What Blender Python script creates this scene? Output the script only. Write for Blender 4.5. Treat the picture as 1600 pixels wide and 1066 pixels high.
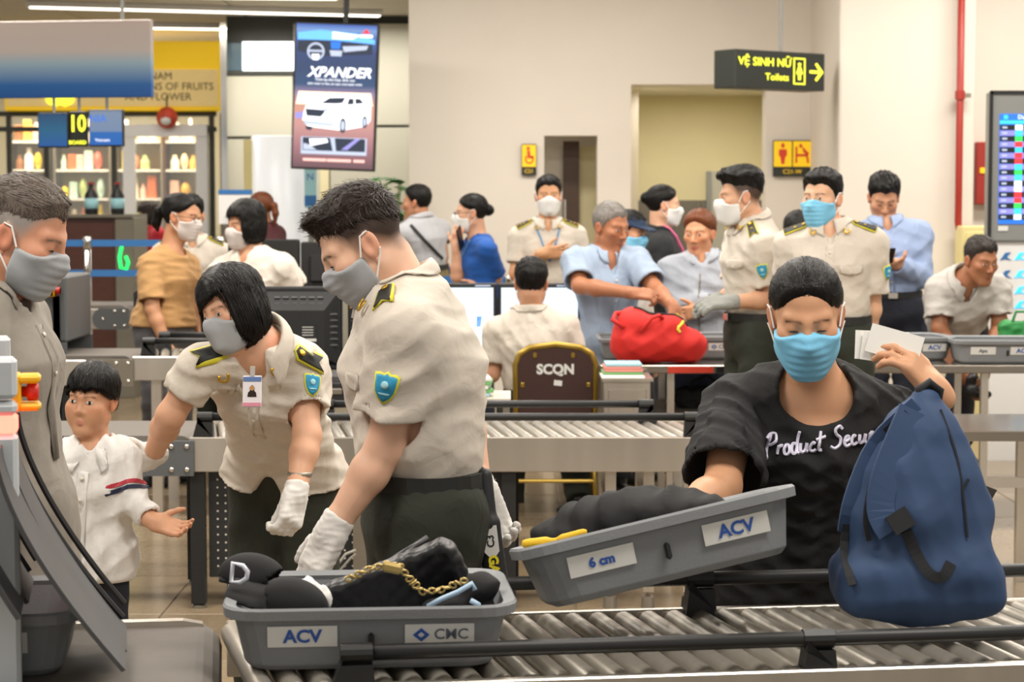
import bpy, math, random
import numpy as np
from mathutils import Vector, Matrix
for o in list(bpy.data.objects): bpy.data.objects.remove(o, do_unlink=True)
scene = bpy.context.scene
COL = scene.collection
PI = math.pi

# ------------------------------------------------------------------ camera
FPX, CAMZ, HORIZON = 3200.0, 1.6, 310.0
PITCH = math.atan((533 - HORIZON) / FPX)
cam = bpy.data.cameras.new('camera'); camo = bpy.data.objects.new('camera', cam); COL.objects.link(camo)
camo.location = (0, 0, CAMZ); camo.rotation_euler = (PI / 2 - PITCH, 0, 0)
cam.sensor_width = 36; cam.lens = FPX / 1600 * 36; cam.clip_end = 200
cam.dof.use_dof = True; cam.dof.focus_distance = 5.2; cam.dof.aperture_fstop = 6.7
scene.camera = camo

# ------------------------------------------------------------------ light
world = bpy.data.worlds.new('world'); scene.world = world; world.use_nodes = True
bg = world.node_tree.nodes['Background']; bg.inputs[0].default_value = (1.0, 0.95, 0.88, 1); bg.inputs[1].default_value = 0.46
def area_light(name, loc, sx, sy, power, col=(1, .945, .87), rot=(0, 0, 0)):
    l = bpy.data.lights.new(name, 'AREA'); l.shape = 'RECTANGLE'; l.size = sx; l.size_y = sy
    l.energy = power; l.color = col
    o = bpy.data.objects.new(name, l); COL.objects.link(o); o.location = loc; o.rotation_euler = rot
    return o
CEIL = 3.9
for i, (x, y) in enumerate([(-2.2, 3.4), (1.8, 3.2), (-2.6, 6.6), (.4, 6.4), (3.2, 6.6), (-2.8, 10.2), (.4, 10.0), (3.6, 10.2), (-3.4, 13.6), (.2, 13.4), (4.0, 13.2)]):
    area_light('ceiling_lamp_light', (x, y, CEIL - .12), 2.2, .5, 74)
area_light('shop_light', (-4.4, 21.9, 3.1), 3.5, .5, 150, (1, .86, .62))
for x, y in ((-2.6, 18.2), (-5.2, 18.4), (-1.6, 18.9)): area_light('strip_lamp_light', (x, y, 3.22), 2.4, .2, 28)
scene.view_settings.view_transform = 'Standard'; scene.view_settings.look = 'None'
scene.view_settings.gamma = 1; scene.view_settings.exposure = 0.5

# ------------------------------------------------------------------ maths
CR = Matrix.Rotation(PI / 2 - PITCH, 3, 'X')
def at(px, py, Y):
    d = CR @ Vector(((px - 800) / FPX, -(py - 533) / FPX, -1))
    t = Y / d.y
    return np.array([d.x * t, Y, CAMZ + d.z * t], dtype=np.float64)
def V(*a): return np.array(a, dtype=np.float64)
def nrm(v): v = np.asarray(v, float); return v / max(1e-9, np.linalg.norm(v))
def lerp(a, b, t): return a + (b - a) * t
def srgb(c):
    if isinstance(c, str): c = [int(c[i:i + 2], 16) / 255 for i in (0, 2, 4)]
    return [x / 12.92 if x <= .04045 else ((x + .055) / 1.055) ** 2.4 for x in c]

# ------------------------------------------------------------------ materials
MATS = {}
def mat(name, col='808080', rough=.5, metal=0, noise=None, bump=None, emit=0, alpha=None, trans=0, attr=False, coat=0, stretch=None, sheen=0, sss=0):
    """procedural principled material; noise=(scale, amount), bump=(scale, strength), stretch = xyz scale of the texture space"""
    if name in MATS: return MATS[name]
    m = bpy.data.materials.new(name); m.use_nodes = True; MATS[name] = m
    nt = m.node_tree; N = nt.nodes; L = nt.links; b = N['Principled BSDF']
    c = srgb(col)
    b.inputs['Base Color'].default_value = (*c, 1); b.inputs['Roughness'].default_value = rough; b.inputs['Metallic'].default_value = metal
    if trans: b.inputs['Transmission Weight'].default_value = trans
    if coat: b.inputs['Coat Weight'].default_value = coat
    if sheen: b.inputs['Sheen Weight'].default_value = sheen
    if sss:
        b.inputs['Subsurface Weight'].default_value = sss; b.inputs['Subsurface Radius'].default_value = (.012, .005, .003); b.inputs['Subsurface Scale'].default_value = 1
    if alpha is not None: b.inputs['Alpha'].default_value = alpha
    if emit: b.inputs['Emission Color'].default_value = (*c, 1); b.inputs['Emission Strength'].default_value = emit
    tc = N.new('ShaderNodeTexCoord'); vec = tc.outputs['Object']
    if stretch:
        mp = N.new('ShaderNodeMapping'); mp.inputs['Scale'].default_value = stretch; L.new(vec, mp.inputs[0]); vec = mp.outputs[0]
    if attr:
        a = N.new('ShaderNodeAttribute'); a.attribute_name = 'Col'; src = a.outputs['Color']; L.new(src, b.inputs['Base Color'])
    if noise:
        t = N.new('ShaderNodeTexNoise'); t.inputs['Scale'].default_value = noise[0]; t.inputs['Detail'].default_value = 5; L.new(vec, t.inputs['Vector'])
        mr = N.new('ShaderNodeMapRange'); mr.inputs[3].default_value = 1 - noise[1]; mr.inputs[4].default_value = 1 + noise[1]; L.new(t.outputs['Fac'], mr.inputs[0])
        mx = N.new('ShaderNodeVectorMath'); mx.operation = 'SCALE'; mx.inputs[0].default_value = c
        if attr: L.new(src, mx.inputs[0])
        L.new(mr.outputs[0], mx.inputs['Scale']); L.new(mx.outputs[0], b.inputs['Base Color'])
    if bump:
        t = N.new('ShaderNodeTexNoise'); t.inputs['Scale'].default_value = bump[0]; t.inputs['Detail'].default_value = 4; L.new(vec, t.inputs['Vector'])
        bp = N.new('ShaderNodeBump'); bp.inputs['Strength'].default_value = bump[1]; bp.inputs['Distance'].default_value = .01
        L.new(t.outputs['Fac'], bp.inputs['Height']); L.new(bp.outputs[0], b.inputs['Normal'])
    return m

# ------------------------------------------------------------------ objects
def tag(o, label=None, cat=None, group=None, kind=None):
    if label: o['label'] = label
    if cat: o['category'] = cat
    if group: o['group'] = group
    if kind: o['kind'] = kind
    return o
def empty(name, loc=(0, 0, 0), rz=0, label=None, cat=None, group=None, kind=None, parent=None):
    o = bpy.data.objects.new(name, None); COL.objects.link(o); o.location = loc; o.rotation_euler = (0, 0, rz)
    o.empty_display_size = .1
    if parent: o.parent = parent
    return tag(o, label, cat, group, kind)
def copy_tree(o, parent=None):
    c = o.copy(); COL.objects.link(c)
    if parent: c.parent = parent
    for ch in o.children: copy_tree(ch, c)
    return c
class MB:
    def __init__(s): s.v = []; s.f = []
    def add(s, vs, fs):
        n = len(s.v); s.v += [tuple(map(float, p)) for p in vs]; s.f += [tuple(i + n for i in f) for f in fs]; return s
    def box(s, c, d, R=None, bev=0):
        c = np.array(c, float); h = np.array(d, float) / 2
        if bev:
            b = min(bev, min(h) * .95); vs = []; 
            import itertools
            idx = {}
            for sx, sy, sz in itertools.product((-1, 1), repeat=3):
                for ax in range(3):
                    p = np.array([sx, sy, sz]) * (h - b); p[ax] = (sx, sy, sz)[ax] * h[ax]; idx[(sx, sy, sz, ax)] = len(vs); vs.append(p)
            fs = []
            for ax in range(3):
                o1, o2 = (ax + 1) % 3, (ax + 2) % 3
                for sg in (-1, 1):
                    q = []
                    for a, bb in ((-1, -1), (1, -1), (1, 1), (-1, 1)):
                        k = [0, 0, 0]; k[ax] = sg; k[o1] = a; k[o2] = bb; q.append(idx[(*k, ax)])
                    fs.append(q if sg > 0 else q[::-1])
                    # edge strips: between face ax(sg) and face o1(sg2)
                for sa in (-1, 1):
                    for sb in (-1, 1):
                        k0 = [0, 0, 0]; k0[ax] = sa; k0[o1] = sb; k0[o2] = -1; k1 = list(k0); k1[o2] = 1
                        q = [idx[(*k0, ax)], idx[(*k0, o1)], idx[(*k1, o1)], idx[(*k1, ax)]]
                        fs.append(q if sa * sb > 0 else q[::-1])
            for sg in itertools.product((-1, 1), repeat=3):
                q = [idx[(*sg, 0)], idx[(*sg, 1)], idx[(*sg, 2)]]
                fs.append(q if sg[0] * sg[1] * sg[2] > 0 else q[::-1])
            vs = np.array(vs)
        else:
            vs = np.array([[x, y, z] for x in (-1, 1) for y in (-1, 1) for z in (-1, 1)], float) * h
            fs = [(0, 1, 3, 2), (4, 6, 7, 5), (0, 4, 5, 1), (2, 3, 7, 6), (0, 2, 6, 4), (1, 5, 7, 3)]
        if R is not None: vs = vs @ np.array(R).T
        return s.add(vs + c, fs)
    def tube(s, pts, r, n=8, cap=True, closed=False):
        pts = [np.array(p, float) for p in pts]; m = len(pts)
        rr = r if hasattr(r, '__len__') else [r] * m
        vs = []; up = None
        for i, p in enumerate(pts):
            a = pts[(i - 1) % m] if (i > 0 or closed) else p; b = pts[(i + 1) % m] if (i < m - 1 or closed) else p
            d = nrm(b - a)
            if up is None: up = V(0, 0, 1) if abs(d[2]) < .9 else V(1, 0, 0)
            x = nrm(np.cross(d, up)); y = np.cross(x, d); up = y
            for k in range(n):
                t = 2 * PI * k / n; vs.append(p + (x * math.cos(t) + y * math.sin(t)) * rr[i])
        fs = []
        for i in range(m if closed else m - 1):
            j = (i + 1) % m
            for k in range(n):
                l = (k + 1) % n; fs.append((i * n + k, j * n + k, j * n + l, i * n + l))
        if cap and not closed: fs += [tuple(range(n)), tuple(range((m - 1) * n, m * n))[::-1]]
        return s.add(vs, fs)
    def lathe(s, prof, n=16, c=(0, 0, 0), R=None):
        vs = []; m = len(prof)
        for (r, z) in prof:
            for k in range(n): t = 2 * PI * k / n; vs.append((r * math.cos(t), r * math.sin(t), z))
        fs = [(i * n + k, i * n + (k + 1) % n, (i + 1) * n + (k + 1) % n, (i + 1) * n + k) for i in range(m - 1) for k in range(n)]
        fs += [tuple(range(n))[::-1], tuple(range((m - 1) * n, m * n))]
        vs = np.array(vs)
        if R is not None: vs = vs @ np.array(R).T
        return s.add(vs + np.array(c), fs)
    def prism(s, poly, c, ux, uy, depth):
        """polygon (2D) in plane c + u*ux + v*uy extruded by -depth along ux x uy"""
        ux = np.array(ux, float); uy = np.array(uy, float); n = np.cross(ux, uy); k = len(poly)
        a = [np.array(c) + ux * u + uy * v for u, v in poly]; b = [p - n * depth for p in a]
        fs = [tuple(range(k)), tuple(range(k, 2 * k))[::-1]] + [(i, i + k, (i + 1) % k + k, (i + 1) % k) for i in range(k)]
        return s.add(a + b, fs)
    def ball(s, c, r, n=12, m=8, R=None):
        r = np.array(r if hasattr(r, '__len__') else (r, r, r), float); vs = [(0, 0, -1)]
        for i in range(1, m):
            t = -PI / 2 + PI * i / m
            for k in range(n): a = 2 * PI * k / n; vs.append((math.cos(t) * math.cos(a), math.cos(t) * math.sin(a), math.sin(t)))
        vs.append((0, 0, 1)); vs = np.array(vs) * r
        fs = [(0, 1 + (k + 1) % n, 1 + k) for k in range(n)]
        fs += [(1 + i * n + k, 1 + i * n + (k + 1) % n, 1 + (i + 1) * n + (k + 1) % n, 1 + (i + 1) * n + k) for i in range(m - 2) for k in range(n)]
        t = len(vs) - 1; fs += [(t, 1 + (m - 2) * n + k, 1 + (m - 2) * n + (k + 1) % n) for k in range(n)]
        if R is not None: vs = vs @ np.array(R).T
        return s.add(vs + np.array(c), fs)
    def build(s, name, m, parent=None, loc=(0, 0, 0), smooth=False, org=None, bevel=0, label=None, solid=0):
        me = bpy.data.meshes.new(name); vs = s.v
        if org is not None: vs = [tuple(np.array(p) - np.array(org)) for p in vs]; loc = tuple(org) if not parent else loc
        me.from_pydata(vs, [], s.f); me.materials.append(m if not isinstance(m, str) else MATS[m])
        if smooth: me.polygons.foreach_set('use_smooth', [True] * len(me.polygons))
        o = bpy.data.objects.new(name, me); COL.objects.link(o); o.location = loc
        if parent: o.parent = parent
        if bevel:
            b = o.modifiers.new('bevel', 'BEVEL'); b.width = bevel; b.segments = 2; b.limit_method = 'ANGLE'
        if solid:
            b = o.modifiers.new('solid', 'SOLIDIFY'); b.thickness = solid; b.offset = 0
        if label: o['label'] = label
        return o
def Rz(a): return np.array([[math.cos(a), -math.sin(a), 0], [math.sin(a), math.cos(a), 0], [0, 0, 1]])
def Ry(a): return np.array([[math.cos(a), 0, math.sin(a)], [0, 1, 0], [-math.sin(a), 0, math.cos(a)]])
def Rx(a): return np.array([[1, 0, 0], [0, math.cos(a), -math.sin(a)], [0, math.sin(a), math.cos(a)]])
def text_mesh(body, size=1, bold=0, shear=0, align='CENTER', sx=1):
    """flat lettering: verts (x, y) centred, faces"""
    c = bpy.data.curves.new('t', 'FONT'); c.body = body; c.size = size; c.align_x = align; c.align_y = 'CENTER'; c.offset = bold; c.shear = shear; c.resolution_u = 3
    o = bpy.data.objects.new('t', c); COL.objects.link(o)
    dg = bpy.context.evaluated_depsgraph_get(); me = bpy.data.meshes.new_from_object(o.evaluated_get(dg))
    vs = [(v.co.x * sx, v.co.y) for v in me.vertices]; fs = [tuple(p.vertices) for p in me.polygons]
    bpy.data.objects.remove(o); bpy.data.curves.remove(c); bpy.data.meshes.remove(me)
    return vs, fs
def lettering(body, size, c, ux, uy, m, parent=None, name='lettering', off=.002, **k):
    """lettering standing off/2 proud of the plane c + ux, uy"""
    vs, fs = text_mesh(body, size, **k); ux = np.array(ux, float); uy = np.array(uy, float); n = np.cross(ux, uy); mb = MB()
    mb.add([np.array(c) + ux * u + uy * v + n * off for u, v in vs], fs)
    return mb.build(name, m, parent)
# ------------------------------------------------------------------ implicit surfaces (bodies, clothes, bags)
f32 = np.float32
def smin(a, b, k):
    if k <= 0: return np.minimum(a, b)
    h = np.maximum(k - np.abs(a - b), 0) / k
    return np.minimum(a, b) - h * h * k * .25
def smax(a, b, k): return -smin(-a, -b, k)
def d_ell(p, c, r):
    q = p - np.asarray(c, f32); r = np.asarray(r, f32)
    k0 = np.sqrt(((q / r) ** 2).sum(1)); k1 = np.sqrt(((q / (r * r)) ** 2).sum(1)) + 1e-6
    return k0 * (k0 - 1) / k1
def d_sph(p, c, r): return np.sqrt(((p - np.asarray(c, f32)) ** 2).sum(1)) - r
def d_cap(p, a, b, ra, rb):
    a = np.asarray(a, f32); b = np.asarray(b, f32); ab = b - a; L2 = float(ab @ ab) + 1e-9
    t = np.clip(((p - a) @ ab) / L2, 0, 1)
    return np.sqrt(((p - a - t[:, None] * ab) ** 2).sum(1)) - (ra + (rb - ra) * t)
def d_econe(p, a, b, A, B, lat):
    """elliptical sweep from a to b, half axes A=(w,d) to B, lateral axis lat"""
    a = np.asarray(a, f32); b = np.asarray(b, f32); ab = b - a; L = np.linalg.norm(ab); ax = ab / L
    lat = nrm(np.asarray(lat) - ax * np.dot(lat, ax)).astype(f32); dep = np.cross(ax, lat)
    t = np.clip(((p - a) @ ab) / (L * L), 0, 1); r = p - a - t[:, None] * ab
    w = A[0] + (B[0] - A[0]) * t; d = A[1] + (B[1] - A[1]) * t; hc = np.minimum(w, d)
    u = r @ lat; v = r @ dep; h = r @ ax
    k0 = np.sqrt((u / w) ** 2 + (v / d) ** 2 + (h / hc) ** 2); k1 = np.sqrt((u / w ** 2) ** 2 + (v / d ** 2) ** 2 + (h / hc ** 2) ** 2) + 1e-6
    return np.where(k0 < .05, -hc, k0 * (k0 - 1) / k1)
def d_box(p, c, h, R=None, r=.01):
    q = p - np.asarray(c, f32)
    if R is not None: q = q @ np.asarray(R, f32)
    q = np.abs(q) - (np.asarray(h, f32) - r)
    return np.sqrt((np.maximum(q, 0) ** 2).sum(1)) + np.minimum(q.max(1), 0) - r
class Field:
    def __init__(s): s.ops = []; s.lo = np.full(3, 1e9); s.hi = np.full(3, -1e9)
    def _b(s, lo, hi, grow=True):
        if grow: s.lo = np.minimum(s.lo, lo); s.hi = np.maximum(s.hi, hi)
    def op(s, kind, fn, lo, hi, k=0):
        lo = np.asarray(lo, float); hi = np.asarray(hi, float); s._b(lo, hi, kind == 'u'); s.ops.append((kind, fn, lo - .05 - k, hi + .05 + k, k)); return s
    def cap(s, a, b, ra, rb, k=.03, kind='u'):
        r = max(ra, rb); return s.op(kind, lambda p: d_cap(p, a, b, ra, rb), np.minimum(a, b) - r, np.maximum(a, b) + r, k)
    def limb(s, a, b, ra, rb, k=.03):
        """tapered capsule cut flat at b"""
        a = np.asarray(a, float); b = np.asarray(b, float); d = nrm(b - a); e = b + d * .04; r = max(ra, rb); bf = b.astype(f32); df = d.astype(f32); rb2 = rb + (rb - ra) * .04 / np.linalg.norm(b - a)
        return s.op('u', lambda p: smax(d_cap(p, a, e, ra, rb2), (p - bf) @ df, .006), np.minimum(a, b) - r, np.maximum(a, b) + r, k)
    def chain(s, pts, rs, k=.01):
        for i in range(len(pts) - 1): s.cap(pts[i], pts[i + 1], rs[i], rs[i + 1], k)
        return s
    def econe(s, a, b, A, B, lat, k=.05, kind='u'):
        r = max(*A, *B); return s.op(kind, lambda p: d_econe(p, a, b, A, B, lat), np.minimum(a, b) - r, np.maximum(a, b) + r, k)
    def ell(s, c, r, R=None, k=.02, kind='u'):
        c = np.asarray(c, float); m = max(r)
        fn = (lambda p: d_ell(p, c, r)) if R is None else (lambda p: d_ell((p - c.astype(f32)) @ np.asarray(R, f32), (0, 0, 0), r))
        return s.op(kind, fn, c - m, c + m, k)
    def box(s, c, h, R=None, r=.01, k=.01, kind='u'):
        m = np.linalg.norm(h); return s.op(kind, lambda p: d_box(p, c, h, R, r), np.array(c) - m, np.array(c) + m, k)
    def plane(s, c, n, k=0):
        """cut away everything on the side n points to"""
        c = np.asarray(c, f32); n = nrm(n).astype(f32); s.ops.append(('i', lambda p: (p - c) @ n, None, None, k)); return s
    def cutball(s, c, n, R, k=0):
        """remove the half of a ball (radius R at c) on the side n points to"""
        c = np.asarray(c, float); n = nrm(n).astype(f32); cf = c.astype(f32)
        return s.op('s', lambda p: np.maximum(-((p - cf) @ n), d_sph(p, cf, R)), c - R, c + R, k)
    def disp(s, fn): s.ops.append(('d', fn, None, None, 0)); return s
    def __call__(s, p):
        p = np.ascontiguousarray(p, f32); d = np.full(len(p), 1e3, f32); x, y, z = np.ascontiguousarray(p.T); whole = (x.min(), x.max(), y.min(), y.max(), z.min(), z.max()) if len(p) else (0,) * 6
        for kind, fn, lo, hi, k in s.ops:
            if lo is None:
                near = d < .25
                if not near.any(): continue
                v = fn(p[near])
                d[near] = smax(d[near], v, k) if kind == 'i' else d[near] - v
                continue
            if whole[0] > hi[0] or whole[1] < lo[0] or whole[2] > hi[1] or whole[3] < lo[1] or whole[4] > hi[2] or whole[5] < lo[2]: continue
            m = (x > lo[0]); m &= x < hi[0]; m &= y > lo[1]; m &= y < hi[1]; m &= z > lo[2]; m &= z < hi[2]
            m = np.flatnonzero(m)
            if not len(m): continue
            v = fn(p[m]).astype(f32); o = d[m]
            d[m] = smin(o, v, k) if kind == 'u' else smax(o, -v, k)
        return d
def folds(amp, scale, seed=0, axis=(0, 0, 1)):
    rs = np.random.RandomState(seed); K = (rs.normal(size=(5, 3)) * scale).astype(f32); ph = rs.rand(5) * 6.28; W = (rs.normal(size=(3, 3)) * scale * .45).astype(f32)
    def fn(p):
        w = np.sin(p @ W.T + ph[:3].astype(f32))
        q = p + w * f32(.35 / scale)
        v = 0
        for i in range(5): v = v + np.abs(np.sin(q @ K[i] + f32(ph[i]))) 
        return f32(amp) * (f32(3.2) - v) * f32(.5)
    return fn
def surface(F, h, lo=None, hi=None):
    """surface nets of F < 0 on a grid of step h -> verts, quads"""
    lo = (F.lo if lo is None else np.asarray(lo)) - 3 * h; hi = (F.hi if hi is None else np.asarray(hi)) + 3 * h
    B = 4; nb = np.ceil((hi - lo) / (h * B)).astype(int) + 1
    g = np.stack(np.meshgrid(*[np.arange(n) for n in nb], indexing='ij'), -1).reshape(-1, 3)
    dc = F((lo + (g + .5 - .5 / B) * h * B).astype(f32))
    act = np.abs(dc) < h * B * 1.5
    val = np.repeat(np.repeat(np.repeat(dc.reshape(nb), B, 0), B, 1), B, 2)
    off = np.stack(np.meshgrid(*[np.arange(B)] * 3, indexing='ij'), -1).reshape(-1, 3)
    ii = (g[act][:, None, :] * B + off[None]).reshape(-1, 3)
    val[ii[:, 0], ii[:, 1], ii[:, 2]] = F((lo + ii * h).astype(f32))
    ins = val < 0; n = val.shape
    # cells with a sign change
    c8 = [ins[a:n[0] - 1 + a, b:n[1] - 1 + b, c:n[2] - 1 + c] for a in (0, 1) for b in (0, 1) for c in (0, 1)]
    s = c8[0].astype(np.int8)
    for c in c8[1:]: s = s + c
    ci = np.argwhere((s > 0) & (s < 8)); M = len(ci)
    if M == 0: return np.zeros((0, 3)), np.zeros((0, 4), int)
    vid = np.full(s.shape, -1, np.int32); vid[ci[:, 0], ci[:, 1], ci[:, 2]] = np.arange(M)
    cor = np.array([[a, b, c] for a in (0, 1) for b in (0, 1) for c in (0, 1)])
    cv = np.stack([val[ci[:, 0] + a, ci[:, 1] + b, ci[:, 2] + c] for a, b, c in cor], 1)
    acc = np.zeros((M, 3)); cnt = np.zeros(M)
    for e0 in range(8):
        for bit in (4, 2, 1):
            if e0 & bit: continue
            e1 = e0 | bit; a, b = cv[:, e0], cv[:, e1]; m = (a < 0) != (b < 0)
            t = np.clip(a[m] / (a[m] - b[m]), 0, 1)[:, None]
            acc[m] += cor[e0] + (cor[e1] - cor[e0]) * t; cnt[m] += 1
    verts = lo + (ci + acc / cnt[:, None]) * h
    quads = []
    for ax in range(3):
        sl0 = [slice(None)] * 3; sl1 = [slice(None)] * 3; sl0[ax] = slice(0, -1); sl1[ax] = slice(1, None)
        A, Bv = ins[tuple(sl0)], ins[tuple(sl1)]
        e = np.argwhere(A != Bv); o1, o2 = (ax + 1) % 3, (ax + 2) % 3
        e = e[(e[:, o1] > 0) & (e[:, o2] > 0) & (e[:, o1] < s.shape[o1]) & (e[:, o2] < s.shape[o2])]
        def cell(d1, d2):
            q = e.copy(); q[:, o1] += d1; q[:, o2] += d2; return vid[q[:, 0], q[:, 1], q[:, 2]]
        q = np.stack([cell(-1, -1), cell(0, -1), cell(0, 0), cell(-1, 0)], 1)
        fl = ~A[e[:, 0], e[:, 1], e[:, 2]]; q[fl] = q[fl][:, ::-1]
        quads.append(q)
    return verts, np.concatenate(quads)
def np_mesh(name, verts, quads, m, parent=None, org=(0, 0, 0), col=None, loc=None, label=None):
    me = bpy.data.meshes.new(name); nv, nf = len(verts), len(quads); k = quads.shape[1] if nf else 4
    me.vertices.add(nv); me.vertices.foreach_set('co', (verts - np.asarray(org)).astype(f32).ravel())
    me.loops.add(nf * k); me.polygons.add(nf)
    me.loops.foreach_set('vertex_index', quads.astype(np.int32).ravel())
    me.polygons.foreach_set('loop_start', np.arange(0, nf * k, k, dtype=np.int32))
    me.polygons.foreach_set('use_smooth', np.ones(nf, bool)); me.update(calc_edges=True)
    if col is not None:
        a = me.color_attributes.new('Col', 'FLOAT_COLOR', 'POINT'); a.data.foreach_set('color', np.concatenate([col, np.ones((nv, 1))], 1).astype(f32).ravel())
    me.materials.append(m)
    o = bpy.data.objects.new(name, me); COL.objects.link(o)
    if parent: o.parent = parent
    if loc is not None: o.location = loc
    if label: o['label'] = label
    return o
def cull(verts, quads, keep):
    fk = keep[quads].any(1); q = quads[fk]; used = np.zeros(len(verts), bool); used[q.ravel()] = True
    idx = np.cumsum(used) - 1
    return verts[used], idx[q]
def sdf_obj(name, F, h, m, parent=None, org=(0, 0, 0), hide=None, lo=None, hi=None, loc=None, label=None, colfn=None):
    v, q = surface(F, h, lo, hi)
    if hide is not None and len(v):
        keep = np.ones(len(v), bool)
        for G, dep in hide: keep &= G(v) > -dep
        v, q = cull(v, q, keep)
    return np_mesh(name, v, q, m, parent, org, colfn(v) if colfn else None, loc, label)
def grad(F, p, e=.002):
    g = np.stack([F(p + np.eye(3)[i] * e) - F(p - np.eye(3)[i] * e) for i in range(3)], 1)
    return g / (np.linalg.norm(g, axis=1, keepdims=True) + 1e-9)
def march(F, p, d, n=40, far=.3):
    """walk points p along direction d until they meet F = 0"""
    p = np.array(p, float); d = nrm(d); t = np.zeros(len(p))
    for _ in range(n):
        v = F(p + t[:, None] * d); v = np.clip(v, -.02, .03); t += v * .8
        t = np.clip(t, 0, far)
    return p + t[:, None] * d
def push_out(F, p, m=.003, n=4):
    p = np.array(p, float)
    for _ in range(n):
        v = F(p); g = grad(F, p); a = v < m
        p[a] += g[a] * (m - v[a])[:, None]
    return p
def decal(name, poly, c, ux, uy, F, m, parent, org, off=.003, rings=4, tris=None, label=None, solid=.0015):
    """patch / lettering laid on the surface F; poly 2D outline around the origin, or tris=(verts, faces)"""
    ux = np.asarray(ux, float); uy = np.asarray(uy, float); n = nrm(np.cross(ux, uy))
    if tris: vs, fs = tris; vs = np.array(vs, float)
    else:
        P = np.array(poly, float); k = len(P); ctr = P.mean(0); vs = [ctr]; fs = []
        for r in range(1, rings + 1): vs += list(ctr + (P - ctr) * (r / rings))
        for i in range(k): fs.append((0, 1 + i, 1 + (i + 1) % k))
        for r in range(rings - 1):
            for i in range(k):
                a = 1 + r * k + i; b = 1 + r * k + (i + 1) % k; fs.append((a, a + k, b + k, b))
        vs = np.array(vs)
    w = np.asarray(c) + vs[:, :1] * ux + vs[:, 1:2] * uy
    hit = march(F, w + n * .1, -n) + n * off
    mb = MB(); mb.add(hit - np.asarray(org), fs)
    o = mb.build(name, m, parent, smooth=True, label=label, solid=solid)
    return o
# ------------------------------------------------------------------ people
mat('skin', 'd0a080', .5, attr=True, noise=(40, .05), bump=(900, .04), sss=.12)
mat('eye_white', 'c9bfb6', .3); mat('eye_iris', '1c120c', .15); mat('lash', '120c0a', .6)
for nm, c in (('hair_black', '0f0c0a'), ('hair_brown', '2a1d16'), ('hair_red', '6e3c20'), ('hair_grey', '86817b'), ('hair_greying', '352f2b'), ('hair_salt', '6a5f56')):
    mat(nm, c, .40, noise=(60, .35), bump=(260, .3), stretch=(1, 1, .18)).node_tree.nodes['Principled BSDF'].inputs['Specular IOR Level'].default_value = .28
mat('white_cotton_strap', 'efeeec', .8)
CRAN = ((0, -.018, .038), (.074, .094, .082))
def heading(a):
    a = math.radians(a); return V(math.sin(a), -math.cos(a), 0), V(math.cos(a), math.sin(a), 0)
def head_frame(yaw, pitch, roll):
    f, l = heading(yaw); u = V(0, 0, 1); t = math.radians(pitch); f, u = f * math.cos(t) - u * math.sin(t), u * math.cos(t) + f * math.sin(t)
    r = math.radians(roll); u, l = u * math.cos(r) + l * math.sin(r), l * math.cos(r) - u * math.sin(r)
    return np.stack([l, f, u], 1)          # columns lateral, forward, up
def skull(q): return smin(d_ell(q, *CRAN), d_ell(q, (0, .008, -.03), (.066, .07, .08)), .03)
def face_base(q, nose=True):
    a = q.copy(); a[:, 0] = np.abs(a[:, 0])
    d = smin(d_ell(q, *CRAN), d_ell(q, (0, .022, -.035), (.065, .066, .082)), .03)
    d = smin(d, d_sph(q, (0, .066, -.098), .020), .03)
    d = smin(d, d_cap(a, (.053, -.005, -.055), (.018, .062, -.100), .016, .014), .03)
    d = smin(d, d_ell(a, (.043, .055, -.014), (.023, .026, .02)), .022)
    if nose:
        d = smin(d, d_cap(q, (0, .084, .016), (0, .106, -.026), .0065, .0105), .012)
        d = smin(d, d_sph(a, (.011, .096, -.031), .0085), .007)
    return d
LIPS = (((0, .0880, -.0595), (.021, .079, -.0630), .0055, .0025), ((0, .0880, -.0695), (.016, .081, -.0675), .0065, .0025))
def head_sdf(q, child=False, fem=False):
    if fem: q = q.copy(); q[:, 0] *= 1 + .14 * np.clip((.0 - q[:, 2]) / .1, 0, 1)
    a = q.copy(); a[:, 0] = np.abs(a[:, 0])
    d = face_base(q, False)
    d = smin(d, d_cap(a, (0, .078, .024), (.042, .062, .028), .011, .009), .018)
    d = smax(d, -d_ell(a, (.032, .101, .006), (.021, .0195, .011)), .014)
    d = smin(d, d_sph(a, (.0315, .0660, .006), .0163), .006)
    if child:
        d = smin(d, d_cap(q, (0, .078, .010), (0, .094, -.024), .006, .0095), .014); d = smin(d, d_sph(a, (.011, .087, -.029), .0075), .008); d = smin(d, d_ell(a, (.036, .048, -.045), (.030, .032, .034)), .03)
    else:
        d = smin(d, d_cap(q, (0, .084, .016), (0, .106, -.026), .0065, .0105), .012); d = smin(d, d_sph(a, (.011, .096, -.031), .0085), .007)
    for A, B, r0, r1 in LIPS: d = smin(d, d_cap(a, A, B, r0, r1), .006)
    e = a - np.array([.077, -.012, -.004], f32); t = .25; c_, s_ = math.cos(t), math.sin(t)
    e = np.stack([e[:, 0] - .35 * np.maximum(-e[:, 1], 0), e[:, 1] * c_ + e[:, 2] * s_, e[:, 2] * c_ - e[:, 1] * s_], 1)
    d = smin(d, d_ell(e, (0, 0, 0), (.009, .019, .032)), .008)
    d = smax(d, -d_ell(e, (.010, .004, .002), (.007, .010, .018)), .006)
    return d
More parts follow.
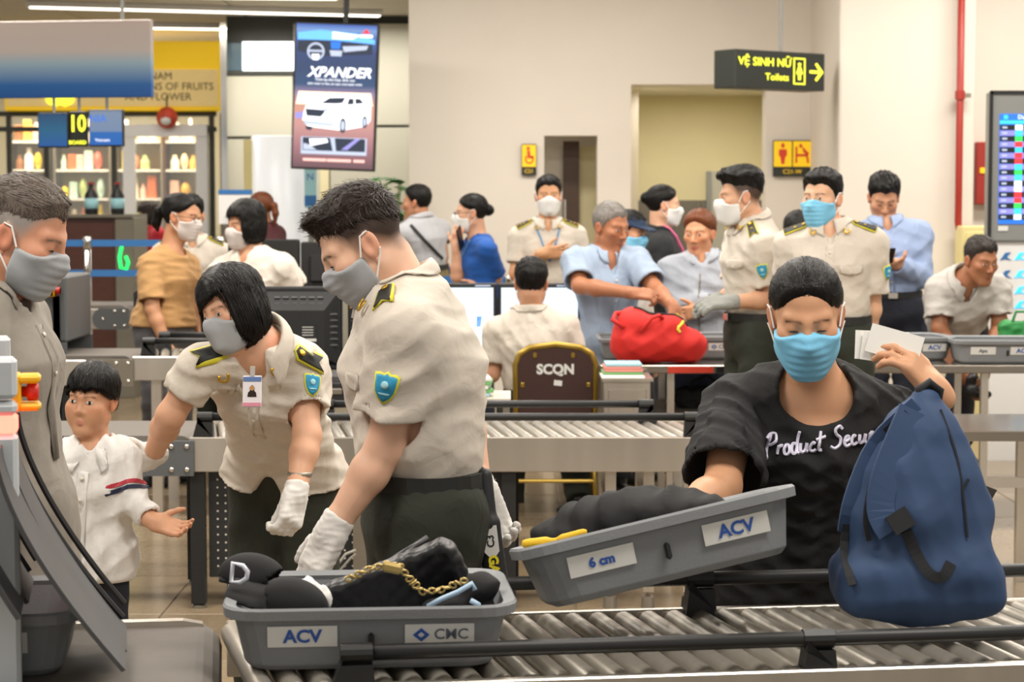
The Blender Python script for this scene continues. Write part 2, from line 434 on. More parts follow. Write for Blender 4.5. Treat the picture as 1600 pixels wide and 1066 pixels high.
def skin_colors(v, H, R, hs, tone, lip, brow, red=True, fade=None, browt=1.0):
    t = np.array(srgb(tone)); c = np.tile(t, (len(v), 1)); q = ((v - H) @ R / hs).astype(f32); a = q.copy(); a[:, 0] = np.abs(a[:, 0])
    near = (np.abs(q) < .15).all(1)
    def mix(w, col):
        nonlocal c; w = np.where(near, np.clip(w, 0, 1), 0)[:, None]; c = c * (1 - w) + np.array(col) * w
    if red:
        mix(.35 * np.exp(-(d_sph(a, (.043, .072, -.022), 0) / .022) ** 2), t * [1.12, .72, .66])
        mix(.45 * (a[:, 0] > .072), t * [1.08, .72, .66]); mix(.3 * np.exp(-(d_sph(q, (0, .115, -.03), 0) / .014) ** 2), t * [1.1, .7, .62])
    if fade:
        zz = np.interp(q[:, 1], [-.12, -.06, -.02, .02, .04, .055, .07], [-.075, -.06, -.02, -.012, .03, .05, .075]); mix(np.where(q[:, 1] < .075, (q[:, 2] - zz) / .045, 0) * .92 * (a[:, 0] < .0775), srgb(fade))
    for A, B, r0, r1 in LIPS: mix((.0028 - d_cap(a, A, B, r0, r1)) / .003 * .85, srgb(lip))
    if brow:
        bt = browt; db = np.minimum(d_cap(a, (.015, .088, .0245), (.032, .083, .0275), .0028 * bt, .0030 * bt), d_cap(a, (.032, .083, .0275), (.047, .071, .0240), .0030 * bt, .0012)); mix(np.where(q[:, 1] > .02, (.0032 - db) / .0035, 0) * .85, srgb(brow))
    return c
def hair_field(style, H, R, hs, seed=1, opt={}):
    F = Field(); Rf = np.asarray(R, f32); Hf = np.asarray(H, f32); rs = np.random.RandomState(seed); ph = rs.rand(6) * 6
    def strands(q, amp, fr=1.0):
        x, y, z = q[:, 0], q[:, 1], q[:, 2]
        return f32(amp) * (np.sin(150 * fr * x + 30 * np.sin(28 * y + ph[0]) + ph[1]) + .7 * np.sin(95 * fr * y + 40 * x + 3 * np.sin(60 * z) + ph[2]) + .8 * np.sin(230 * fr * x - 60 * y + ph[3]))
    def cap(q):
        x, y, z = q[:, 0], q[:, 1], q[:, 2]; ax = np.abs(x)
        top = np.clip((z - .03) / .07, 0, 1)
        if style == 'short':
            th = opt.get('side', .004) + (opt.get('top', .018) - opt.get('side', .004)) * top + opt.get('quiff', 0) * np.clip((y - .01) / .06, 0, 1) * top
            zl = np.interp(y, [-.13, -.085, -.045, -.02, .008, .03, .048, .062, .12], ([-.075, -.062, -.03, .012, opt.get('burn', .0), .040, .058, opt.get('line', .072), opt.get('line', .072)] if not opt.get('fade') else [.0, .015, .04, .05, .050, .052, .064, opt.get('line', .072), opt.get('line', .072)])).astype(f32) - .010 * np.clip(1 - ax / .035, 0, 1) * (y > .04)
            th = th * np.clip((z - zl) / opt.get('blend', .05 if opt.get('fade') else .03) + .10, .10, 1)
            d = skull(q) - th - strands(q, opt.get('rough', .0013), opt.get('fr', 1)) * (.3 + top)
            return smax(d, (zl - z) * .85, .008)
        if style in ('tied', 'bun'):
            th = opt.get('vol', .007) + .004 * top
            zl = np.interp(y, [-.13, -.07, -.04, -.01, .02, .05, .065, .12], [-.06, -.06, -.035, .022, .03, .05, opt.get('line', .072), opt.get('line', .072)]).astype(f32)
            zl = zl + .004 * np.clip(1 - ax / .04, 0, 1) * (y > .03)
            d = skull(q) + .0035 * np.exp(-(x / .005) ** 2) * (y > -.03) - th * np.clip((z - zl) / .03 + .15, .15, 1) - strands(q, .0006, 1.2)
            return smax(d, (zl - z) * .85, .006)
        if style == 'bob':
            low = opt.get('low', -.115)
            d = skull(q) - (.018 + .006 * top)
            d = smin(d, d_ell(q, (0, -.02, -.03), (.094, .092, .105)), .03)
            d = smax(d, (low + .25 * np.maximum(y, 0) - z), .012)
            # opening for the face
            f = np.maximum(np.maximum(opt.get('fy', .035) + .10 * np.clip(ax / .08, 0, 1) * 0 - y, ax - opt.get('fw', .062)), z - opt.get('line', .062) - opt.get('part', 0) * x)
            d = smax(d, -f, .01)
            return d - strands(q, .0011)
        if style == 'bowl':
            d = skull(q) - .014 - .006 * top
            zl = np.interp(y, [-.13, -.06, -.03, .0, .03, .06, .12], [-.04, -.03, -.005, .012, .028, opt.get('line', .052), opt.get('line', .052)]).astype(f32) + .004 * np.sin(130 * x + ph[0]) + .003 * np.sin(310 * x)
            return smax(d, (zl - z) * .9, .005) - strands(q, .0008)
    m = .15 * hs
    F.op('u', lambda p: cap(((p - Hf) @ Rf / f32(hs)).astype(f32)) * f32(hs), H - m, H + m)
    def L(*a): return H + R @ (np.array(a) * hs)
    if style == 'bun':
        F.ell(L(0, opt.get('by', -.125), opt.get('bz', .05)), [.035 * hs] * 3, k=.015)
    if style == 'tied':
        pts = [L(0, -.10, .03), L(0, -.135, .01), L(0, -.145, -.05), L(0, -.13, -opt.get('tail', .14))]
        F.chain(pts, [.018 * hs, .026 * hs, .024 * hs, .008 * hs], .015)
    return F
def hair_strands(hf, verts, H, R, hs, style, m, parent, org, n=2500, width=.0017, seed=3, opt={}):
    rs = np.random.RandomState(seed); q0 = (verts - H) @ R / hs
    idx = rs.randint(0, len(verts), n); p = verts[idx].copy(); K = 6; L = {'short': .036, 'bob': .075, 'tied': .06, 'bun': .06, 'bowl': .05}[style] * hs * rs.uniform(.6, 1.25, n)
    jit = rs.normal(size=(n, 3)) * .16; lift = rs.uniform(0, 1, n) ** 3; P = []; D = []
    for k in range(K):
        q = (p - H) @ R / hs; x, y, z = q.T; t = np.clip((z - .045) / .05, 0, 1)
        if style == 'short': top = np.stack([x * 3, np.full(n, .9 if opt.get('sweep', 1) > 0 else -.9), .35 + 0 * x], 1); side = np.stack([0 * x, -.25 + 0 * x, -1 + 0 * x], 1); d = top * t[:, None] + side * (1 - t[:, None])
        elif style == 'bob': d = np.stack([np.sign(x - .02) * (.15 + .85 * t) , .15 * np.sign(y + .02) * t, -1 + .75 * t], 1)
        elif style == 'bowl': d = np.stack([x * 6, (y + .05) * 6, -.5 + 0 * x], 1)
        else: d = np.array([0, opt.get('by', -.115), opt.get('bz', .03)]) - q; d /= np.linalg.norm(d, axis=1, keepdims=True) + 1e-6
        d = (d + jit * opt.get('mess', 1)) @ R.T; g = grad(hf, p, .003); f = hf(p); d = d - g * ((d * g).sum(1, keepdims=True)); d /= np.linalg.norm(d, axis=1, keepdims=True) + 1e-6
        if k == 0: p = p - g * .0005
        P.append(p.copy()); D.append(np.cross(d, g))
        p = p + d * (L / (K - 1))[:, None]; p = p - g * np.clip(hf(p) - (.0012 + opt.get('wild', .006) * lift * k / K) * hs, -.01, .01)[:, None]
    w = np.array([.6, 1, 1, .85, .55, .08]) * width * hs; vs = np.zeros((n, K, 2, 3))
    for k in range(K): vs[:, k, 0] = P[k] - D[k] * w[k] / 2; vs[:, k, 1] = P[k] + D[k] * w[k] / 2
    b = (np.arange(n) * K * 2)[:, None, None]; kk = (np.arange(K - 1) * 2)[None, :, None]; qd = (b + kk + np.array([0, 1, 3, 2])[None, None, :]).reshape(-1, 4)
    o = np_mesh('hair_strands', vs.reshape(-1, 3), qd, m, parent, org); o['kind'] = 'stuff'; return o
def mask_field(kind, H, R, hs):
    F = Field(); Rf = np.asarray(R, f32); Hf = np.asarray(H, f32)
    def fn(p):
        q = ((p - Hf) @ Rf / f32(hs)).astype(f32); x, y, z = q[:, 0], q[:, 1], q[:, 2]; ax = np.abs(x)
        d = smin(face_base(q), d_ell(q, (0, .055, -.045), (.05, .05, .06)), .02) - .006
        if kind == 'cup':
            d = smin(d, d_cap(q, (0, .104, -.012), (0, .100, -.085), .012, .016), .028)
            d = smax(d, z - (.004 - .55 * np.maximum(ax - .012, 0)), .004); d = smax(d, -.122 + .3 * np.maximum(ax - .02, 0) - z, .004)
            d = smax(d, .022 - y, .004)
        else:
            d = d - .0010 * np.sin((z + .01) * 330) * np.clip((.055 - ax) / .02, 0, 1)
            d = smax(d, z - (.002 - .30 * np.maximum(ax - .01, 0)), .003); d = smax(d, -.120 + .25 * np.maximum(ax - .02, 0) - z, .003)
            d = smax(d, .016 - y, .004)
        return d * f32(hs)
    m = .15 * hs; F.op('u', fn, H - m, H + m); return F
def hand_prims(F, W, d, n, side, s=1, curl=.5, spread=.1, grow=0, thumb=None, k=.006):
    """palm + five fingers rooted at wrist W; d finger direction, n palm normal"""
    d = nrm(d); n = nrm(np.asarray(n) - d * np.dot(n, d)); a = np.cross(d, n) * (1 if side == 'R' else -1)   # a: towards the thumb
    g = grow; r = .0088 * s + g
    pc = W + d * .048 * s
    Rm = np.stack([a, d, n], 1)
    F.box(pc, (.039 * s + g, .048 * s + g, .0135 * s + g), Rm, .013 * s, .012)
    F.cap(W - d * .02 * s, W + d * .02 * s, .027 * s + g, .026 * s + g, .02)
    for i, (o, L) in enumerate(((.029, .076), (.010, .084), (-.010, .078), (-.028, .061))):
        p = W + (d * .092 + a * o) * s; b = nrm(d + a * (o / .03) * spread); ang = curl * (.55 + .08 * i); pts = [p - d * .015 * s, p]
        for f in (.45, .30, .25):
            dd = b * math.cos(ang) + n * math.sin(ang); p = p + dd * L * f * s; pts.append(p); ang += curl * .75
        F.chain(pts, [r * 1.02, r, r * .95, r * .88, r * .78], k * .8)
    t0 = W + (d * .022 + a * .026 + n * .004) * s
    td = nrm(thumb) if thumb is not None else nrm(a * .75 + d * .75 + n * .25)
    t1 = t0 + td * .036 * s; t2 = t1 + nrm(td + d * .45 + n * .3 * curl) * .032 * s; t3 = t2 + nrm(td + d * .8 + n * .5 * curl) * .024 * s
    F.chain([t0, t1, t2, t3], [.015 * s + g, r * 1.25, r * 1.1, r * .85], k)
def collar(N, up, fwd, rn, m, parent, org, F=None, gap=28, leaf=.042, stand=.034, front=-.012, point=.03, name='collar', sc=1.0):
    leaf *= sc; stand *= sc; front *= sc; point *= sc
    up = nrm(up); fwd = nrm(fwd - up * np.dot(fwd, up)); lat = np.cross(fwd, up) * -1; lat = np.cross(up, fwd); mb = MB(); rows = []; n = 44
    for i in range(n + 1):
        ph = math.radians(gap / 2 + (360 - gap) * i / n); dr = fwd * math.cos(ph) + lat * math.sin(ph); fr = .5 + .5 * math.cos(ph)
        e = max(0, 1 - min(i, n - i) / 5.0)
        top = N + dr * rn * (1 + .12 * fr) + up * (stand * (1 - fr) + front * fr)
        base = N + dr * (rn * (1.0 + .18 * fr)) + up * (stand - .05) * (1 - fr) + up * (front - .03) * fr
        mid = top + dr * .008 + up * .002
        low = top + dr * (.020 + .012 * e) * sc - up * (leaf * (.8 + .2 * fr) + point * e)
        rows.append([base, top, mid] + [lerp(mid, low, f) + dr * .004 * math.sin(PI * f) for f in (.25, .5, .75)] + [low])
    pts = np.array(rows).reshape(-1, 3)
    if F is not None:
        idx = np.arange(len(pts)) % 7 > 1; pts[idx] = push_out(F, pts[idx], .005, 6)
    fs = [(i * 7 + j, (i + 1) * 7 + j, (i + 1) * 7 + j + 1, i * 7 + j + 1) for i in range(n) for j in range(6)]
    mb.add(pts - org, fs)
    return mb.build(name, m, parent, smooth=True, solid=.003)
SHIELD = [(-.5, .42), (-.3, .46), (-.12, .44), (0, .52), (.12, .44), (.3, .46), (.5, .42), (.47, .1), (.4, -.15), (.25, -.36), (0, -.52), (-.25, -.36), (-.4, -.15), (-.47, .1)]
def scaled(poly, w, h): return [(x * w, y * h) for x, y in poly]
def circle(r, n=12, cx=0, cy=0): return [(cx + r * math.cos(2 * PI * i / n), cy + r * math.sin(2 * PI * i / n)) for i in range(n)]
mat('patch_yellow', 'd9d640', .6); mat('patch_blue', '2b93bd', .6, noise=(200, .2)); mat('patch_pale', '9fd0d8', .6)
mat('board_black', '1b1c1a', .6); mat('gold', 'c9a13a', .35, .8); mat('board_trim', 'd2c933', .5)
def patch(c, ux, uy, F, parent, org, w=.072):
    o = decal('arm_patch', scaled(SHIELD, w, w * 1.2), c, ux, uy, F, MATS['patch_yellow'], parent, org, .003, label='blue shield patch with yellow edge')
    decal('patch_field', scaled(SHIELD, w * .84, w * 1.02), c, ux, uy, F, MATS['patch_blue'], o, org, .0052)
    decal('patch_emblem', circle(w * .15, 10), np.asarray(c) + uy * w * .12, ux, uy, F, MATS['patch_pale'], o, org, .0072, rings=2)
    decal('patch_emblem', [(-w * .22, -.002), (w * .22, -.002), (w * .15, -w * .1), (-w * .15, -w * .1)], np.asarray(c) - uy * w * .16, ux, uy, F, MATS['patch_pale'], o, org, .0072, rings=2)
def epaulette(a, b, up, F, parent, org, w=.05, stars=1, tip=True):
    """board from a (neck side) to b (shoulder end)"""
    ux = nrm(np.asarray(b) - a); up = nrm(np.asarray(up) - ux * np.dot(up, ux)); uy = np.cross(up, ux); L = np.linalg.norm(np.asarray(b) - a); c = (np.asarray(a) + b) / 2
    e = w * .35 if tip else 0
    P = [(-L / 2, -w * .42), (L / 2, -w / 2), (L / 2 - e, 0), (L / 2, w / 2), (-L / 2, w * .42), (-L / 2 - w * .25, 0)]
    o = decal('epaulette', P, c, ux, uy, F, MATS['board_trim'], parent, org, .006, solid=.005, label='black shoulder board edged in yellow')
    Q = [(x * .95, y * .78) for x, y in P]
    decal('board_face', Q, c, ux, uy, F, MATS['board_black'], o, org, .0095, solid=.002)
    decal('board_button', circle(w * .16, 10), np.asarray(a) + ux * w * .1, ux, uy, F, MATS['gold'], o, org, .012, rings=2, solid=.004)
    for i in range(stars):
        decal('board_star', circle(w * .13, 5), np.asarray(a) + ux * (L * (.45 + .22 * i)), ux, uy, F, MATS['gold'], o, org, .012, rings=1, solid=.003)
def button_row(c0, c1, n, out, F, parent, org, m, r=.0055):
    ux = nrm(np.cross(V(0, 0, 1), out)); uy = np.cross(out, ux)
    for i in range(n): decal('button', circle(r, 8), lerp(np.asarray(c0), np.asarray(c1), i / max(1, n - 1)), ux, uy, F, m, parent, org, .003, rings=1, solid=.003)

def person(label, Y, H, N, P, head=(0, 0, 0), hd=0, hdp=None, s=1.0, hs=None, tone='c99a78', lip=None, brow='2a1c14', L=None, R=None, SL=None, SR=None,
           top=None, bottom=None, hair=None, mask=None, hL=None, hR=None, legs=None, vox=.008, eyes='open', belt=None, shw=.172, bow=0, bulk=1.0, glasses=False,
           badge_kind=None, shoes='shoe_black', cat='person', group=None, socks=None, nohands=False, neckr=.052, child=False, browt=1.0, fem=False):
    """a person whose joints are given as (pixel x, pixel y, depth offset) at depth Y"""
    J = lambda q: at(q[0], q[1], Y + (q[2] if len(q) > 2 else 0))
    hs = hs or s; Hc, Nc, Pc = J(H), J(N), J(P); fw, lt = heading(hd); fwp, ltp = heading(hd if hdp is None else hdp); Rh = head_frame(*head)
    up = nrm(Nc - Pc)
    latS = nrm(lt - up * np.dot(lt, up)); fwS = np.cross(latS, up)
    sh = {'L': J(SL) if SL else Nc + latS * shw * s - up * .072 * s, 'R': J(SR) if SR else Nc - latS * shw * s - up * .072 * s}
    el, wr = {}, {}
    for k, a in (('L', L), ('R', R)):
        sg = 1 if k == 'L' else -1
        if a: el[k], wr[k] = J(a[0]), J(a[1])
        else:
            el[k] = sh[k] + V(0, 0, -.27 * s) + lt * sg * .04 * s; wr[k] = el[k] + V(0, 0, -.24 * s) + fw * .05 * s
    root = empty('person', (Pc[0], Pc[1], 0), 0, label, cat, group); org = V(Pc[0], Pc[1], 0)
    Wc = lerp(Pc, Nc, .34) + fwS * bow * .5 * s; Cc = lerp(Pc, Nc, .68) + fwS * bow * s; Tc = lerp(Pc, Nc, .90)
    b = s * bulk
    def torso(F, g, wide=0, gp=None):
        gp = g if gp is None else gp; wl = (.178 if gp > g - .001 and g > 0 else .150) * b
        F.econe(Pc, Wc, (wl + gp + wide, .115 * b + gp + wide), (.140 * b + g, .100 * b + g), lerp(ltp, lt, .3), .05)
        F.econe(Wc, Cc, (.140 * b + g, .100 * b + g), (.160 * b + g, .118 * b + g), lt, .05)
        F.econe(Cc, Tc, (.160 * b + g, .118 * b + g), (.105 * s + g, .065 * s + g), lt, .05)
        for k in 'LR': F.cap(lerp(Tc, Nc, .3), sh[k], .060 * s + g, .056 * s + g, .06)
    # ---- legs
    hip, kn, an = {}, {}, {}
    for k, sg in (('L', 1), ('R', -1)):
        hip[k] = Pc + ltp * sg * .085 * s
        if legs and k in legs: kn[k], an[k] = J(legs[k][0]), J(legs[k][1])
        else:
            foot = V(hip[k][0] + ltp[0] * sg * .02, hip[k][1] + ltp[1] * sg * .02, .085 * s); an[k] = foot; kn[k] = lerp(hip[k], foot, .52) + fwp * .025 * s
    # ---- head + arms
    B = Field(); m = .15 * hs; Rf = Rh.astype(f32); Hf = Hc.astype(f32)
    B.op('u', lambda p: head_sdf(((p - Hf) @ Rf / f32(hs)).astype(f32), child, fem) * f32(hs), Hc - m, Hc + m)
    nb = Hc + Rh @ (np.array([0, -.035, -.055]) * hs); nr = neckr * s
    B.cap(nb, lerp(nb, Nc, 1.0), nr * .98, nr * 1.12, .025); B.cap(Hc + Rh @ (np.array([0, .005, -.085]) * hs), Nc + fwS * .02 * s, nr * .7, nr * .8, .025)
    torso(B, -.012)
    for k in 'LR':
        fl = nrm(wr[k] - el[k])
        B.cap(sh[k], el[k], .050 * s * (.5 + .5 * bulk), .040 * s, .03); B.cap(el[k], lerp(el[k], wr[k], .3), .041 * s, .041 * s, .02); B.cap(lerp(el[k], wr[k], .3), wr[k], .041 * s, .027 * s, .02)
    hands = {'L': hL or {}, 'R': hR or {}}; gl = {}
    for k in 'LR':
        h = dict(hands[k]); g = h.pop('glove', None)
        d = h.pop('d', nrm(wr[k] - el[k])); n = h.pop('n', -fw * .3 - lt * (1 if k == 'L' else -1))
        h.setdefault('curl', .45); h['s'] = h.get('s', s)
        if h.pop('hide', False): continue
        hand_prims(B, wr[k], np.asarray(d, float), np.asarray(n, float), k, **h)
        if g:
            G = Field(); hand_prims(G, wr[k], np.asarray(d, float), np.asarray(n, float), k, grow=.0035 * s, **h); dd = nrm(np.asarray(d, float))
            fl = nrm(wr[k] - el[k]); G.limb(wr[k], wr[k] - fl * .03 * s, .032 * s, .035 * s, .015)
            G.disp(folds(.0018, 110, 5)); gl[k] = (G, g)
    # ---- clothes fields
    T = top or {}; loose = T.get('loose', .014) * s; S = Field(); torso(S, loose, T.get('flare', .0), -.014 if T.get('hem', 'tuck') == 'tuck' else None)
    if T.get('hem', 'tuck') == 'out':
        dn = V(0, 0, -1) * .6 - up * .4; low = Pc + nrm(dn) * T.get('drop', .1) * s; w = T.get('skirt', .0)
        S.econe(Pc, low, (.180 * b + loose, .125 * b + loose), (.188 * b + loose + w, .135 * b + loose + w), ltp, .05)
    cuffs = []
    for k in 'LR':
        r0 = .060 * s + loose * .8
        if T.get('sleeve', 'short') == 'short':
            f = T.get('slen', .72); c = lerp(sh[k], el[k], f); d = nrm(el[k] - sh[k]); r1 = T.get('sr', .064) * s + loose * .2
            S.limb(sh[k], c, r0, r1, .012); cuffs.append((c, d, r1 - .011))
        else:
            f = T.get('slen', .92); d = nrm(wr[k] - el[k]); c = lerp(el[k], wr[k], f); r1 = T.get('sr', .040) * s
            S.cap(sh[k], el[k], r0 * .97, .054 * s + loose * .3, .035); S.limb(el[k], c, .054 * s + loose * .3, r1, .025); cuffs.append((c, d, r1 - .010))
    if T: S.disp(folds(T.get('fold', .005) * .68, T.get('fscale', 26), T.get('seed', 3)))
    for c, d, r in cuffs: S.cap(c - d * .012, c + d * .01, r, r, .002, 's')
    nk = T.get('neck', 'collar'); nup = nrm(lerp(up, nrm(nb - Nc), .5))
    S.cap(Nc - nup * .01, Nc + nup * .12, nr * 1.22, nr * 1.3, .01, 's')
    if nk == 'crew': S.ell(Nc + fwS * .035 * s + nup * .01, (.062 * s, .062 * s, .05 * s), k=.01, kind='s')
    if nk == 'wide': S.ell(Nc + fwS * .055 * s - nup * .005, (.085 * s,) * 3, k=.012, kind='s')
    if nk in ('v', 'collar'):
        dp = T.get('vdeep', .06 if nk == 'collar' else .11) * s
        S.cap(Nc + fwS * (.105 * b) - nup * dp, Nc + fwS * .07 * s + nup * .05, .006 * s, .05 * s, .006, 's')
    if T.get('hem', 'tuck') == 'tuck': S.plane(lerp(Pc, Nc, T.get('wl', .14)), -up)
    else: S.plane(low, nrm(dn), .014)
    if T.get('vent'):
        S.cap(low + fwS * .15 * s - ltp * .01, low + fwS * .125 * s + up * T['vent'] * s, .075 * s, .003, .003, 's')
    D = Field(); bt = bottom or {}; ease = bt.get('ease', .012) * s
    D.econe(Pc - up * .02 * s, lerp(Pc, Nc, .22), (.165 * b + ease * .6, .122 * b + ease * .6), (.150 * b + ease * .5, .108 * b + ease * .5), ltp, .04)
    for k in 'LR':
        D.cap(hip[k], kn[k], .088 * b + ease, .066 * s + ease, .035); D.limb(kn[k], an[k] + nrm(kn[k] - an[k]) * .02, .066 * s + ease, .056 * s + ease, .03)
    D.disp(folds(.004, 20, 9)); D.plane(lerp(Pc, Nc, bt.get('rise', .19)), up)
    # ---- meshes
    lo = np.minimum.reduce([Hc - m, *wr.values(), *el.values(), Nc]) - .12 * s; hi = np.maximum.reduce([Hc + m, *wr.values(), *el.values(), *sh.values()]) + .12 * s
    for k in 'LR':
        if k not in [q for q in 'LR' if not hands[q].get('hide')]: continue
        dd = nrm(hands[k].get('d', wr[k] - el[k])); e = wr[k] + dd * .2 * s; lo = np.minimum(lo, e - .03); hi = np.maximum(hi, e + .03)
    lip = lip or '%02x%02x%02x' % tuple(min(255, int(int(tone[i:i + 2], 16) * f)) for i, f in ((0, .86), (2, .66), (4, .66)))
    sdf_obj('body', B, vox, MATS['skin'], root, org, None, lo, hi, colfn=lambda v: skin_colors(v, Hc, Rh, hs, tone, lip, brow, browt=browt, fade=(hair[2].get('fade') if hair and len(hair) > 2 else None)))
    cv = max(vox, .006)
    so = None
    if T:
        so = sdf_obj(T.get('name', 'shirt'), S, cv, MATS[T['mat']], root, org, [(D, .05)])
        if nk == 'collar': collar(Nc + nup * T.get('cz', .034) * s, nup, fwS, nr * 1.25, MATS[T['mat']], so, org, S, gap=T.get('gap', 30), sc=T.get('csc', min(1.0, s * 1.1)))
        if T.get('buttons'):
            f0 = Nc + fwS * .12 * b - nup * .07 * s; f1 = Pc + fwS * .14 * b + up * .16 * s
            button_row(f0, f1, T['buttons'], fwS, S, so, org, MATS['button_pale'])
    if bottom:
        do = sdf_obj('trousers', D, max(.0095, cv * 1.5), MATS[bt['mat']], root, org, [(S, .02)] if T.get('hem') == 'out' else None)
        if belt:
            mb = MB(); bc = lerp(Pc, Nc, .165); pts = []
            for i in range(24):
                t = 2 * PI * i / 24; dr = ltp * math.cos(t) * (.150 * b + ease) + fwp * math.sin(t) * (.11 * b + ease); pts.append(bc + dr)
            pts = push_out(D, np.array(pts), .004); vs = []
            for p in pts: vs += [p - up * .018 * s - org, p + up * .018 * s - org]
            fs = [(2 * i, 2 * ((i + 1) % 24), 2 * ((i + 1) % 24) + 1, 2 * i + 1) for i in range(24)]
            mb.add(vs, fs); bo = mb.build('belt', MATS[belt], root, solid=.004)
            bk = MB(); c = bc + fwp * (.112 * b + ease + .012); c = push_out(D, np.array([c]), .008)[0]; Rm = np.stack([ltp, fwp, V(0, 0, 1)], 1); bk.box(c - org, (.05 * s, .006, .034 * s), Rm, .003); bk.build('buckle', MATS['steel'], bo)
        for k in 'LR':
            fd = nrm(kn[k] - an[k]); z0 = an[k][2] - .085 * s
            fdir = fwp if not (legs and 'toe' in legs) else nrm(legs['toe'])
            Fs = Field(); base = an[k] - V(0, 0, .055 * s)
            Fs.econe(base - fdir * .05 * s, base + fdir * .15 * s, (.036 * s, .03 * s), (.042 * s, .024 * s), np.cross(fdir, V(0, 0, 1)), .03); Fs.cap(base, an[k] + V(0, 0, .01), .034 * s, .038 * s, .03)
            Fs.plane(base - V(0, 0, .028 * s), V(0, 0, -1))
            sdf_obj('shoe', Fs, max(cv * 1.3, .010), MATS[shoes], root, org)
    if hair:
        hf = hair_field(hair[0], Hc, Rh, hs, hair[3] if len(hair) > 3 else 1, hair[2] if len(hair) > 2 else {})
        ho_ = sdf_obj('hair', hf, min(vox, .006) if vox > .0045 else .0045, MATS[hair[1]], root, org, [(B, .008)])
        hv = np.zeros(len(ho_.data.vertices) * 3, f32); ho_.data.vertices.foreach_get('co', hv); near_ = vox < .005
        hair_strands(hf, hv.reshape(-1, 3).astype(float) + org, Hc, Rh, hs, hair[0], MATS[hair[1]], ho_, org, 3200 if near_ else 900, .0018 if near_ else .0032, 3, hair[2] if len(hair) > 2 else {})
    HL = lambda *a: Hc + Rh @ (np.array(a) * hs)
    if eyes != 'none':
        for sg in (-1, 1):
            e = MB(); op = (.0066 if child else .0040) if eyes == 'open' else .0018; c = HL(sg * .0315, .0800, .0055 - (.003 if eyes != 'open' else 0)); e.ball(c - org, np.array([.0135 if child else .0115, .0042, op]) * hs, 12, 8, Rh @ Rz(-sg * .22)); eo = e.build('eye', MATS['eye_white' if eyes != 'down' else 'lash'], root, smooth=True)
            i = MB(); lx = -.003 if eyes == 'left' else 0; i.ball(HL(sg * .0312 + lx, .0822, .0055 - (.003 if eyes != 'open' else 0)) - org, np.array([.0064 if child else .0052, .0030, op * .99]) * hs, 10, 6, Rh); i.build('iris', MATS['eye_iris'], eo, smooth=True)
            la = MB(); la.tube([HL(sg * (.0315 + x), .0853 - 5 * abs(x) ** 1.5 * 2 - .0005 , .0055 + op - 22 * x * x - (.003 if eyes != 'open' else 0)) - org for x in (-.0125, -.006, 0, .006, .0125)], .0011 * hs, 5); la.build('eyelashes', MATS['lash'], eo)
    if mask:
        mf = mask_field(mask[0], Hc, Rh, hs); mo = sdf_obj('face_mask', mf, min(vox, .005) if mask[0] == 'cup' else min(vox, .004), MATS[mask[1]], root, org, [(B, .006)])
        for sg in (-1, 1):
            st = MB(); zt, zb, yy, xs = (-.020, -.098, .024, .070) if mask[0] == 'cup' else (-.014, -.100, .020, .070)
            st.tube([HL(sg * (xs + .003), yy, zt) - org, HL(sg * .080, -.004, .024) - org, HL(sg * .086, -.022, .026) - org], .0022 * hs, 6); st.build('ear_loop', MATS['white_cotton_strap'], mo)
            st = MB(); st.tube([HL(sg * (.060 if mask[0] == 'cup' else .062), .030, zb + .016) - org, HL(sg * .080, -.016, -.034) - org, HL(sg * .086, -.026, -.020) - org], .0022 * hs, 6); st.build('ear_loop', MATS['white_cotton_strap'], mo)
    for k, (G, gm) in gl.items(): sdf_obj('glove', G, min(vox, .006), MATS[gm], root, org)
    if glasses:
        g = MB()
        for sg in (-1, 1):
            g.tube([HL(sg * .032 + .022 * math.cos(t), .100, .004 + .016 * math.sin(t)) - org for t in np.linspace(0, 2 * PI, 14)[:-1]], .0018, 5, closed=True)
            g.tube([HL(sg * .054, .098, .01) - org, HL(sg * .078, .06, .01) - org, HL(sg * .082, -.01, .012) - org], .0018, 5)
        g.tube([HL(-.01, .101, .008) - org, HL(.01, .101, .008) - org], .0018, 5); g.build('glasses', MATS['board_black'], root)
    return dict(root=root, org=org, H=Hc, Rh=Rh, hs=hs, N=Nc, P=Pc, up=up, fw=fwS, lat=latS, sh=sh, el=el, wr=wr, S=S, D=D, shirt=so, s=s, nup=nup, HL=HL)
# ------------------------------------------------------------------ setting
X0, X1, Z1 = V(1, 0, 0), V(0, 1, 0), V(0, 0, 1)
mat('wall_paint', 'ddd5c9', .75, noise=(3, .03)); mat('wall_cream', 'd9cfa6', .7, noise=(3, .04)); mat('tile_dado', '6f6a5e', .35, noise=(8, .12)); mat('panel_beige', 'bcb9a8', .5, noise=(2, .03))
mat('joint_dark', '34352f', .6); mat('ceiling_white', 'd9d2c0', .8); mat('stone', '917f66', .18, noise=(55, .22)); mat('stone_b', '897860', .2, noise=(55, .25)); mat('grout', '6c604f', .7)
mat('steel', 'cfc9bf', .27, .85, noise=(5, .22), stretch=(2.5, 1, .06)); mat('steel_dull', '938c80', .45, .8, noise=(9, .15)); mat('black_plastic', '1d1e1f', .45, noise=(60, .1)); mat('black_metal', '222324', .5, .2, noise=(30, .1))  # steel colour has stretched vertical bands painted in to imitate reflections
mat('rubber_belt', '68625b', .7, noise=(30, .08)); mat('roller_steel', 'a8a297', .36, .6, noise=(40, .15)); mat('tray_grey', '808386', .55, noise=(20, .05), bump=(150, .08)); mat('sticker', 'dcdcd8', .5); mat('ink_blue', '2a55a8', .5); mat('ink_grey', '5d6470', .5)
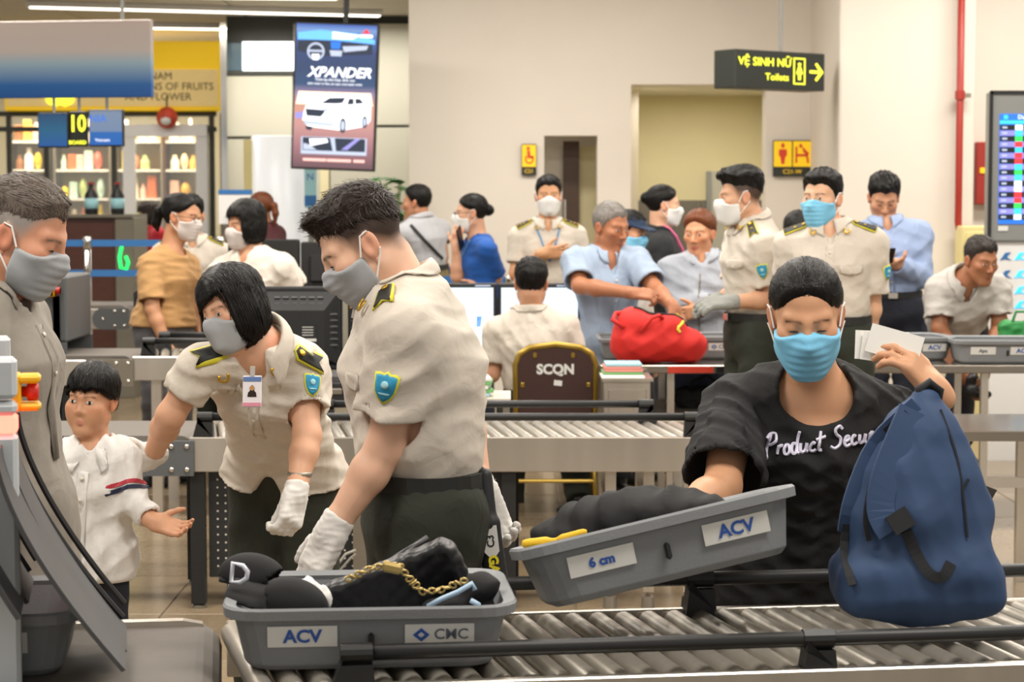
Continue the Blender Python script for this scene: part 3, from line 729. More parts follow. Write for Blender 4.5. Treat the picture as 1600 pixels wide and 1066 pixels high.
mat('glass', 'dfe8ea', .05, alpha=.13); mat('white_gloss', 'e6e6e4', .3); mat('chrome', 'd8d6d0', .12, 1.0); mat('belt_blue', '2f6fae', .6); mat('wood_brown', '4a2a20', .35, noise=(8, .25), stretch=(1, 1, 5)); mat('door_brown', '4d3626', .45, noise=(6, .2), stretch=(1, 1, 6))
mat('red_paint', 'a03026', .4); mat('sign_yellow_glow', 'f0c516', .5, emit=.22); mat('sign_cream_glow', 'e3c887', .7, noise=(90, .2), emit=.18); mat('sign_black', '262a24', .4); mat('lamp_yellow', 'e9ec3c', .5, emit=1.0); mat('lamp_white', 'ffffff', .5, emit=3.0); mat('lamp_tube', 'fff6e4', .5, emit=2.2)  # yellow and cream sign colours have slight emission added to brighten them
mat('frame_grey', '8f918e', .4, .3); mat('red_print', 'd8402a', .5); mat('cabinet_cream', 'dccf94', .5); mat('day_glass', 'f4f7f8', .3, emit=1.3); mat('glass_dark', '4d626e', .15); mat('green_neon', '20e060', .5, emit=1.5); mat('leaf', '3f7a34', .45, noise=(20, .25)); mat('stem', '5c6b35', .6); mat('pot', 'b9a58a', .6)
def struct(name, mb, m, **k): return tag(mb.build(name, m, **k), kind='structure')
YB, YC = 16.0, 14.6
fl = struct('floor', MB().box((0, 12, -.055), (26, 30, .1)), 'grout')
tm = {}
for i in range(-6, 6):
    for j in range(17):
        mm = 'stone' if (i * 7 + j * 5) % 3 else 'stone_b'
        if mm not in tm:
            o = MB().box((0, 0, 0), (.794, .794, .012), None, .002).build('tile', mm, fl); tm[mm] = o
        else: o = tm[mm].copy(); COL.objects.link(o); o.parent = fl
        o.location = (.4 + .8 * i + .25, 4.2 + .8 * j, -.005)
wb = MB()
def wx(px, Y): return (px - 800) / FPX * Y
def wz(py, Y): return float(at(800, py, Y)[2])
zc = wz(132, YB); zd = wz(212, YB)
xa, xb, xc, xd, xe, xf = [wx(p, YB) for p in (640, 850, 933, 985, 1195, 1330)]
H4 = 4.2
for x0, x1, z0, z1 in ((xa, xb, 0, H4), (xb, xc, zd, H4), (xc, xd, 0, H4), (xd, xe, zc, H4), (xe, xf, 0, H4)):
    wb.box(((x0 + x1) / 2, YB + .12, (z0 + z1) / 2), (x1 - x0, .24, z1 - z0))
struct('wall_back', wb, 'wall_paint')
# recess of the wide corridor
yr = 18.4
rc = MB().box(((xd + xe) / 2 + .4, yr + .05, 1.6), (3.2, .1, 3.2)); struct('wall_corridor', rc, 'wall_cream')
struct('wall_corridor_side', MB().box((xe + .34, (YB + yr) / 2 + .12, 1.6), (.1, yr - YB - .24, 3.2)), 'wall_cream')
struct('wall_corridor_inner', MB().box((xd - .1, (YB + yr) / 2 + .12, 1.6), (.06, yr - YB - .24, 3.2)), 'wall_cream')
struct('ceiling_corridor', MB().box(((xd + xe) / 2 + .2, (YB + yr) / 2 + .13, zc + .06), (2.2, yr - YB - .28, .06)), 'ceiling_white')
dd_ = struct('trim_1', MB().box(((xd + xe) / 2 + .2, yr - .012, .0), (.01, .01, .01)), 'grout')
for i in range(6):
    for j in range(3): MB().box((xd - .05 + .2 + .4 * i, yr - .01, .26 + .53 * j), (.394, .02, .524)).build('tile', 'tile_dado', dd_)
for j in range(3):
    for i in range(4): MB().box((xe + .28, yr - .3 - .56 * i, .26 + .53 * j), (.02, .55, .524)).build('tile', 'tile_dado', dd_)
dx0, dx1 = wx(1106, yr), wx(1166, yr); dz = wz(268, yr)
do = empty('door_1', ((dx0 + dx1) / 2, yr - .03, 0), kind='structure')
MB().box((0, 0, dz / 2), (dx1 - dx0, .05, dz)).build('leaf', mat('door_grey', 'b8b5a6', .5), do)
for x in (-1, 1): MB().box((x * (dx1 - dx0) / 2, -.01, dz / 2), (.04, .07, dz)).build('frame', 'frame_grey', do)
MB().box((-.05, -.04, 1.05), (.03, .05, .12), None, .005).build('handle', 'steel', do)
area_light('corridor_lamp_light', ((xd + xe) / 2 + .1, 17.2, zc - .01), .8, .5, 16)
# small doorway with brown frame
yn = 17.2
struct('wall_niche', MB().box(((xb + xc) / 2 + .1, yn + .05, 1.4), (1.0, .1, 2.8)), 'wall_paint')
d2 = empty('door_2', (wx(892, 16.6), 16.6, 0), kind='structure')
MB().box((0, 0, 1.02), (.13, .06, 2.08)).build('frame', 'door_brown', d2)
MB().box((-.24, .06, 1.02), (.36, .03, 2.0)).build('leaf', mat('door_pale', 'cfc8b8', .4), d2)
MB().box((-.05, -.05, 1.04), (.015, .03, 1.1)).build('push_bar', 'steel', d2)
MB().box((.22, .06, 1.02), (.3, .03, 2.0)).build('side_panel', 'wall_cream', d2)
struct('trim_2', MB().box((wx(925, 16.9), 16.9, .8), (.35, .03, 1.6)), 'tile_dado')
# column and right wall
x2 = wx(1308, YC); x3 = wx(1520, YC)
struct('wall_column', MB().box(((x2 + x3) / 2, YC + .85, 2.1), (x3 - x2, 1.7, 4.2)), 'wall_paint', bevel=.02)
struct('wall_right', MB().box((x3 + 1.6, YC + .45, 2.1), (3.4, .2, 4.2)), 'wall_paint')
struct('baseboard_right', MB().box(((x2 + x3) / 2 + 1, YC - .008, .05), (x3 - x2 + 2.0, .016, .1)), 'tile_dado')
# ceilings
struct('ceiling', MB().box((0, 8.2, CEIL + .05), (18, 15.6, .1)), 'ceiling_white')
cz = 3.32
cl = struct('ceiling_shop', MB().box((-4.2, 20.5, cz + .14), (10, 9, .06)), 'joint_dark')
for i in range(5):
    for j in range(6):
        MB().box((-8.2 + 1.62 * i, 16.7 + 1.5 * j, cz + .04), (1.6, 1.48, .06)).build('panel', 'ceiling_white', cl)
def ceiling_lamp(x, y, z, L, ang, label, w=.14):
    e = empty('ceiling_lamp', (x, y, z), ang, label, 'ceiling lamp', 'strip lamps on the ceiling')
    MB().box((0, 0, -.015), (L, w, .05), None, .01).build('housing', 'white_gloss', e); MB().box((0, 0, -.045), (L - .06, w - .04, .012)).build('diffuser', 'lamp_tube', e)
    return e
ceiling_lamp(wx(330, 18.6), 18.6, cz, 3.2, .28, 'long white strip lamp above the yellow shop sign')
ceiling_lamp(wx(420, 20.6), 20.6, cz, 2.6, .18, 'white strip lamp nearest the clerestory window')
ceiling_lamp(wx(330, 17.3), 17.3, cz, 2.2, .1, 'white strip lamp at the top edge above the advertising screen')
# panelled wall left of the white wall
yp = 19.5
pw = struct('wall_left', MB().box(((wx(354, yp) + wx(650, yp)) / 2, yp + .2, 1.9), (wx(650, yp) - wx(354, yp), .1, 3.8)), 'joint_dark')
def panel(px0, px1, py0, py1, m='panel_beige', par=None, Y=None, th=.05, name='panel'):
    Y = Y or yp; a, b = wx(px0, Y), wx(px1, Y); z0, z1 = max(0, wz(py1, Y)), wz(py0, Y)
    return MB().box(((a + b) / 2, Y + .1, (z0 + z1) / 2), (b - a, th, z1 - z0), None, .004).build(name, m, par or pw)
panel(356, 458, 118, 213); panel(356, 395, 217, 640); panel(399, 500, 217, 640); panel(460, 498, 36, 213)
panel(500, 514, 36, 640, 'wall_cream'); panel(516, 640, 36, 195); panel(516, 640, 199, 640)
w1 = empty('window_1', (0, 0, 0), kind='structure'); panel(380, 460, 64, 110, 'day_glass', w1, name='pane'); panel(356, 380, 66, 110, 'glass_dark', w1, name='pane'); panel(355, 462, 110, 117, 'joint_dark', w1, th=.08, name='frame')
struct('trim_3', MB().box((wx(353, 19.4), 19.4, 1.6), (.06, .08, 3.3)), 'chrome')
struct('wall_shop_back', MB().box((-5.2, 24.2, 1.7), (6.5, .1, 3.4)), 'panel_beige')
# ---- TV with the car advertisement
def screen_quad(mb, pts, f): return mb.add([f(*p) for p in pts], [tuple(range(len(pts)))])
YT = 15.4; TW, TH = .605, 1.068
tv = empty('advertising_screen', tuple(at(523, 151, YT)), 0, 'tall hanging screen showing a white car advertisement', 'screen'); tv.rotation_euler = (0, math.radians(2.2), math.radians(-4))
MB().box((0, .03, 0), (TW + .03, .06, TH + .03), None, .006).build('casing', 'black_plastic', tv)
MB().tube([(.06, .04, TH / 2), (.06, .04, TH / 2 + .9)], .02, 8).build('pole', 'black_metal', tv)
def grad_mat(name, stops, emit, axis=2, lo=-.5, hi=.5):
    m = mat(name, 'ffffff', .4); nt = m.node_tree; b = nt.nodes['Principled BSDF']; tc = nt.nodes.new('ShaderNodeTexCoord'); sp = nt.nodes.new('ShaderNodeSeparateXYZ'); mr = nt.nodes.new('ShaderNodeMapRange'); cr = nt.nodes.new('ShaderNodeValToRGB')
    nt.links.new(tc.outputs['Object'], sp.inputs[0]); nt.links.new(sp.outputs[axis], mr.inputs[0]); mr.inputs[1].default_value = lo; mr.inputs[2].default_value = hi; nt.links.new(mr.outputs[0], cr.inputs[0])
    while len(cr.color_ramp.elements) < len(stops): cr.color_ramp.elements.new(.5)
    for e, (p, c) in zip(cr.color_ramp.elements, stops): e.position = p; e.color = (*srgb(c), 1)
    nt.links.new(cr.outputs[0], b.inputs['Base Color'])
    if emit: b.inputs['Base Color'].default_value = (0, 0, 0, 1); nt.links.remove(b.inputs['Base Color'].links[0]); nt.links.new(cr.outputs[0], b.inputs['Emission Color']); b.inputs['Emission Strength'].default_value = emit; b.inputs['Base Color'].default_value = (.02, .02, .02, 1)
    return m
grad_mat('ad_picture', [(0, '6b4a52'), (.14, 'a8747c'), (.30, 'd49a94'), (.42, 'e0a088'), (.52, '9a86a8'), (.58, '1f4a78'), (.70, '143a68'), (.80, '1c3c74'), (.90, '3a62b0'), (.96, '7aa0d8'), (1, '2a5ab8')], .75, 2, -TH / 2, TH / 2)
sc = MB().box((0, -.004, 0), (TW, .006, TH)).build('display', 'ad_picture', tv)
for nm, c, e in (('px_white', 'eef2fb', .8), ('px_dark', '1d2738', .6), ('px_mid', '9aa6bd', .7), ('px_red', 'e03030', .8), ('px_pink', 'd8a6a0', .7), ('px_sky', '5aa0ee', .8), ('px_glow', 'ffd9b8', .8), ('px_blue', '1f62c4', .8), ('px_green', '30d050', .8), ('px_cyan', '35b4e8', .8), ('px_black', '10141c', .4), ('px_lilac', '7a78b8', .7)): mat(nm, c, .5, emit=e)
def art(poly, m, k=0, name='picture', par=None, W=TW, Hh=TH):
    return MB().add([((u - .5) * W, -.0085 - .0012 * k, (.5 - v) * Hh) for u, v in poly], [tuple(range(len(poly)))]).build(name, m, par or sc)
art([(.02, .06), (.3, .04), (.75, .06), (.98, .1), (.98, .13), (.5, .11), (.02, .11)], 'px_sky', 0); art([(.45, .05), (.8, .07), (.7, .10), (.45, .10)], 'px_white', 1)
art([(.02, .12), (.25, .11), (.95, .13), (.95, .20), (.3, .22), (.02, .19)], 'px_dark', 1); art([(.58, .15), (.9, .14), (.88, .17), (.6, .19)], 'px_mid', 2)
art([(.25 + .11 * math.cos(t), .19 + .062 * math.sin(t)) for t in np.linspace(0, 6.28, 20)[:-1]], 'px_mid', 2); art([(.25 + .085 * math.cos(t), .19 + .047 * math.sin(t)) for t in np.linspace(0, 6.28, 20)[:-1]], 'px_dark', 3); art([(.2, .21), (.3, .21), (.28, .25), (.22, .25)], 'px_white', 4); art([(.15, .18), (.35, .18), (.33, .195), (.17, .195)], 'px_mid', 4)
art([(.43, .12), (.56, .12), (.55, .17), (.44, .17)], 'px_blue', 3); art([(.42, .18), (.58, .18), (.57, .22), (.44, .22)], 'px_mid', 3)
art([(.87, .025), (.92, .055), (.82, .055)], 'px_red', 2); art([(.79, .065), (.95, .065), (.95, .085), (.79, .085)], 'px_white', 2)
lettering('XPANDER', .105, (0.03, -.012, TH * (.5 - .335)), X0, Z1, 'px_white', sc, bold=.002, shear=.3, sx=1.0)
lettering('Thiet ke the thao dinh cao', .028, (0, -.012, TH * (.5 - .385)), X0, Z1, 'px_white', sc); lettering('tam vuon vi the, an tam moi hanh trinh', .026, (0, -.012, TH * (.5 - .413)), X0, Z1, 'px_white', sc)
art([(.05, .47), (.95, .47), (.98, .56), (.02, .56)], 'px_glow', 0); art([(.02, .62), (.12, .61), (.12, .66), (.02, .66)], 'px_lilac', 0)
art([(.12, .62), (.15, .565), (.30, .55), (.42, .505), (.58, .49), (.78, .495), (.9, .53), (.96, .57), (.955, .66), (.9, .70), (.6, .735), (.18, .715), (.11, .67)], 'px_white', 1)
art([(.33, .55), (.44, .51), (.64, .505), (.6, .545), (.5, .55)], 'px_dark', 2); art([(.68, .51), (.82, .51), (.87, .54), (.66, .555)], 'px_dark', 2); art([(.74, .508), (.755, .508), (.765, .548), (.745, .55)], 'px_white', 3)
art([(.14, .59), (.36, .595), (.4, .60), (.34, .645), (.16, .64)], 'px_dark', 2); art([(.36, .585), (.42, .58), (.44, .60), (.38, .61)], 'px_mid', 3); art([(.12, .67), (.5, .685), (.5, .71), (.14, .70)], 'px_mid', 2); art([(.15, .71), (.24, .715), (.22, .74), (.16, .735)], 'px_dark', 2); art([(.58, .60), (.92, .58), (.92, .59), (.58, .615)], 'px_mid', 2)
for cx, cy, r in ((.615, .70, .052), (.885, .67, .042)):
    art([(cx + r * .8 * math.cos(t), cy + r * math.sin(t) * 1.0) for t in np.linspace(0, 6.28, 20)[:-1]], 'px_dark', 3); art([(cx + r * .5 * math.cos(t), cy + r * .65 * math.sin(t)) for t in np.linspace(0, 6.28, 16)[:-1]], 'px_mid', 4)
art([(.1, .785), (.92, .785), (.92, .905), (.1, .905)], 'px_mid', 1); art([(.12, .79), (.46, .79), (.5, .88), (.12, .88)], 'px_dark', 2); art([(.52, .79), (.90, .79), (.90, .88), (.54, .88)], 'px_dark', 2)
art([(.2, .80), (.42, .795), (.44, .82), (.22, .85)], 'px_white', 3); art([(.6, .87), (.78, .79), (.84, .79), (.68, .87)], 'px_lilac', 3); art([(.13, .83), (.2, .84), (.3, .875), (.13, .875)], 'px_mid', 3)
for a, b in ((.13, .42), (.43, .73), (.76, .9)): art([(a, .935), (b, .935), (b, .955), (a, .955)], 'px_pink', 2)
# ---- blue hanging banner
YBn = 13.5; bnc = (at(0, 90, YBn) + at(242, 100, YBn)) / 2
bn = empty('hanging_banner', tuple(at(96, 93, YBn)), math.radians(-9), 'wide hanging sign fading from grey down to blue', 'sign')
grad_mat('banner_print', [(0, '0d4a92'), (.18, '1a5a9c'), (.45, '8aa3b4'), (.6, 'b3aaa6'), (1, 'b7a9a2')], 0, 2, -.26, .26)
MB().box((0, 0, 0), (1.24, .05, .50), None, .004).build('board', 'banner_print', bn); MB().tube([(.42, 0, .25), (.42, 0, 1.6)], .012, 8).build('rod', 'frame_grey', bn); MB().tube([(-.6, 0, .25), (-.6, 0, 1.6)], .012, 8).build('rod', 'frame_grey', bn)
# ---- shop front
YS = 21.0
fb = empty('shop_sign', (wx(183, YS - .15), YS - .15, wz(120, YS)), 0, 'yellow and cream shop fascia sign above the glass shop front', 'sign')
fw_, fh = wx(351, YS) - wx(10, YS), wz(64, YS) - wz(172, YS)
MB().box((0, .1, 0), (fw_, .2, fh), None, .01).build('board', 'sign_yellow_glow', fb); MB().box((-.02, -.01, -.12), (fw_ - .1, .03, fh - .33)).build('panel', 'sign_cream_glow', fb)
mat('sign_ink', '5a4a2c', .6)
for t, px, py in (('VIETNAM', 240, 121), ('GARDENS OF FRUITS', 262, 137), ('AND FLOWER', 252, 153)):
    q = at(px, py, YS); lettering(t, .105, (q[0] - fb.location[0], -.03, q[2] - fb.location[2]), X0, Z1, 'sign_ink', fb)
q = at(100, 156, YS); em = MB(); em.prism([(-.17, .08), (.17, .08), (.13, -.04), (.05, -.08), (0, -.05), (-.05, -.08), (-.13, -.04)], (q[0] - fb.location[0], -.05, q[2] - fb.location[2]), X0, Z1, .03); em.build('emblem', 'lamp_yellow', fb)
sf = empty('glass_storefront', (wx(170, YS), YS, 0), 0, 'glass shop front with dark mullions under the yellow sign', 'shop front')
zt = wz(178, YS)
for px in (18, 76, 181, 333, 350): MB().box((wx(px, YS) - sf.location[0], 0, zt / 2), (.05, .06, zt)).build('mullion', 'joint_dark', sf)
for pz in (178, 202): MB().box((0, 0, wz(pz, YS)), (fw_, .05, .05)).build('rail', 'joint_dark', sf)
ps = [18, 76, 181, 333]
for a, b in zip(ps[:-1], ps[1:]): MB().box(((wx(a, YS) + wx(b, YS)) / 2 - sf.location[0], .01, zt / 2), (wx(b, YS) - wx(a, YS) - .05, .01, zt)).build('pane', 'glass', sf)
dfm = empty('shop_door', (wx(261, YS - .1), YS - .1, 0), 0, 'wide white door frame at the shop entrance', 'door frame')
hw = (wx(325, YS) - wx(197, YS)) / 2; ztd = wz(197, YS)
for sg in (-1, 1): MB().box((sg * (hw - .05), 0, ztd / 2), (.12, .08, ztd)).build('post', 'white_gloss', dfm)
MB().box((0, -.006, ztd - .05), (2 * hw + .02, .10, .12)).build('header', 'white_gloss', dfm)
lt_ = empty('shop_lantern', tuple(at(261, 184, YS - .25)), 0, 'round red and white lantern over the shop door', 'lantern'); MB().ball((0, 0, 0), .11, 14, 10).build('globe', mat('lantern_red', 'c8452e', .5, noise=(14, .6)), lt_, smooth=True); MB().ball((0, -.07, -.03), (.06, .05, .05), 10, 8).build('flower', 'sticker', lt_, smooth=True); MB().tube([(0, 0, .1), (0, 0, .22)], .01, 6).build('cord', 'stem', lt_)
# shelves and goods
YG = 22.4; rnd = random.Random(4)
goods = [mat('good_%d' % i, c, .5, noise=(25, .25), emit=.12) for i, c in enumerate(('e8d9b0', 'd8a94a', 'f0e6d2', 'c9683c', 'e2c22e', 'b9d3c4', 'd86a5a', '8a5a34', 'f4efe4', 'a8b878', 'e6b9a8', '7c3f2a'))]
gname = ['cream', 'amber', 'ivory', 'orange', 'yellow', 'pale green', 'coral', 'brown', 'white', 'olive', 'pink', 'dark red']
shelf_units = []
for k, (pa, pb, nm) in enumerate(((22, 84, 'glass side'), (92, 178, 'left of the shop door'), (188, 258, 'inside the shop door'), (262, 318, 'right inside the shop door'))):
    xa_, xb_ = wx(pa, YG), wx(pb, YG)
    u = empty('shop_shelf', ((xa_ + xb_) / 2, YG, 0), 0, 'lit shop shelf unit %s behind the glass' % nm, 'shelf'); wd = xb_ - xa_
    MB().box((0, .2, 1.2), (wd, .03, 2.4)).build('back_panel', mat('shelf_back', 'b9a688', .7), u)
    for sg in (-1, 1): MB().box((sg * wd / 2, .03, 1.2), (.025, .36, 2.4)).build('side_panel', 'wood_brown' if k == 3 else 'steel_dull', u)
    for r in range(7):
        z = .35 + .31 * r
        MB().box((0, .03, z), (wd - .03, .34, .025)).build('shelf_board', 'white_gloss', u)
        if z < 1.0: continue
        x = -wd / 2 + .05; ni = 0
        while x < wd / 2 - .13:
            w = rnd.uniform(.07, .11); h = rnd.uniform(.14, .25); ci = rnd.randrange(len(goods)); kind = rnd.randrange(3); mb = MB()
            if kind == 0: mb.box((0, 0, h / 2), (w, .09, h), None, .008)
            elif kind == 1: mb.lathe([(w * .42, 0), (w * .48, h * .1), (w * .48, h * .6), (w * .25, h * .78), (w * .25, h * .95), (w * .2, h)], 10)
            else: mb.ball((0, 0, h * .45), (w * .52, .06, h * .45), 10, 8)
            o = mb.build(('packet', 'jar', 'pouch')[kind], goods[ci], None, (u.location[0] + x + w / 2, YG - .06, z + .0127), smooth=kind > 0)
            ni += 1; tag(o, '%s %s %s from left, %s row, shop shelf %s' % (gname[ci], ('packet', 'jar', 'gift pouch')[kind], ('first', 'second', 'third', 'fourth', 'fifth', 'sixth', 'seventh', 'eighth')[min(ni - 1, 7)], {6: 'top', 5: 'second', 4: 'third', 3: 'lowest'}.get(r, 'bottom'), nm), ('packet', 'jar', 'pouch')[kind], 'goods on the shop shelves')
            x += w + rnd.uniform(.004, .02)
# hanging counter displays
def hang_disp(px0, px1, py0, py1, Y, label, m, yaw):
    c = at((px0 + px1) / 2, (py0 + py1) / 2, Y); w = wx(px1, Y) - wx(px0, Y); h = wz(py0, Y) - wz(py1, Y)
    e = empty('counter_display', tuple(c), yaw, label, 'display', 'counter displays under the blue banner'); MB().box((0, .02, 0), (w, .04, h), None, .005).build('casing', 'black_plastic', e); s_ = MB().box((0, -.003, 0), (w - .015, .006, h - .02)).build('display', m, e)
    MB().tube([(0, .03, h / 2), (0, .03, h / 2 + .13)], .01, 6).build('rod', 'frame_grey', e)
    return e, w, h, s_
grad_mat('disp_blue', [(0, '0d63b8'), (.5, '1b6f98'), (1, '1d4a7c')], .5, 2, -.12, .12); grad_mat('disp_grey', [(0, '0f6bc8'), (.38, '1a6fc2'), (.42, '7d95b8'), (1, '8a9bb4')], .6, 2, -.13, .13)
hang_disp(58, 107, 176, 231, 13.55, 'small blue display left of the yellow number ten', 'disp_blue', -.12)
e, w, h, s_ = hang_disp(108, 136, 174, 229, 13.55, 'narrow black display with glowing yellow number ten', 'sign_black', -.12); lettering('10', .150, (0, -.012, .03), X0, Z1, 'lamp_yellow', s_, bold=.004, sx=.8); lettering('BOARD', .035, (0, -.012, -.09), X0, Z1, 'lamp_yellow', s_, bold=.001)
e, w, h, s_ = hang_disp(138, 193, 171, 229, 13.55, 'blue and grey display right of the yellow number ten', 'disp_grey', -.12); lettering('NIA', .07, (-.05, -.012, .06), X0, Z1, 'px_blue', s_); lettering('Vietnam', .03, (-.02, -.012, -.08), X0, Z1, 'px_white', s_)
# ---- illuminated toilet sign
ca, cb_ = at(1149, 108, 14.05), at(1289, 112, 14.56); sdir = cb_ - ca; sw = float(np.hypot(sdir[0], sdir[1])); syaw = math.atan2(sdir[1], sdir[0]); sh_ = .262
sg_ = empty('toilet_sign', tuple((ca + cb_) / 2), syaw, 'black illuminated sign with yellow lettering and right arrow', 'sign')
MB().box((0, .11, 0), (sw, .22, sh_), None, .006).build('housing', 'sign_black', sg_); MB().tube([(.1, .11, sh_ / 2), (.1, .11, 1.6)], .012, 6).build('rod', 'frame_grey', sg_)
ks = sw / .63
lettering('VỆ SINH NỮ', .078, (-.115 * ks, -.004, .05), X0, Z1, 'lamp_yellow', sg_, bold=.0012, sx=ks * .86); lettering('Toilets', .066, (-.03 * ks, -.004, -.05), X0, Z1, 'lamp_yellow', sg_, bold=.0008, sx=ks * .9)
ic = MB(); o1 = [(-.042, -.092), (.042, -.092), (.042, .092), (-.042, .092)]; i1 = [(x * .8, y * .9) for x, y in o1]
ic.add([((.128 + x) * ks, -.004, y) for x, y in o1 + i1], [(i, (i + 1) % 4, 4 + (i + 1) % 4, 4 + i) for i in range(4)]); ic.build('icon_frame', 'lamp_yellow', sg_)
fg = MB(); fg.add([((.128 + x) * ks, -.005, y) for x, y in ((-.009, -.06), (.009, -.06), (.011, -.02), (.024, -.02), (.010, .03), (-.010, .03), (-.024, -.02), (-.011, -.02))], [(0, 1, 2, 7), (3, 4, 5, 6)]); fg.add([((.128 + .012 * math.cos(t)) * ks, -.005, .047 + .012 * math.sin(t)) for t in np.linspace(0, 6.28, 11)[:-1]], [tuple(range(10))]); fg.build('icon_figure', 'lamp_yellow', sg_)
ar = MB(); ar.add([((.248 + x * .85) * ks, -.004, y * .9) for x, y in ((-.055, -.011), (.03, -.011), (.03, .011), (-.055, .011), (-.01, .06), (.005, .072), (.062, 0), (.032, 0), (.005, -.072), (-.01, -.06))], [(0, 1, 2, 3), (4, 7, 6, 5), (7, 9, 8, 6)]); ar.build('arrow', 'lamp_yellow', sg_)
# ---- wall pictogram signs
def wall_sign(px0, px1, py0, py1, Y, label, n):
    c = at((px0 + px1) / 2, (py0 + py1) / 2, Y); w = wx(px1, Y) - wx(px0, Y); h = wz(py0, Y) - wz(py1, Y)
    e = empty('wall_sign', tuple(c), 0, label, 'sign'); MB().box((0, .012, 0), (w, .024, h), None, .003).build('board', 'sign_black', e)
    for i in range(n):
        cx = (i - (n - 1) / 2) * w / n; MB().box((cx, -.003, h * .12), (w / n * .93, .008, h * .70)).build('panel', 'sign_yellow_glow', e); g = MB()
        def P2(pts): g.add([(cx + x * w / n, -.009, h * .12 + y * h) for x, y in pts], [tuple(range(len(pts)))])
        if i == 0 and n == 2:
            P2([(.10 * math.cos(t), .23 + .07 * math.sin(t)) for t in np.linspace(0, 6.28, 11)[:-1]]); P2([(-.2, .13), (.2, .13), (.22, -.02), (.12, -.1), (.08, -.28), (-.08, -.28), (-.12, -.1), (-.22, -.02)])
        elif n == 2:
            P2([(-.35, .2), (-.25, .2), (-.25, -.25), (-.35, -.25)]); P2([(-.25, .0), (.3, .0), (.3, -.07), (-.25, -.07)]); P2([(.0, .22), (.2, .1), (.36, .02), (.3, -.04), (.05, .05)]); P2([(.2, -.07), (.32, -.07), (.36, -.25), (.26, -.25)]); P2([(-.08 + .08 * math.cos(t), .22 + .06 * math.sin(t)) for t in np.linspace(0, 6.28, 11)[:-1]])
        else:
            P2([(-.05 + .12 * math.cos(t), .24 + .06 * math.sin(t)) for t in np.linspace(0, 6.28, 11)[:-1]]); P2([(-.14, .17), (.06, .17), (.1, .0), (.3, -.02), (.3, -.08), (-.1, -.08)]); ring = [(.02 + .3 * math.cos(t), -.1 + .16 * math.sin(t)) for t in np.linspace(2.4, 7.2, 14)]; rin = [(.02 + .2 * math.cos(t), -.1 + .11 * math.sin(t)) for t in np.linspace(7.2, 2.4, 14)]; P2(ring + rin)
        g.build('pictogram', 'red_print', e)
    lettering('C21-W' if n == 2 else 'C21', h * .17, (0, -.004, -h * .37), X0, Z1, 'sign_yellow_glow', e)
wall_sign(1208, 1268, 219, 276, YB - .04, 'yellow sign with red woman and baby changing pictograms', 2)
wall_sign(815, 838, 225, 274, YB - .04, 'narrow yellow wheelchair pictogram sign beside the doorway', 1)
# ---- pipe, fire box, cabinet
pp = empty('red_pipe', (wx(1496, YC - .1), YC - .1, 1.4), 0, 'red vertical fire pipe bending into the wall', 'pipe'); zb = wz(362, YC) - 1.4
MB().tube([(0, 0, 2.6), (0, 0, zb + .06), (.01, .01, zb + .02), (.05, .04, zb), (.09, .1, zb)], .026, 12).build('tube', 'red_paint', pp, smooth=True); zj = wz(150, YC) - 1.4; MB().lathe([(.034, -.03), (.036, -.03), (.036, .03), (.034, .03)], 12, (0, 0, zj)).build('coupling', 'red_paint', pp); MB().box((.05, .03, zj), (.06, .05, .03)).build('bracket', 'steel_dull', pp)
fbx = empty('fire_cabinet', (wx(1540, YC + .3), YC + .3, wz(270, YC)), 0, 'flat red fire equipment cabinet on the wall beside the flight display', 'cabinet'); MB().box((.06, 0, 0), (.30, .1, .45), None, .006).build('body', 'red_paint', fbx); MB().box((-.04, -.055, .02), (.05, .012, .04)).build('latch', 'sign_yellow_glow', fbx)
cb = empty('cream_cabinet', (wx(1528, YC - .26), YC - .26, 0), 0, 'plain cream cabinet standing against the right wall', 'cabinet'); hcb = wz(353, YC - .2); MB().box((0, .1, hcb / 2), (.24, .22, hcb), None, .008).build('body', 'cabinet_cream', cb); MB().box((0, -.055, hcb / 2), (.20, .012, hcb - .08), None, .004).build('door', 'cabinet_cream', cb)
# ---- flight information totem
YF = 12.4; fx0 = wx(1543, YF); ft = empty('flight_display', (fx0 + .38, YF, 0), 0, 'grey totem screen listing flights in coloured rows', 'screen'); zt_, zl_ = wz(143, YF), wz(378, YF)
MB().box((0, .06, (zt_ + zl_) / 2), (.76, .12, zt_ - zl_), None, .01).build('housing', 'frame_grey', ft); MB().box((0, .07, zl_ / 2), (.70, .08, zl_)).build('stand', 'white_gloss', ft)
zs0, zs1 = wz(350, YF), wz(178, YF); sx0 = wx(1558, YF) - ft.location[0]; scn = MB().box(((sx0 + .32) / 2, -.003, (zs0 + zs1) / 2), (.32 - sx0, .008, zs1 - zs0)).build('display', 'px_blue', ft)
MB().box((0, -.006, zt_ - .005), (.76, .02, .02)).build('edge', 'black_metal', ft); MB().box((-.375, -.006, (zt_ + zl_) / 2), (.02, .02, zt_ - zl_)).build('edge', 'black_metal', ft)
nr_ = 17; rh = (zs1 - zs0 - .09) / nr_; seq = ['px_white', 'px_cyan', 'px_green', 'px_red', 'px_cyan', 'px_red', 'px_red', 'px_cyan', 'px_green', 'px_cyan', 'px_white', 'px_white', 'px_red', 'px_red', 'px_green', 'px_cyan', 'px_white']
MB().box(((sx0 + .32) / 2, -.008, zs1 - .05), (.32 - sx0, .004, .02)).build('row', 'px_cyan', scn); lettering('Danh sách chuyến bay', .036, (sx0 + .27, -.0105, zs1 - .02), X0, Z1, 'px_white', scn); MB().box((sx0 + .035, -.01, zs1 - .02), (.025, .004, .025)).build('logo', 'px_cyan', scn)
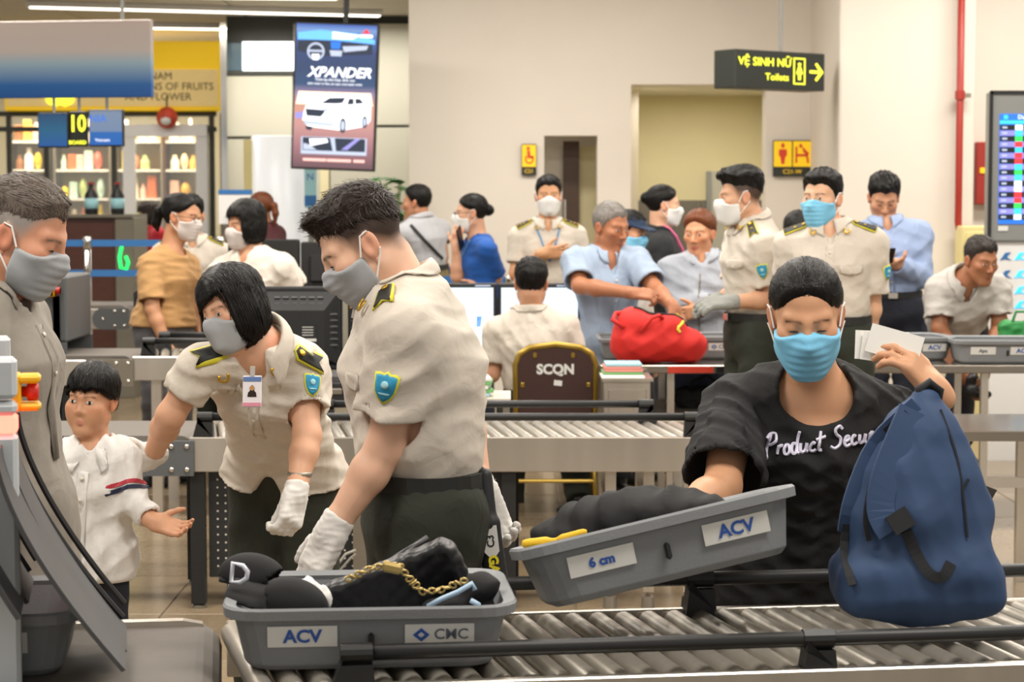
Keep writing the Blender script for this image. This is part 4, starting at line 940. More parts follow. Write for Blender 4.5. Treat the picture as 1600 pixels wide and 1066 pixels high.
for r in range(nr_):
    z = zs1 - .065 - rh * (r + .5); MB().box(((sx0 + .32) / 2, -.008, z), (.32 - sx0 - .004, .004, rh * .92)).build('row', 'px_lilac' if r % 2 else 'px_black', scn)
    MB().box((sx0 + .115, -.011, z), (.045, .004, rh * .9)).build('status_cell', seq[r], scn); MB().box((sx0 + .03, -.011, z), (.03, .004, rh * .35)).build('flight_text', 'px_mid', scn); MB().box((sx0 + .2, -.011, z), (.09, .004, rh * .35)).build('flight_text', 'px_mid', scn); MB().box((sx0 + .35, -.011, z), (.12, .004, rh * .35)).build('flight_text', 'px_mid', scn)
MB().box((sx0 + .03, -.006, wz(357, YF)), (.06, .004, .03)).build('sticker', 'sticker', ft)
for i, py in enumerate((402, 430, 455, 478)):
    for j in range(2): q = at(1572 + 22 * j, py, YF); MB().prism([(-.03, -.02), (0, .025), (.035, .03), (.01, 0), (.04, -.02), (0, -.012)], (q[0] - ft.location[0], .024, q[2]), X0, Z1, .004).build('pictogram', 'belt_blue' if j == 0 else 'px_cyan', ft)
# ---- brown counter, barriers, kiosk, plant
YK = 16.4; ck = empty('brown_counter', (wx(146, YK), YK, 0), 0, 'tall dark brown wooden counter behind the blue barrier belts', 'counter'); zk = wz(340, YK); wk = wx(190, YK) - wx(78, YK)
MB().box((-.1, .3, zk / 2), (wk, .6, zk), None, .008).build('body', 'wood_brown', ck); MB().box((wk / 2 - .03, .28, zk / 2), (.15, .62, zk), None, .006).build('pillar', 'tile_dado', ck); MB().box((-.06, .28, zk + .012), (wk + .2, .66, .024)).build('top', 'tile_dado', ck)
hk = MB(); hk.tube([(wk / 2 - .05 + .0, -.04, wz(385, YK)), (wk / 2 - .07, -.04, wz(402, YK)), (wk / 2 - .06, -.04, wz(418, YK)), (wk / 2 - .015, -.04, wz(421, YK)), (wk / 2 + .0, -.04, wz(410, YK)), (wk / 2 - .02, -.04, wz(400, YK))], .014, 6); hk.build('neon_hook', 'green_neon', ck)
def bottle(px, py, Y, h, label, m):
    e = empty('bottle', tuple(at(px, py, Y)), 0, label, 'bottle'); e.location[2] = zk + .024; MB().lathe([(.05, 0), (.055, .01), (.055, h * .6), (.022, h * .78), (.022, h * .93)], 12).build('glass', m, e, smooth=True); MB().lathe([(.024, h * .93), (.024, h)], 10).build('cap', 'red_paint', e); MB().lathe([(.0562, h * .18), (.0562, h * .5)], 12).build('label', 'patch_pale', e, smooth=True)
bottle(143, 338, YK + .25, .26, 'dark bottle with red cap on the brown counter', 'black_plastic'); bottle(184, 338, YK + .25, .26, 'dark bottle at the pillar end of the brown counter', 'black_plastic')
def post(px, Y, label, h=1.0):
    e = empty('barrier_post', (wx(px, Y), Y, 0), 0, label, 'barrier post', 'chrome posts of the blue belt barrier'); MB().lathe([(.16, 0), (.16, .015), (.03, .03)], 16).build('base', 'steel_dull', e, smooth=True); MB().lathe([(.026, .03), (.026, h)], 12).build('tube', 'chrome', e, smooth=True); MB().lathe([(.03, h), (.03, h + .07), (.02, h + .08)], 12).build('head', 'chrome', e, smooth=True)
YQ = 14.0
post(60, YQ, 'chrome barrier post hidden behind the man in the grey shirt', 1.26); post(137, YQ, 'chrome barrier post in front of the brown counter', 1.26); post(640, YQ, 'chrome barrier post left of the woman in the blue uniform'); post(795, YQ, 'chrome barrier post behind the seated officer'); post(345, YQ, 'chrome barrier post behind the woman in the tan shirt', 1.26)
def belt(pa, pb, py, Y, label):
    a, b = wx(pa, Y), wx(pb, Y); z = wz(py, Y); o = MB().box((0, 0, 0), (b - a, .004, .045)).build('barrier_belt', 'belt_blue', None, ((a + b) / 2, Y, z)); tag(o, label, 'barrier belt', 'blue barrier belts')
belt(60, 137, 380, YQ, 'upper blue barrier belt left of the chrome post by the brown counter'); belt(137, 345, 380, YQ, 'upper blue barrier belt crossing the brown counter'); belt(60, 137, 427, YQ, 'lower blue barrier belt left of the chrome post by the brown counter'); belt(137, 345, 427, YQ, 'lower blue barrier belt crossing the brown counter'); belt(640, 795, 437, YQ, 'blue barrier belt behind the woman in the blue uniform'); belt(345, 640, 434, YQ, 'blue barrier belt behind the black monitors')
kk = empty('white_kiosk', (wx(440, 17.6), 17.6, 0), 0, 'tall glossy white rounded kiosk column behind the women', 'kiosk'); MB().lathe([(.25, 0), (.25, 2.12), (.24, 2.13)], 28).build('column', mat('kiosk_white_glow', 'eceef0', .3, emit=.3), kk, smooth=True); MB().box((-.27, .05, 1.05), (.07, .3, 2.1)).build('side_post', 'cabinet_cream', kk)  # slight emission added to brighten the white column
ns = empty('info_stand', (wx(486, 17.2), 17.2, 0), 0, 'slim white and blue notice stand beside the white kiosk', 'notice stand'); z0, z1 = wz(325, 17.2), wz(262, 17.2); MB().box((0, 0, z0 / 2), (.04, .03, z0)).build('leg', 'frame_grey', ns); MB().box((0, 0, (z0 + z1) / 2), (.1, .02, z1 - z0)).build('board', 'patch_pale', ns); lettering('N', .08, (0, -.012, z1 - .08), X0, Z1, 'ink_blue', ns); MB().box((0, -.011, z0 + .06), (.1, .004, .09)).build('stripe', 'belt_blue', ns)
wsn = empty('check_stand', (wx(369, 15.4), 15.4, 0), 0, 'white board with blue top edge behind the white blouse woman', 'notice stand'); z0, z1 = wz(350, 15.4), wz(297, 15.4); MB().box((0, 0, z0 / 2), (.06, .04, z0)).build('leg', 'frame_grey', wsn); MB().box((0, 0, (z0 + z1) / 2), (.25, .03, z1 - z0)).build('board', 'white_gloss', wsn); MB().box((0, -.002, z1 - .015), (.25, .036, .035)).build('edge', 'belt_blue', wsn)
pl = empty('potted_plant', (wx(611, 15.6), 15.6, 0), 0, 'leafy green potted plant beside the white wall', 'plant'); MB().lathe([(.14, 0), (.2, .4), (.19, .4), (.18, .36)], 18).build('pot', 'pot', pl, smooth=True)
rp = random.Random(8)
for k in range(12):
    h = rp.uniform(1.0, 1.40); a = rp.uniform(0, 6.28); tip = V(math.cos(a) * rp.uniform(.05, .14), math.sin(a) * .12, .4 + h); tip[0] += -.02
    tip[2] = min(tip[2], 1.74); st = [V(0, 0, .36), lerp(V(0, 0, .36), tip, .5) * V(.6, .6, 1), tip]; MB().tube(st, [.012, .009, .005], 6).build('stem', 'stem', pl)
    for j in range(14):
        p = lerp(st[1], tip, j / 13); b = rp.uniform(0, 6.28); d = nrm(V(math.cos(b), math.sin(b), rp.uniform(-.3, .5))); sd = nrm(np.cross(d, Z1)); u = np.cross(sd, d); Ln = rp.uniform(.10, .18); w = Ln * .38; lf = MB()
        lf.add([p, p + d * Ln * .35 + sd * w, p + d * Ln * .35 + u * .012, p + d * Ln * .35 - sd * w, p + d * Ln * .75 + sd * w * .7 - u * .01, p + d * Ln * .75, p + d * Ln * .75 - sd * w * .7 - u * .01, p + d * Ln - u * .03], [(0, 1, 2), (0, 2, 3), (1, 4, 5, 2), (2, 5, 6, 3), (4, 7, 5), (5, 7, 6)]); lf.build('leaf', 'leaf', pl, smooth=True)
# ------------------------------------------------------------------ inspection lanes
mat('led_red', 'ff5a4a', .4, emit=4.0); mat('machine_grey', 'c6ccd0', .45, noise=(5, .03)); mat('machine_dark', '55585a', .5); mat('curtain', '4b4c4e', .55, noise=(12, .08)); mat('curtain_edge', '19191a', .5); mat('estop_yellow', 'f2b70c', .4); mat('estop_red', 'd42a1c', .35); mat('hole_pale', 'cfcac0', .6); mat('desk_black', '232426', .45); mat('rubber_black', '161616', .7)
_roller = {}
def roller_mesh(par, L, r):
    k = round(L, 3)
    if k not in _roller:
        o = MB().lathe([(r * .35, -L / 2 - .012), (r * .35, -L / 2), (r * .94, -L / 2), (r, -L / 2 + .004), (r, L / 2 - .004), (r * .94, L / 2), (r * .35, L / 2), (r * .35, L / 2 + .012)], 14, R=Rx(PI / 2)).build('roller', 'roller_steel', par, smooth=True); _roller[k] = o; return o
    o = _roller[k].copy(); COL.objects.link(o); o.parent = par; return o
def lane(name, label, loc, yaw, rx, w, fr, skirt=.13, pitch=.0565, skew=0, fm='steel'):
    """roller conveyor; local x along, y away from the camera, z=0 top of the rollers"""
    e = empty(name, loc, yaw, label, 'conveyor')
    MB().box(((fr[0] + fr[1]) / 2, .012, -skirt / 2 - .002), (fr[1] - fr[0], .024, skirt), None, .003).build('side_frame', fm, e); MB().box(((fr[0] + fr[1]) / 2, w - .012, -skirt / 2 - .002), (fr[1] - fr[0], .024, skirt), None, .003).build('side_frame', fm, e)
    L = (w - .07) / math.cos(skew); x = rx[0]
    while x < rx[1]:
        o = roller_mesh(e, L, .0235); o.location = (x, w / 2, -.0235); o.rotation_euler = (0, 0, skew); x += pitch
    MB().box(((rx[0] + rx[1]) / 2, w / 2, -.10), (rx[1] - rx[0], w - .06, .006)).build('drip_pan', 'steel_dull', e)
    return e
def rail(e, xa, xb, y, z, brackets, r=.0155, ends=True, lean=.03):
    MB().tube([(xa, y, z), (xb, y, z)], r, 12).build('rail', 'black_plastic', e, smooth=True)
    for bx, sg in brackets:
        b = MB(); b.prism([(-.03, -.02), (.03, -.02), (.034, -z - .004 + lean * 0), (.03, -z * 1.0), (.03, z * 0 - z - .02), (-.05 * (1 if sg else .7), -z - .02), (-.024, 0)], (bx, y - .022, z), X0 * (1 if sg >= 0 else -1) if sg else X0, Z1, -.044 if sg < 0 else .044)
        b.lathe([(r * 1.25, -.03), (r * 1.25, .03)], 12, (bx, y, z), Ry(PI / 2)); b.build('rail_bracket', 'black_plastic', e)
YAW = math.radians(8)
near = lane('roller_conveyor', 'foreground roller conveyor carrying the trays and navy backpack', (0, 3.79, .70), YAW, (-.49, 2.0), .63, (-.53, 2.05), .12, skew=math.radians(6))
rail(near, -.30, 1.9, .03, .052, [(-.29, 1), (.60, 0), (1.5, 0)]); rail(near, -.06, 1.9, .60, .066, [(-.05, 1), (.50, 0), (1.4, 0)])
MB().box((.75, -.004, -.12), (2.6, .012, .10)).build('apron', 'cabinet_cream', near)
MB().box((1.0, -.012, -.085), (.16, .006, .03)).build('warning_label', 'red_print', near)
for x in (-.4, .75, 1.9):
    for y in (.05, .58): MB().box((x, y, -.41), (.05, .05, .57)).build('leg', 'black_metal', near)
# belt conveyor feeding it from the scanner
bc = empty('belt_conveyor', (0, 3.79, .70), YAW, 'foreground grey belt conveyor coming out of the scanner', 'conveyor')
bp = []; xl, xr_ = -2.2, -.56
prof = [(xl, 0), (xr_ - .03, 0)] + [(xr_ - .03 + .05 * math.sin(t), -.05 + .05 * math.cos(t)) for t in np.linspace(.3, PI, 8)] + [(xl, -.10)]
bm = MB(); k = len(prof); bm.add([(x, .05, z) for x, z in prof] + [(x, .58, z) for x, z in prof], [tuple(range(k)), tuple(range(k, 2 * k))[::-1]] + [(i, i + k, (i + 1) % k + k, (i + 1) % k) for i in range(k)]); bm.build('belt', 'rubber_belt', bc)
for y in (.02, .61):
    sp_ = MB(); sp_.prism([(xl, .012), (xr_ - .06, .012), (xr_ - .02, .004), (xr_ + .02, -.05), (xr_ - .02, -.11), (xl, -.12)], (0, y - .015, 0), X0, Z1, -.03); sp_.build('side_frame', 'steel', bc)
for x in (-.7,):
    for y in (.05, .58): MB().box((x, y, -.41), (.05, .05, .57)).build('leg', 'black_metal', bc)
# scanner exit hood with led strip, emergency stop and lead curtain
YM = math.radians(11)
hp = at(27, 700, 3.70); xm = empty('xray_scanner', (hp[0], hp[1], 0), YM, 'pale grey scanner hood at the left edge with red light strip', 'scanner'); zt2 = wz(560, 3.7)
for z0, z1 in ((zt2 - .075, zt2), (zt2 - .105, zt2 - .08), (.60, zt2 - .14)): MB().box((-.5, .03, (z0 + z1) / 2), (1.0, .06, z1 - z0), None, .008).build('side_panel', 'machine_grey', xm)
MB().box((-.5, .034, zt2 - .122), (1.0, .058, .032), None, .004).build('light_strip', 'led_red', xm)
MB().box((-.52, .62, (.6 + zt2) / 2), (.96, .06, zt2 - .6), None, .008).build('side_panel', 'machine_grey', xm); MB().box((-.55, .33, zt2 - .03), (.9, .6, .06)).build('roof', 'machine_dark', xm); MB().box((-.5, .33, .25), (1.0, .6, .5)).build('plinth', 'machine_grey', xm)
es = MB().box((-.005, .10, zt2 - .07), (.02, .06, .07), None, .005).build('emergency_stop', 'estop_yellow', xm)
MB().box((.02, .10, zt2 - .045), (.04, .06, .016), None, .005).build('shroud', 'estop_yellow', es); MB().box((.02, .10, zt2 - .097), (.04, .06, .014), None, .005).build('shroud', 'estop_yellow', es); MB().lathe([(.010, 0), (.010, .014), (.018, .016), (.018, .032), (.014, .036)], 16, (.0, .10, zt2 - .07), Ry(PI / 2)).build('button', 'estop_red', es, smooth=True)
def curt(k, y0, y1, d, sw_=.215):
    pts = [(d + sw_ * t ** 1.5, zt2 - .16 - (zt2 - .16 - ((.74 if sw_ > .2 else .84) + .02 * (1 - k))) * t) for t in np.linspace(0, 1, 18)]
    th = .007; poly = pts + [(x + th, z + th * .5) for x, z in pts][::-1]; c = MB(); c.prism(poly, (0, y0, 0), X0, Z1, -(y1 - y0)); o = c.build('curtain_strip', 'curtain', xm)
    ed = MB(); ed.tube([(x + .004, y1 - .004, z + .002) for x, z in pts], .007, 6); ed.build('edge', 'curtain_edge', o)
for k, (y0, y1, d) in enumerate(((.09, .33, -.034), (.335, .575, -.030))): curt(k, y0, y1, d)
for k, (y0, y1, d) in enumerate(((.09, .33, -.12), (.335, .575, -.115))): curt(k, y0, y1, d, .12)
# ---- middle lane
YMd = 7.88; zmd = wz(683, YMd); xl2 = wx(292, YMd)
mid = lane('roller_conveyor', 'middle roller conveyor with steel skirt behind the officers', (0, YMd, zmd), 0, (xl2 + .04, wx(1098, YMd)), .62, (xl2, wx(1112, YMd)), .135, skew=math.radians(9))
rail(mid, wx(318, YMd) + .02, wx(1080, YMd), .03, .075, [(wx(316, YMd), 1), (wx(1084, YMd), -1)]); rail(mid, wx(505, 8.4), wx(1010, 8.4), .58, .07, [(wx(1012, 8.4), -1), (wx(507, 8.4), 1)])
for px, y in ((306, .05), (300, .56), (795, .05), (800, .56)): MB().box((wx(px, YMd + y), y, (-.13 - zmd + .02) / 2 - .0), (.055, .055, zmd - .15)).build('leg', 'black_metal', mid); MB().lathe([(.03, -zmd), (.03, -zmd + .012), (.012, -zmd + .02), (.012, -zmd + .09)], 12, (wx(px, YMd + y), y, 0)).build('foot', 'steel_dull', mid)
px0, px1 = wx(322, YMd + .06), wx(792, YMd + .06); pnl = MB().box(((px0 + px1) / 2, .075, -.14 - .21), (px1 - px0, .02, .42)).build('perforated_panel', 'desk_black', mid)
hm = MB()
for i in range(int((px1 - px0 - .04) / .031)):
    for j in range(12): x, z = px0 + .035 + .031 * i, -.175 - .031 * j; hm.add([(x + .0042 * math.cos(t), .0642, z + .0042 * math.sin(t)) for t in np.linspace(0, 2 * PI, 7)[:-1]], [tuple(range(6))])
tag(hm.build('perforation', 'hole_pale', pnl), kind='stuff')  # pale painted discs stand for the bright space seen through the holes
MB().box((wx(560, YMd), .03, -.13 - .23), (.055, .03, .46)).build('leg', 'steel_dull', mid)
for px in (955, 1015, 1078):
    for y in (.05, .56): MB().box((wx(px, YMd + .05), y, -.135 - (zmd - .2) / 2), (.042, .042, zmd - .2)).build('leg', 'steel', mid); MB().lathe([(.028, -zmd), (.024, -zmd + .045), (.008, -zmd + .05), (.008, -zmd + .09)], 12, (wx(px, YMd + .05), y, 0)).build('foot', 'rubber_black' if px == 1078 else 'steel_dull', mid)
    MB().box((wx(px, YMd + .05), .3, -.27), (.035, .5, .035)).build('cross_bar', 'steel', mid); MB().box((wx(px, YMd + .05), .3, -zmd + .15), (.035, .5, .035)).build('cross_bar', 'steel', mid)
mb2 = empty('belt_conveyor', (0, YMd, zmd), 0, 'middle grey belt conveyor with dark round end plate behind the boy', 'conveyor'); xr2 = xl2 - .01
def belt_unit(e, xl, xr, w, h, plate='machine_dark', pl=.21):
    prof = [(xl, 0), (xr - .06, 0)] + [(xr - .06 + h / 2 * math.sin(t), -h / 2 + h / 2 * math.cos(t)) for t in np.linspace(.3, PI, 8)] + [(xl, -h)]
    bm = MB(); k = len(prof); bm.add([(x, .04, z) for x, z in prof] + [(x, w - .04, z) for x, z in prof], [tuple(range(k)), tuple(range(k, 2 * k))[::-1]] + [(i, i + k, (i + 1) % k + k, (i + 1) % k) for i in range(k)]); bm.build('belt', 'rubber_belt', e)
    for y in (.0, w - .03): MB().box(((xl + xr) / 2 - .06, y + .015, -.02 - .065), (xr - xl - .12, .03, .13), None, .003).build('side_frame', 'steel', e)
    p = MB(); r = .068; poly = [(xr - pl + r * math.cos(t), -.082 + r * math.sin(t)) for t in np.linspace(PI / 2, 3 * PI / 2, 10)] + [(xr, -.15), (xr, -.014)]; p.prism(poly, (0, -.006, 0), X0, Z1, -.014); po = p.build('end_plate', plate, e)
    for bx, bz in ((xr - .025, -.035), (xr - .025, -.125), (xr - .085, -.035), (xr - .085, -.125), (xr - pl, -.082)): MB().ball((bx, -.021, bz), (.011, .008, .011), 8, 6).build('bolt', 'chrome', po, smooth=True)
    for x in (xl + .3, xr - .35):
        MB().box((x, .1, -.4), (.05, .05, .5)).build('leg', 'black_metal', e)
belt_unit(mb2, -2.4, xr2 + .03, .62, .11); 
# steel roll-out table on the right end of the middle lane
st2 = empty('steel_table', (wx(1600, YMd), YMd, 0), 0, 'low reflective steel table at the right edge behind the backpack', 'table'); zt3 = wz(674, YMd); L3 = wx(1700, YMd) - wx(1495, YMd); MB().box((0, .32, zt3 - .02), (L3, .64, .04), None, .004).build('top', mat('steel_mirror', 'b5aea4', .16, .95, noise=(3, .1)), st2); MB().box((0, .01, zt3 - .20), (L3, .03, .04)).build('cross_bar', 'steel', st2)
for x in (-L3 / 2 + .04, L3 / 2 - .1):
    for y in (.05, .6): MB().box((x, y, zt3 / 2 - .02), (.04, .04, zt3 - .04)).build('leg', 'steel', st2)
# ---- third lane on the left and long inspection table on the right
Y3 = 10.25; z3 = wz(557, Y3)
l3 = lane('roller_conveyor', 'far roller conveyor with black rails behind the woman officer', (0, Y3, z3), 0, (wx(205, Y3), wx(420, Y3)), .6, (wx(205, Y3), wx(430, Y3)), .12, pitch=.0565, skew=math.radians(9)); rail(l3, wx(232, Y3), wx(415, Y3), .03, .075, [(wx(230, Y3), 1), (wx(416, Y3), -1)]); rail(l3, wx(226, Y3) + .03, wx(415, Y3), .57, .07, [(wx(226, Y3) + .0, 1)])
for px in (240, 400):
    for y in (.06, .54): MB().box((wx(px, Y3), y, -z3 / 2 - .06), (.05, .05, z3 - .12)).build('leg', 'steel', l3)
b3 = empty('belt_conveyor', (0, Y3, z3), 0, 'far grey belt conveyor with steel end plate above the boy', 'conveyor'); belt_unit(b3, -3.2, wx(207, Y3), .6, .10, 'steel_dull')
Y4 = 13.0; z4 = wz(478, Y4); b4 = empty('belt_conveyor', (0, Y4, z4), 0, 'farthest belt conveyor beside the woman in the tan shirt', 'conveyor'); belt_unit(b4, -4.4, wx(200, Y4), .6, .10, 'machine_dark', .16)
MB().box((wx(240, Y4), .02, -.08), (.7, .03, .12)).build('extension_frame', 'steel', b4); MB().tube([(wx(203, Y4), .2, -.02), (wx(203, Y4), .2, .07), (wx(212, Y4), .2, .1), (wx(228, Y4), .2, .1)], .018, 8).build('handle', 'black_plastic', b4)
xm3 = empty('xray_scanner', (wx(88, 10.4), 10.4, 0), 0, 'dark grey scanner housing behind the man in the grey shirt', 'scanner'); zx = wz(432, 10.4); MB().box((-.35, .3, (z3 - .2) / 2), (.8, .6, z3 - .2), None, .01).build('base', 'machine_dark', xm3); MB().box((-.35, .3, (zx + z3 + .06) / 2), (.8, .6, zx - z3 - .06), None, .01).build('housing', 'machine_dark', xm3)
for y_ in (-.01, .62): MB().box((-.35, y_, z3 - .07), (.8, .015, .26)).build('side_plate', 'machine_dark', xm3); MB().box((.0, -.01, zx / 2 - .05), (.03, .03, zx - .1)).build('corner_post', 'frame_grey', xm3); e3 = MB().box((-.03, -.05, zx - .075), (.07, .06, .05), None, .006).build('emergency_stop', 'estop_yellow', xm3); MB().lathe([(.018, 0), (.018, .03)], 12, (0.0, -.05, zx - .07), Ry(PI / 2)).build('button', 'estop_red', e3)
# long steel inspection table
YT3 = 9.9; zt4 = wz(571, YT3); xa4, xb4 = wx(938, YT3), wx(1760, YT3); it = empty('inspection_table', ((xa4 + xb4) / 2, YT3, 0), 0, 'long steel inspection table holding the red bag and trays', 'table'); Lt = xb4 - xa4
MB().box((0, .39, zt4 - .02), (Lt, .78, .04), None, .004).build('top', 'steel_mirror', it); MB().box((wx(1080, YT3) - it.location[0], -.004, zt4 - .022), (.22, .008, .03)).build('red_tape', 'red_print', it); MB().box((wx(1160, YT3) - it.location[0], -.004, zt4 - .022), (.25, .008, .03)).build('black_tape', 'black_plastic', it)
for px in (946, 1050, 1175, 1330, 1545, 1700):
    for y in (.06, .66): MB().box((wx(px, YT3) - it.location[0], y, zt4 / 2 - .02), (.035, .035, zt4 - .04)).build('leg', 'steel', it)
MB().box((wx(1070, YT3) - it.location[0], .3, .56 - .02), (.72, .55, .035)).build('shelf', 'steel_dull', it); 
MB().box((wx(1050, YT3) - it.location[0], .02, .54), (.12, .008, .035)).build('red_tape', 'red_print', it)
# steel cabinet beside the chair
Yc = 9.50; zc5 = wz(592, Yc); sc5 = empty('steel_cabinet', (wx(981, Yc), Yc, 0), 0, 'low steel cabinet with folders beside the brown chair', 'cabinet'); wc = wx(1018, Yc) - wx(944, Yc); MB().box((0, .17, zc5 - .16), (wc, .34, .30), None, .004).build('body', 'steel', sc5)
for x_ in (-1, 1):
    for y_ in (.02, .32): MB().box((x_ * (wc / 2 - .02), y_, (zc5 - .31) / 2), (.03, .03, zc5 - .31)).build('leg', 'steel_dull', sc5)
MB().box((0, -.004, zc5 - .15), (wc * .8, .01, .2), None, .002).build('drawer', 'steel', sc5); MB().box((0, .17, zc5 - .006), (wc + .02, .36, .014)).build('top', 'steel', sc5)
def sheets(px, py, Y, n, cols, label, wz_=.24, dd=.2, name='folder'):
    c = at(px, py, Y); z = c[2]
    for i in range(n):
        o = MB().box((0, 0, 0), (wz_, dd, .011), None, .002).build(name, cols[i % len(cols)], None, (c[0] + .006 * math.sin(i * 2.1), c[1], z + .006 + .0125 * i)); o.rotation_euler = (0, 0, .05 * math.sin(i * 3)); tag(o, '%s, number %d from the bottom' % (label, i + 1), 'folder', label)
for nm, c in (('paper_white', 'e6e4de'), ('paper_pink', 'd88a80'), ('paper_blue', '9cc6d2'), ('paper_green', '6fa86a')): mat(nm, c, .7)
o = MB().box((0, 0, 0), (.2, .22, .006)).build('paper_stack', 'paper_white', None, (wx(975, Yc), Yc + .12, zc5 + .0045)); tag(o, 'white paper sheets on the steel cabinet', 'paper')
for i, (m_, nmc) in enumerate((('paper_green', 'green'), ('paper_pink', 'salmon'), ('paper_pink', 'pink'), ('paper_blue', 'pale blue'))):
    o = MB().box((0, 0, 0), (.19 - .006 * i, .2, .012), None, .002).build('folder', m_, None, (wx(976, Yc) + .004 * (i % 2), Yc + .21, zc5 + .0145 + .0135 * i)); tag(o, '%s folder, layer %d of the stack on the steel cabinet' % (nmc, i + 1), 'folder', 'folders on the steel cabinet')
# ---- operator desk with two lit monitors
Yd = 10.75; dk = empty('operator_desk', (wx(785, Yd), Yd, 0), 0, 'operator desk in front of the seated officer under the monitors', 'desk'); MB().box((0, .2, .70), (.80, .6, .03), None, .004).build('top', mat('desk_pale', 'c9c2b4', .5), dk)
for x in (-.37, .37): MB().box((x, .2, .343), (.04, .55, .685)).build('leg', 'steel_dull', dk)
grad_mat('xray_screen', [(0, 'cfe0f0'), (.25, 'eaf3fb'), (1, 'e2eefa')], 1.0, 2, -.2, .2)
def monitor(px0, px1, py0, py1, Y, label, scan):
    w = wx(px1, Y) - wx(px0, Y); zt, zb = wz(py0, Y), wz(py1, Y); e = empty('monitor', ((wx(px0, Y) + wx(px1, Y)) / 2, Y, .715), 0, label, 'monitor', 'lit scanner monitors'); zc_ = (zt + zb) / 2 - .715; h = zt - zb
    MB().box((0, .03, zc_), (w, .06, h), None, .006).build('casing', 'black_plastic', e); s = MB().box((0, -.002, zc_), (w - .035, .008, h - .045)).build('display', 'xray_screen', e); MB().box((w * .3, -.004, zc_ + h / 2 - .012), (.08, .004, .006)).build('logo', 'px_mid', e)
    MB().box((0, .05, zc_ / 2 - h / 4), (.05, .03, zc_ - h / 2 + .04)).build('neck', 'black_plastic', e); MB().box((0, .05, .006), (.2, .16, .012), None, .004).build('foot', 'black_plastic', e)
    if scan:
        def blob(pts, m): MB().add([(x * w, -.0085, zc_ + y * h) for x, y in pts], [tuple(range(len(pts)))]).build('scan_image', m, s)
        blob([(.12, -.12), (.32, -.12), (.32, .1), (.12, .1)], mat('px_frame', 'dfe9dd', .5, emit=.9)); blob([(.2, -.1), (.27, -.1), (.29, .05), (.21, .05)], 'px_blue'); blob([(.14, -.08), (.16, -.08), (.16, .03), (.14, .03)], 'px_mid'); blob([(-.2, .02), (-.1, .05), (-.09, .2), (-.13, .25)], 'px_blue'); blob([(-.1, .28), (-.05, .25), (-.06, .3)], 'px_cyan'); blob([(-.1, .12), (-.07, .1), (-.07, .3), (-.085, .3)], 'px_mid'); blob([(-.43, -.42), (.43, -.42), (.43, -.36), (-.43, -.36)], 'px_mid')
monitor(668, 776, 443, 556, Yd, 'lit monitor with blue scan pictures left of the seated officer', True); monitor(778, 908, 443, 556, Yd, 'lit pale monitor behind the seated officer', False)
kb = empty('keyboard', (wx(735, 10.5), 10.52, .716), 0, 'black keyboard on the operator desk below the lit monitor', 'keyboard'); MB().box((0, 0, .008), (.4, .13, .016), None, .004).build('case', 'black_plastic', kb)
for i in range(12):
    for j in range(4): MB().box((-.17 + .031 * i, -.045 + .03 * j, .019), (.025, .024, .007), None, .002).build('key', 'desk_black', kb)
# ---- dark monitors seen from behind, on a black console
Yk = 9.15; cs = empty('control_console', (wx(505, Yk), Yk, 0), 0, 'black control console behind the middle conveyor', 'console'); zk2 = wz(592, Yk); MB().box((0, .2, zk2 - .04), (.95, .5, .08), None, .006).build('top', 'desk_black', cs); MB().box((0, -.06, zk2 - .05), (.35, .04, .08), None, .006).build('drawer', 'desk_black', cs); MB().box((wx(524, Yk) - cs.location[0], -.085, zk2 - .05), (.07, .012, .03), None, .008).build('port', 'steel_dull', cs)
for x in (-.44, .44): MB().box((x, .2, zk2 / 2 - .04), (.05, .4, zk2 - .08)).build('leg', 'black_metal', cs)
def monitor_back(px0, px1, py0, Y, label):
    w = wx(px1, Y) - wx(px0, Y); h = wz(py0, Y) - zk2 - .03; e = empty('monitor', ((wx(px0, Y) + wx(px1, Y)) / 2, Y + .1, zk2 + .001), 0, label, 'monitor', 'dark monitors seen from behind'); zc_ = .03 + h / 2
    MB().box((0, .03, zc_), (w, .05, h), None, .008).build('bezel', 'black_plastic', e)
    b = MB(); b.add([(-w * .46, .004, zc_ - h * .44), (w * .46, .004, zc_ - h * .44), (w * .46, .004, zc_ + h * .44), (-w * .46, .004, zc_ + h * .44), (-w * .30, -.035, zc_ - h * .34), (w * .30, -.035, zc_ - h * .34), (w * .30, -.035, zc_ + h * .22), (-w * .30, -.035, zc_ + h * .22)], [(4, 5, 6, 7), (0, 1, 5, 4), (1, 2, 6, 5), (2, 3, 7, 6), (3, 0, 4, 7)]); bo = b.build('back_cover', 'black_plastic', e)
    for sg in (-1, 1):
        for k in range(6): MB().box((sg * w * .39, -.014, zc_ - h * .2 + .028 * k), (.05, .012, .010), None, .004).build('vent', 'machine_dark', bo)
    for k in range(6):
        for j in range(2): MB().box((-w * .25 + w * .1 * k, -.016, zc_ + h * (.30 + .07 * j)), (w * .075, .012, .010), None, .004).build('vent', 'machine_dark', bo)
    st = MB().box((w * .12, -.036, zc_ - .02), (.075, .003, .07)).build('type_label', 'black_plastic', bo); MB().box((w * .12, -.038, zc_ - .05), (.07, .003, .012)).build('label_strip', 'sticker', st)
    for k in range(4): MB().box((w * .11, -.038, zc_ + .008 - .012 * k), (.05, .002, .003)).build('label_strip', 'px_mid' if False else 'sticker', st)
    MB().box((0, .03, .018), (.22, .14, .03), None, .005).build('foot', 'black_plastic', e)
monitor_back(395, 531, 450, Yk, 'black monitor seen from behind beside the woman officer'); monitor_back(540, 676, 452, Yk, 'black monitor seen from behind, partly hidden by the male officer')
monitor_back_Y = 12.0
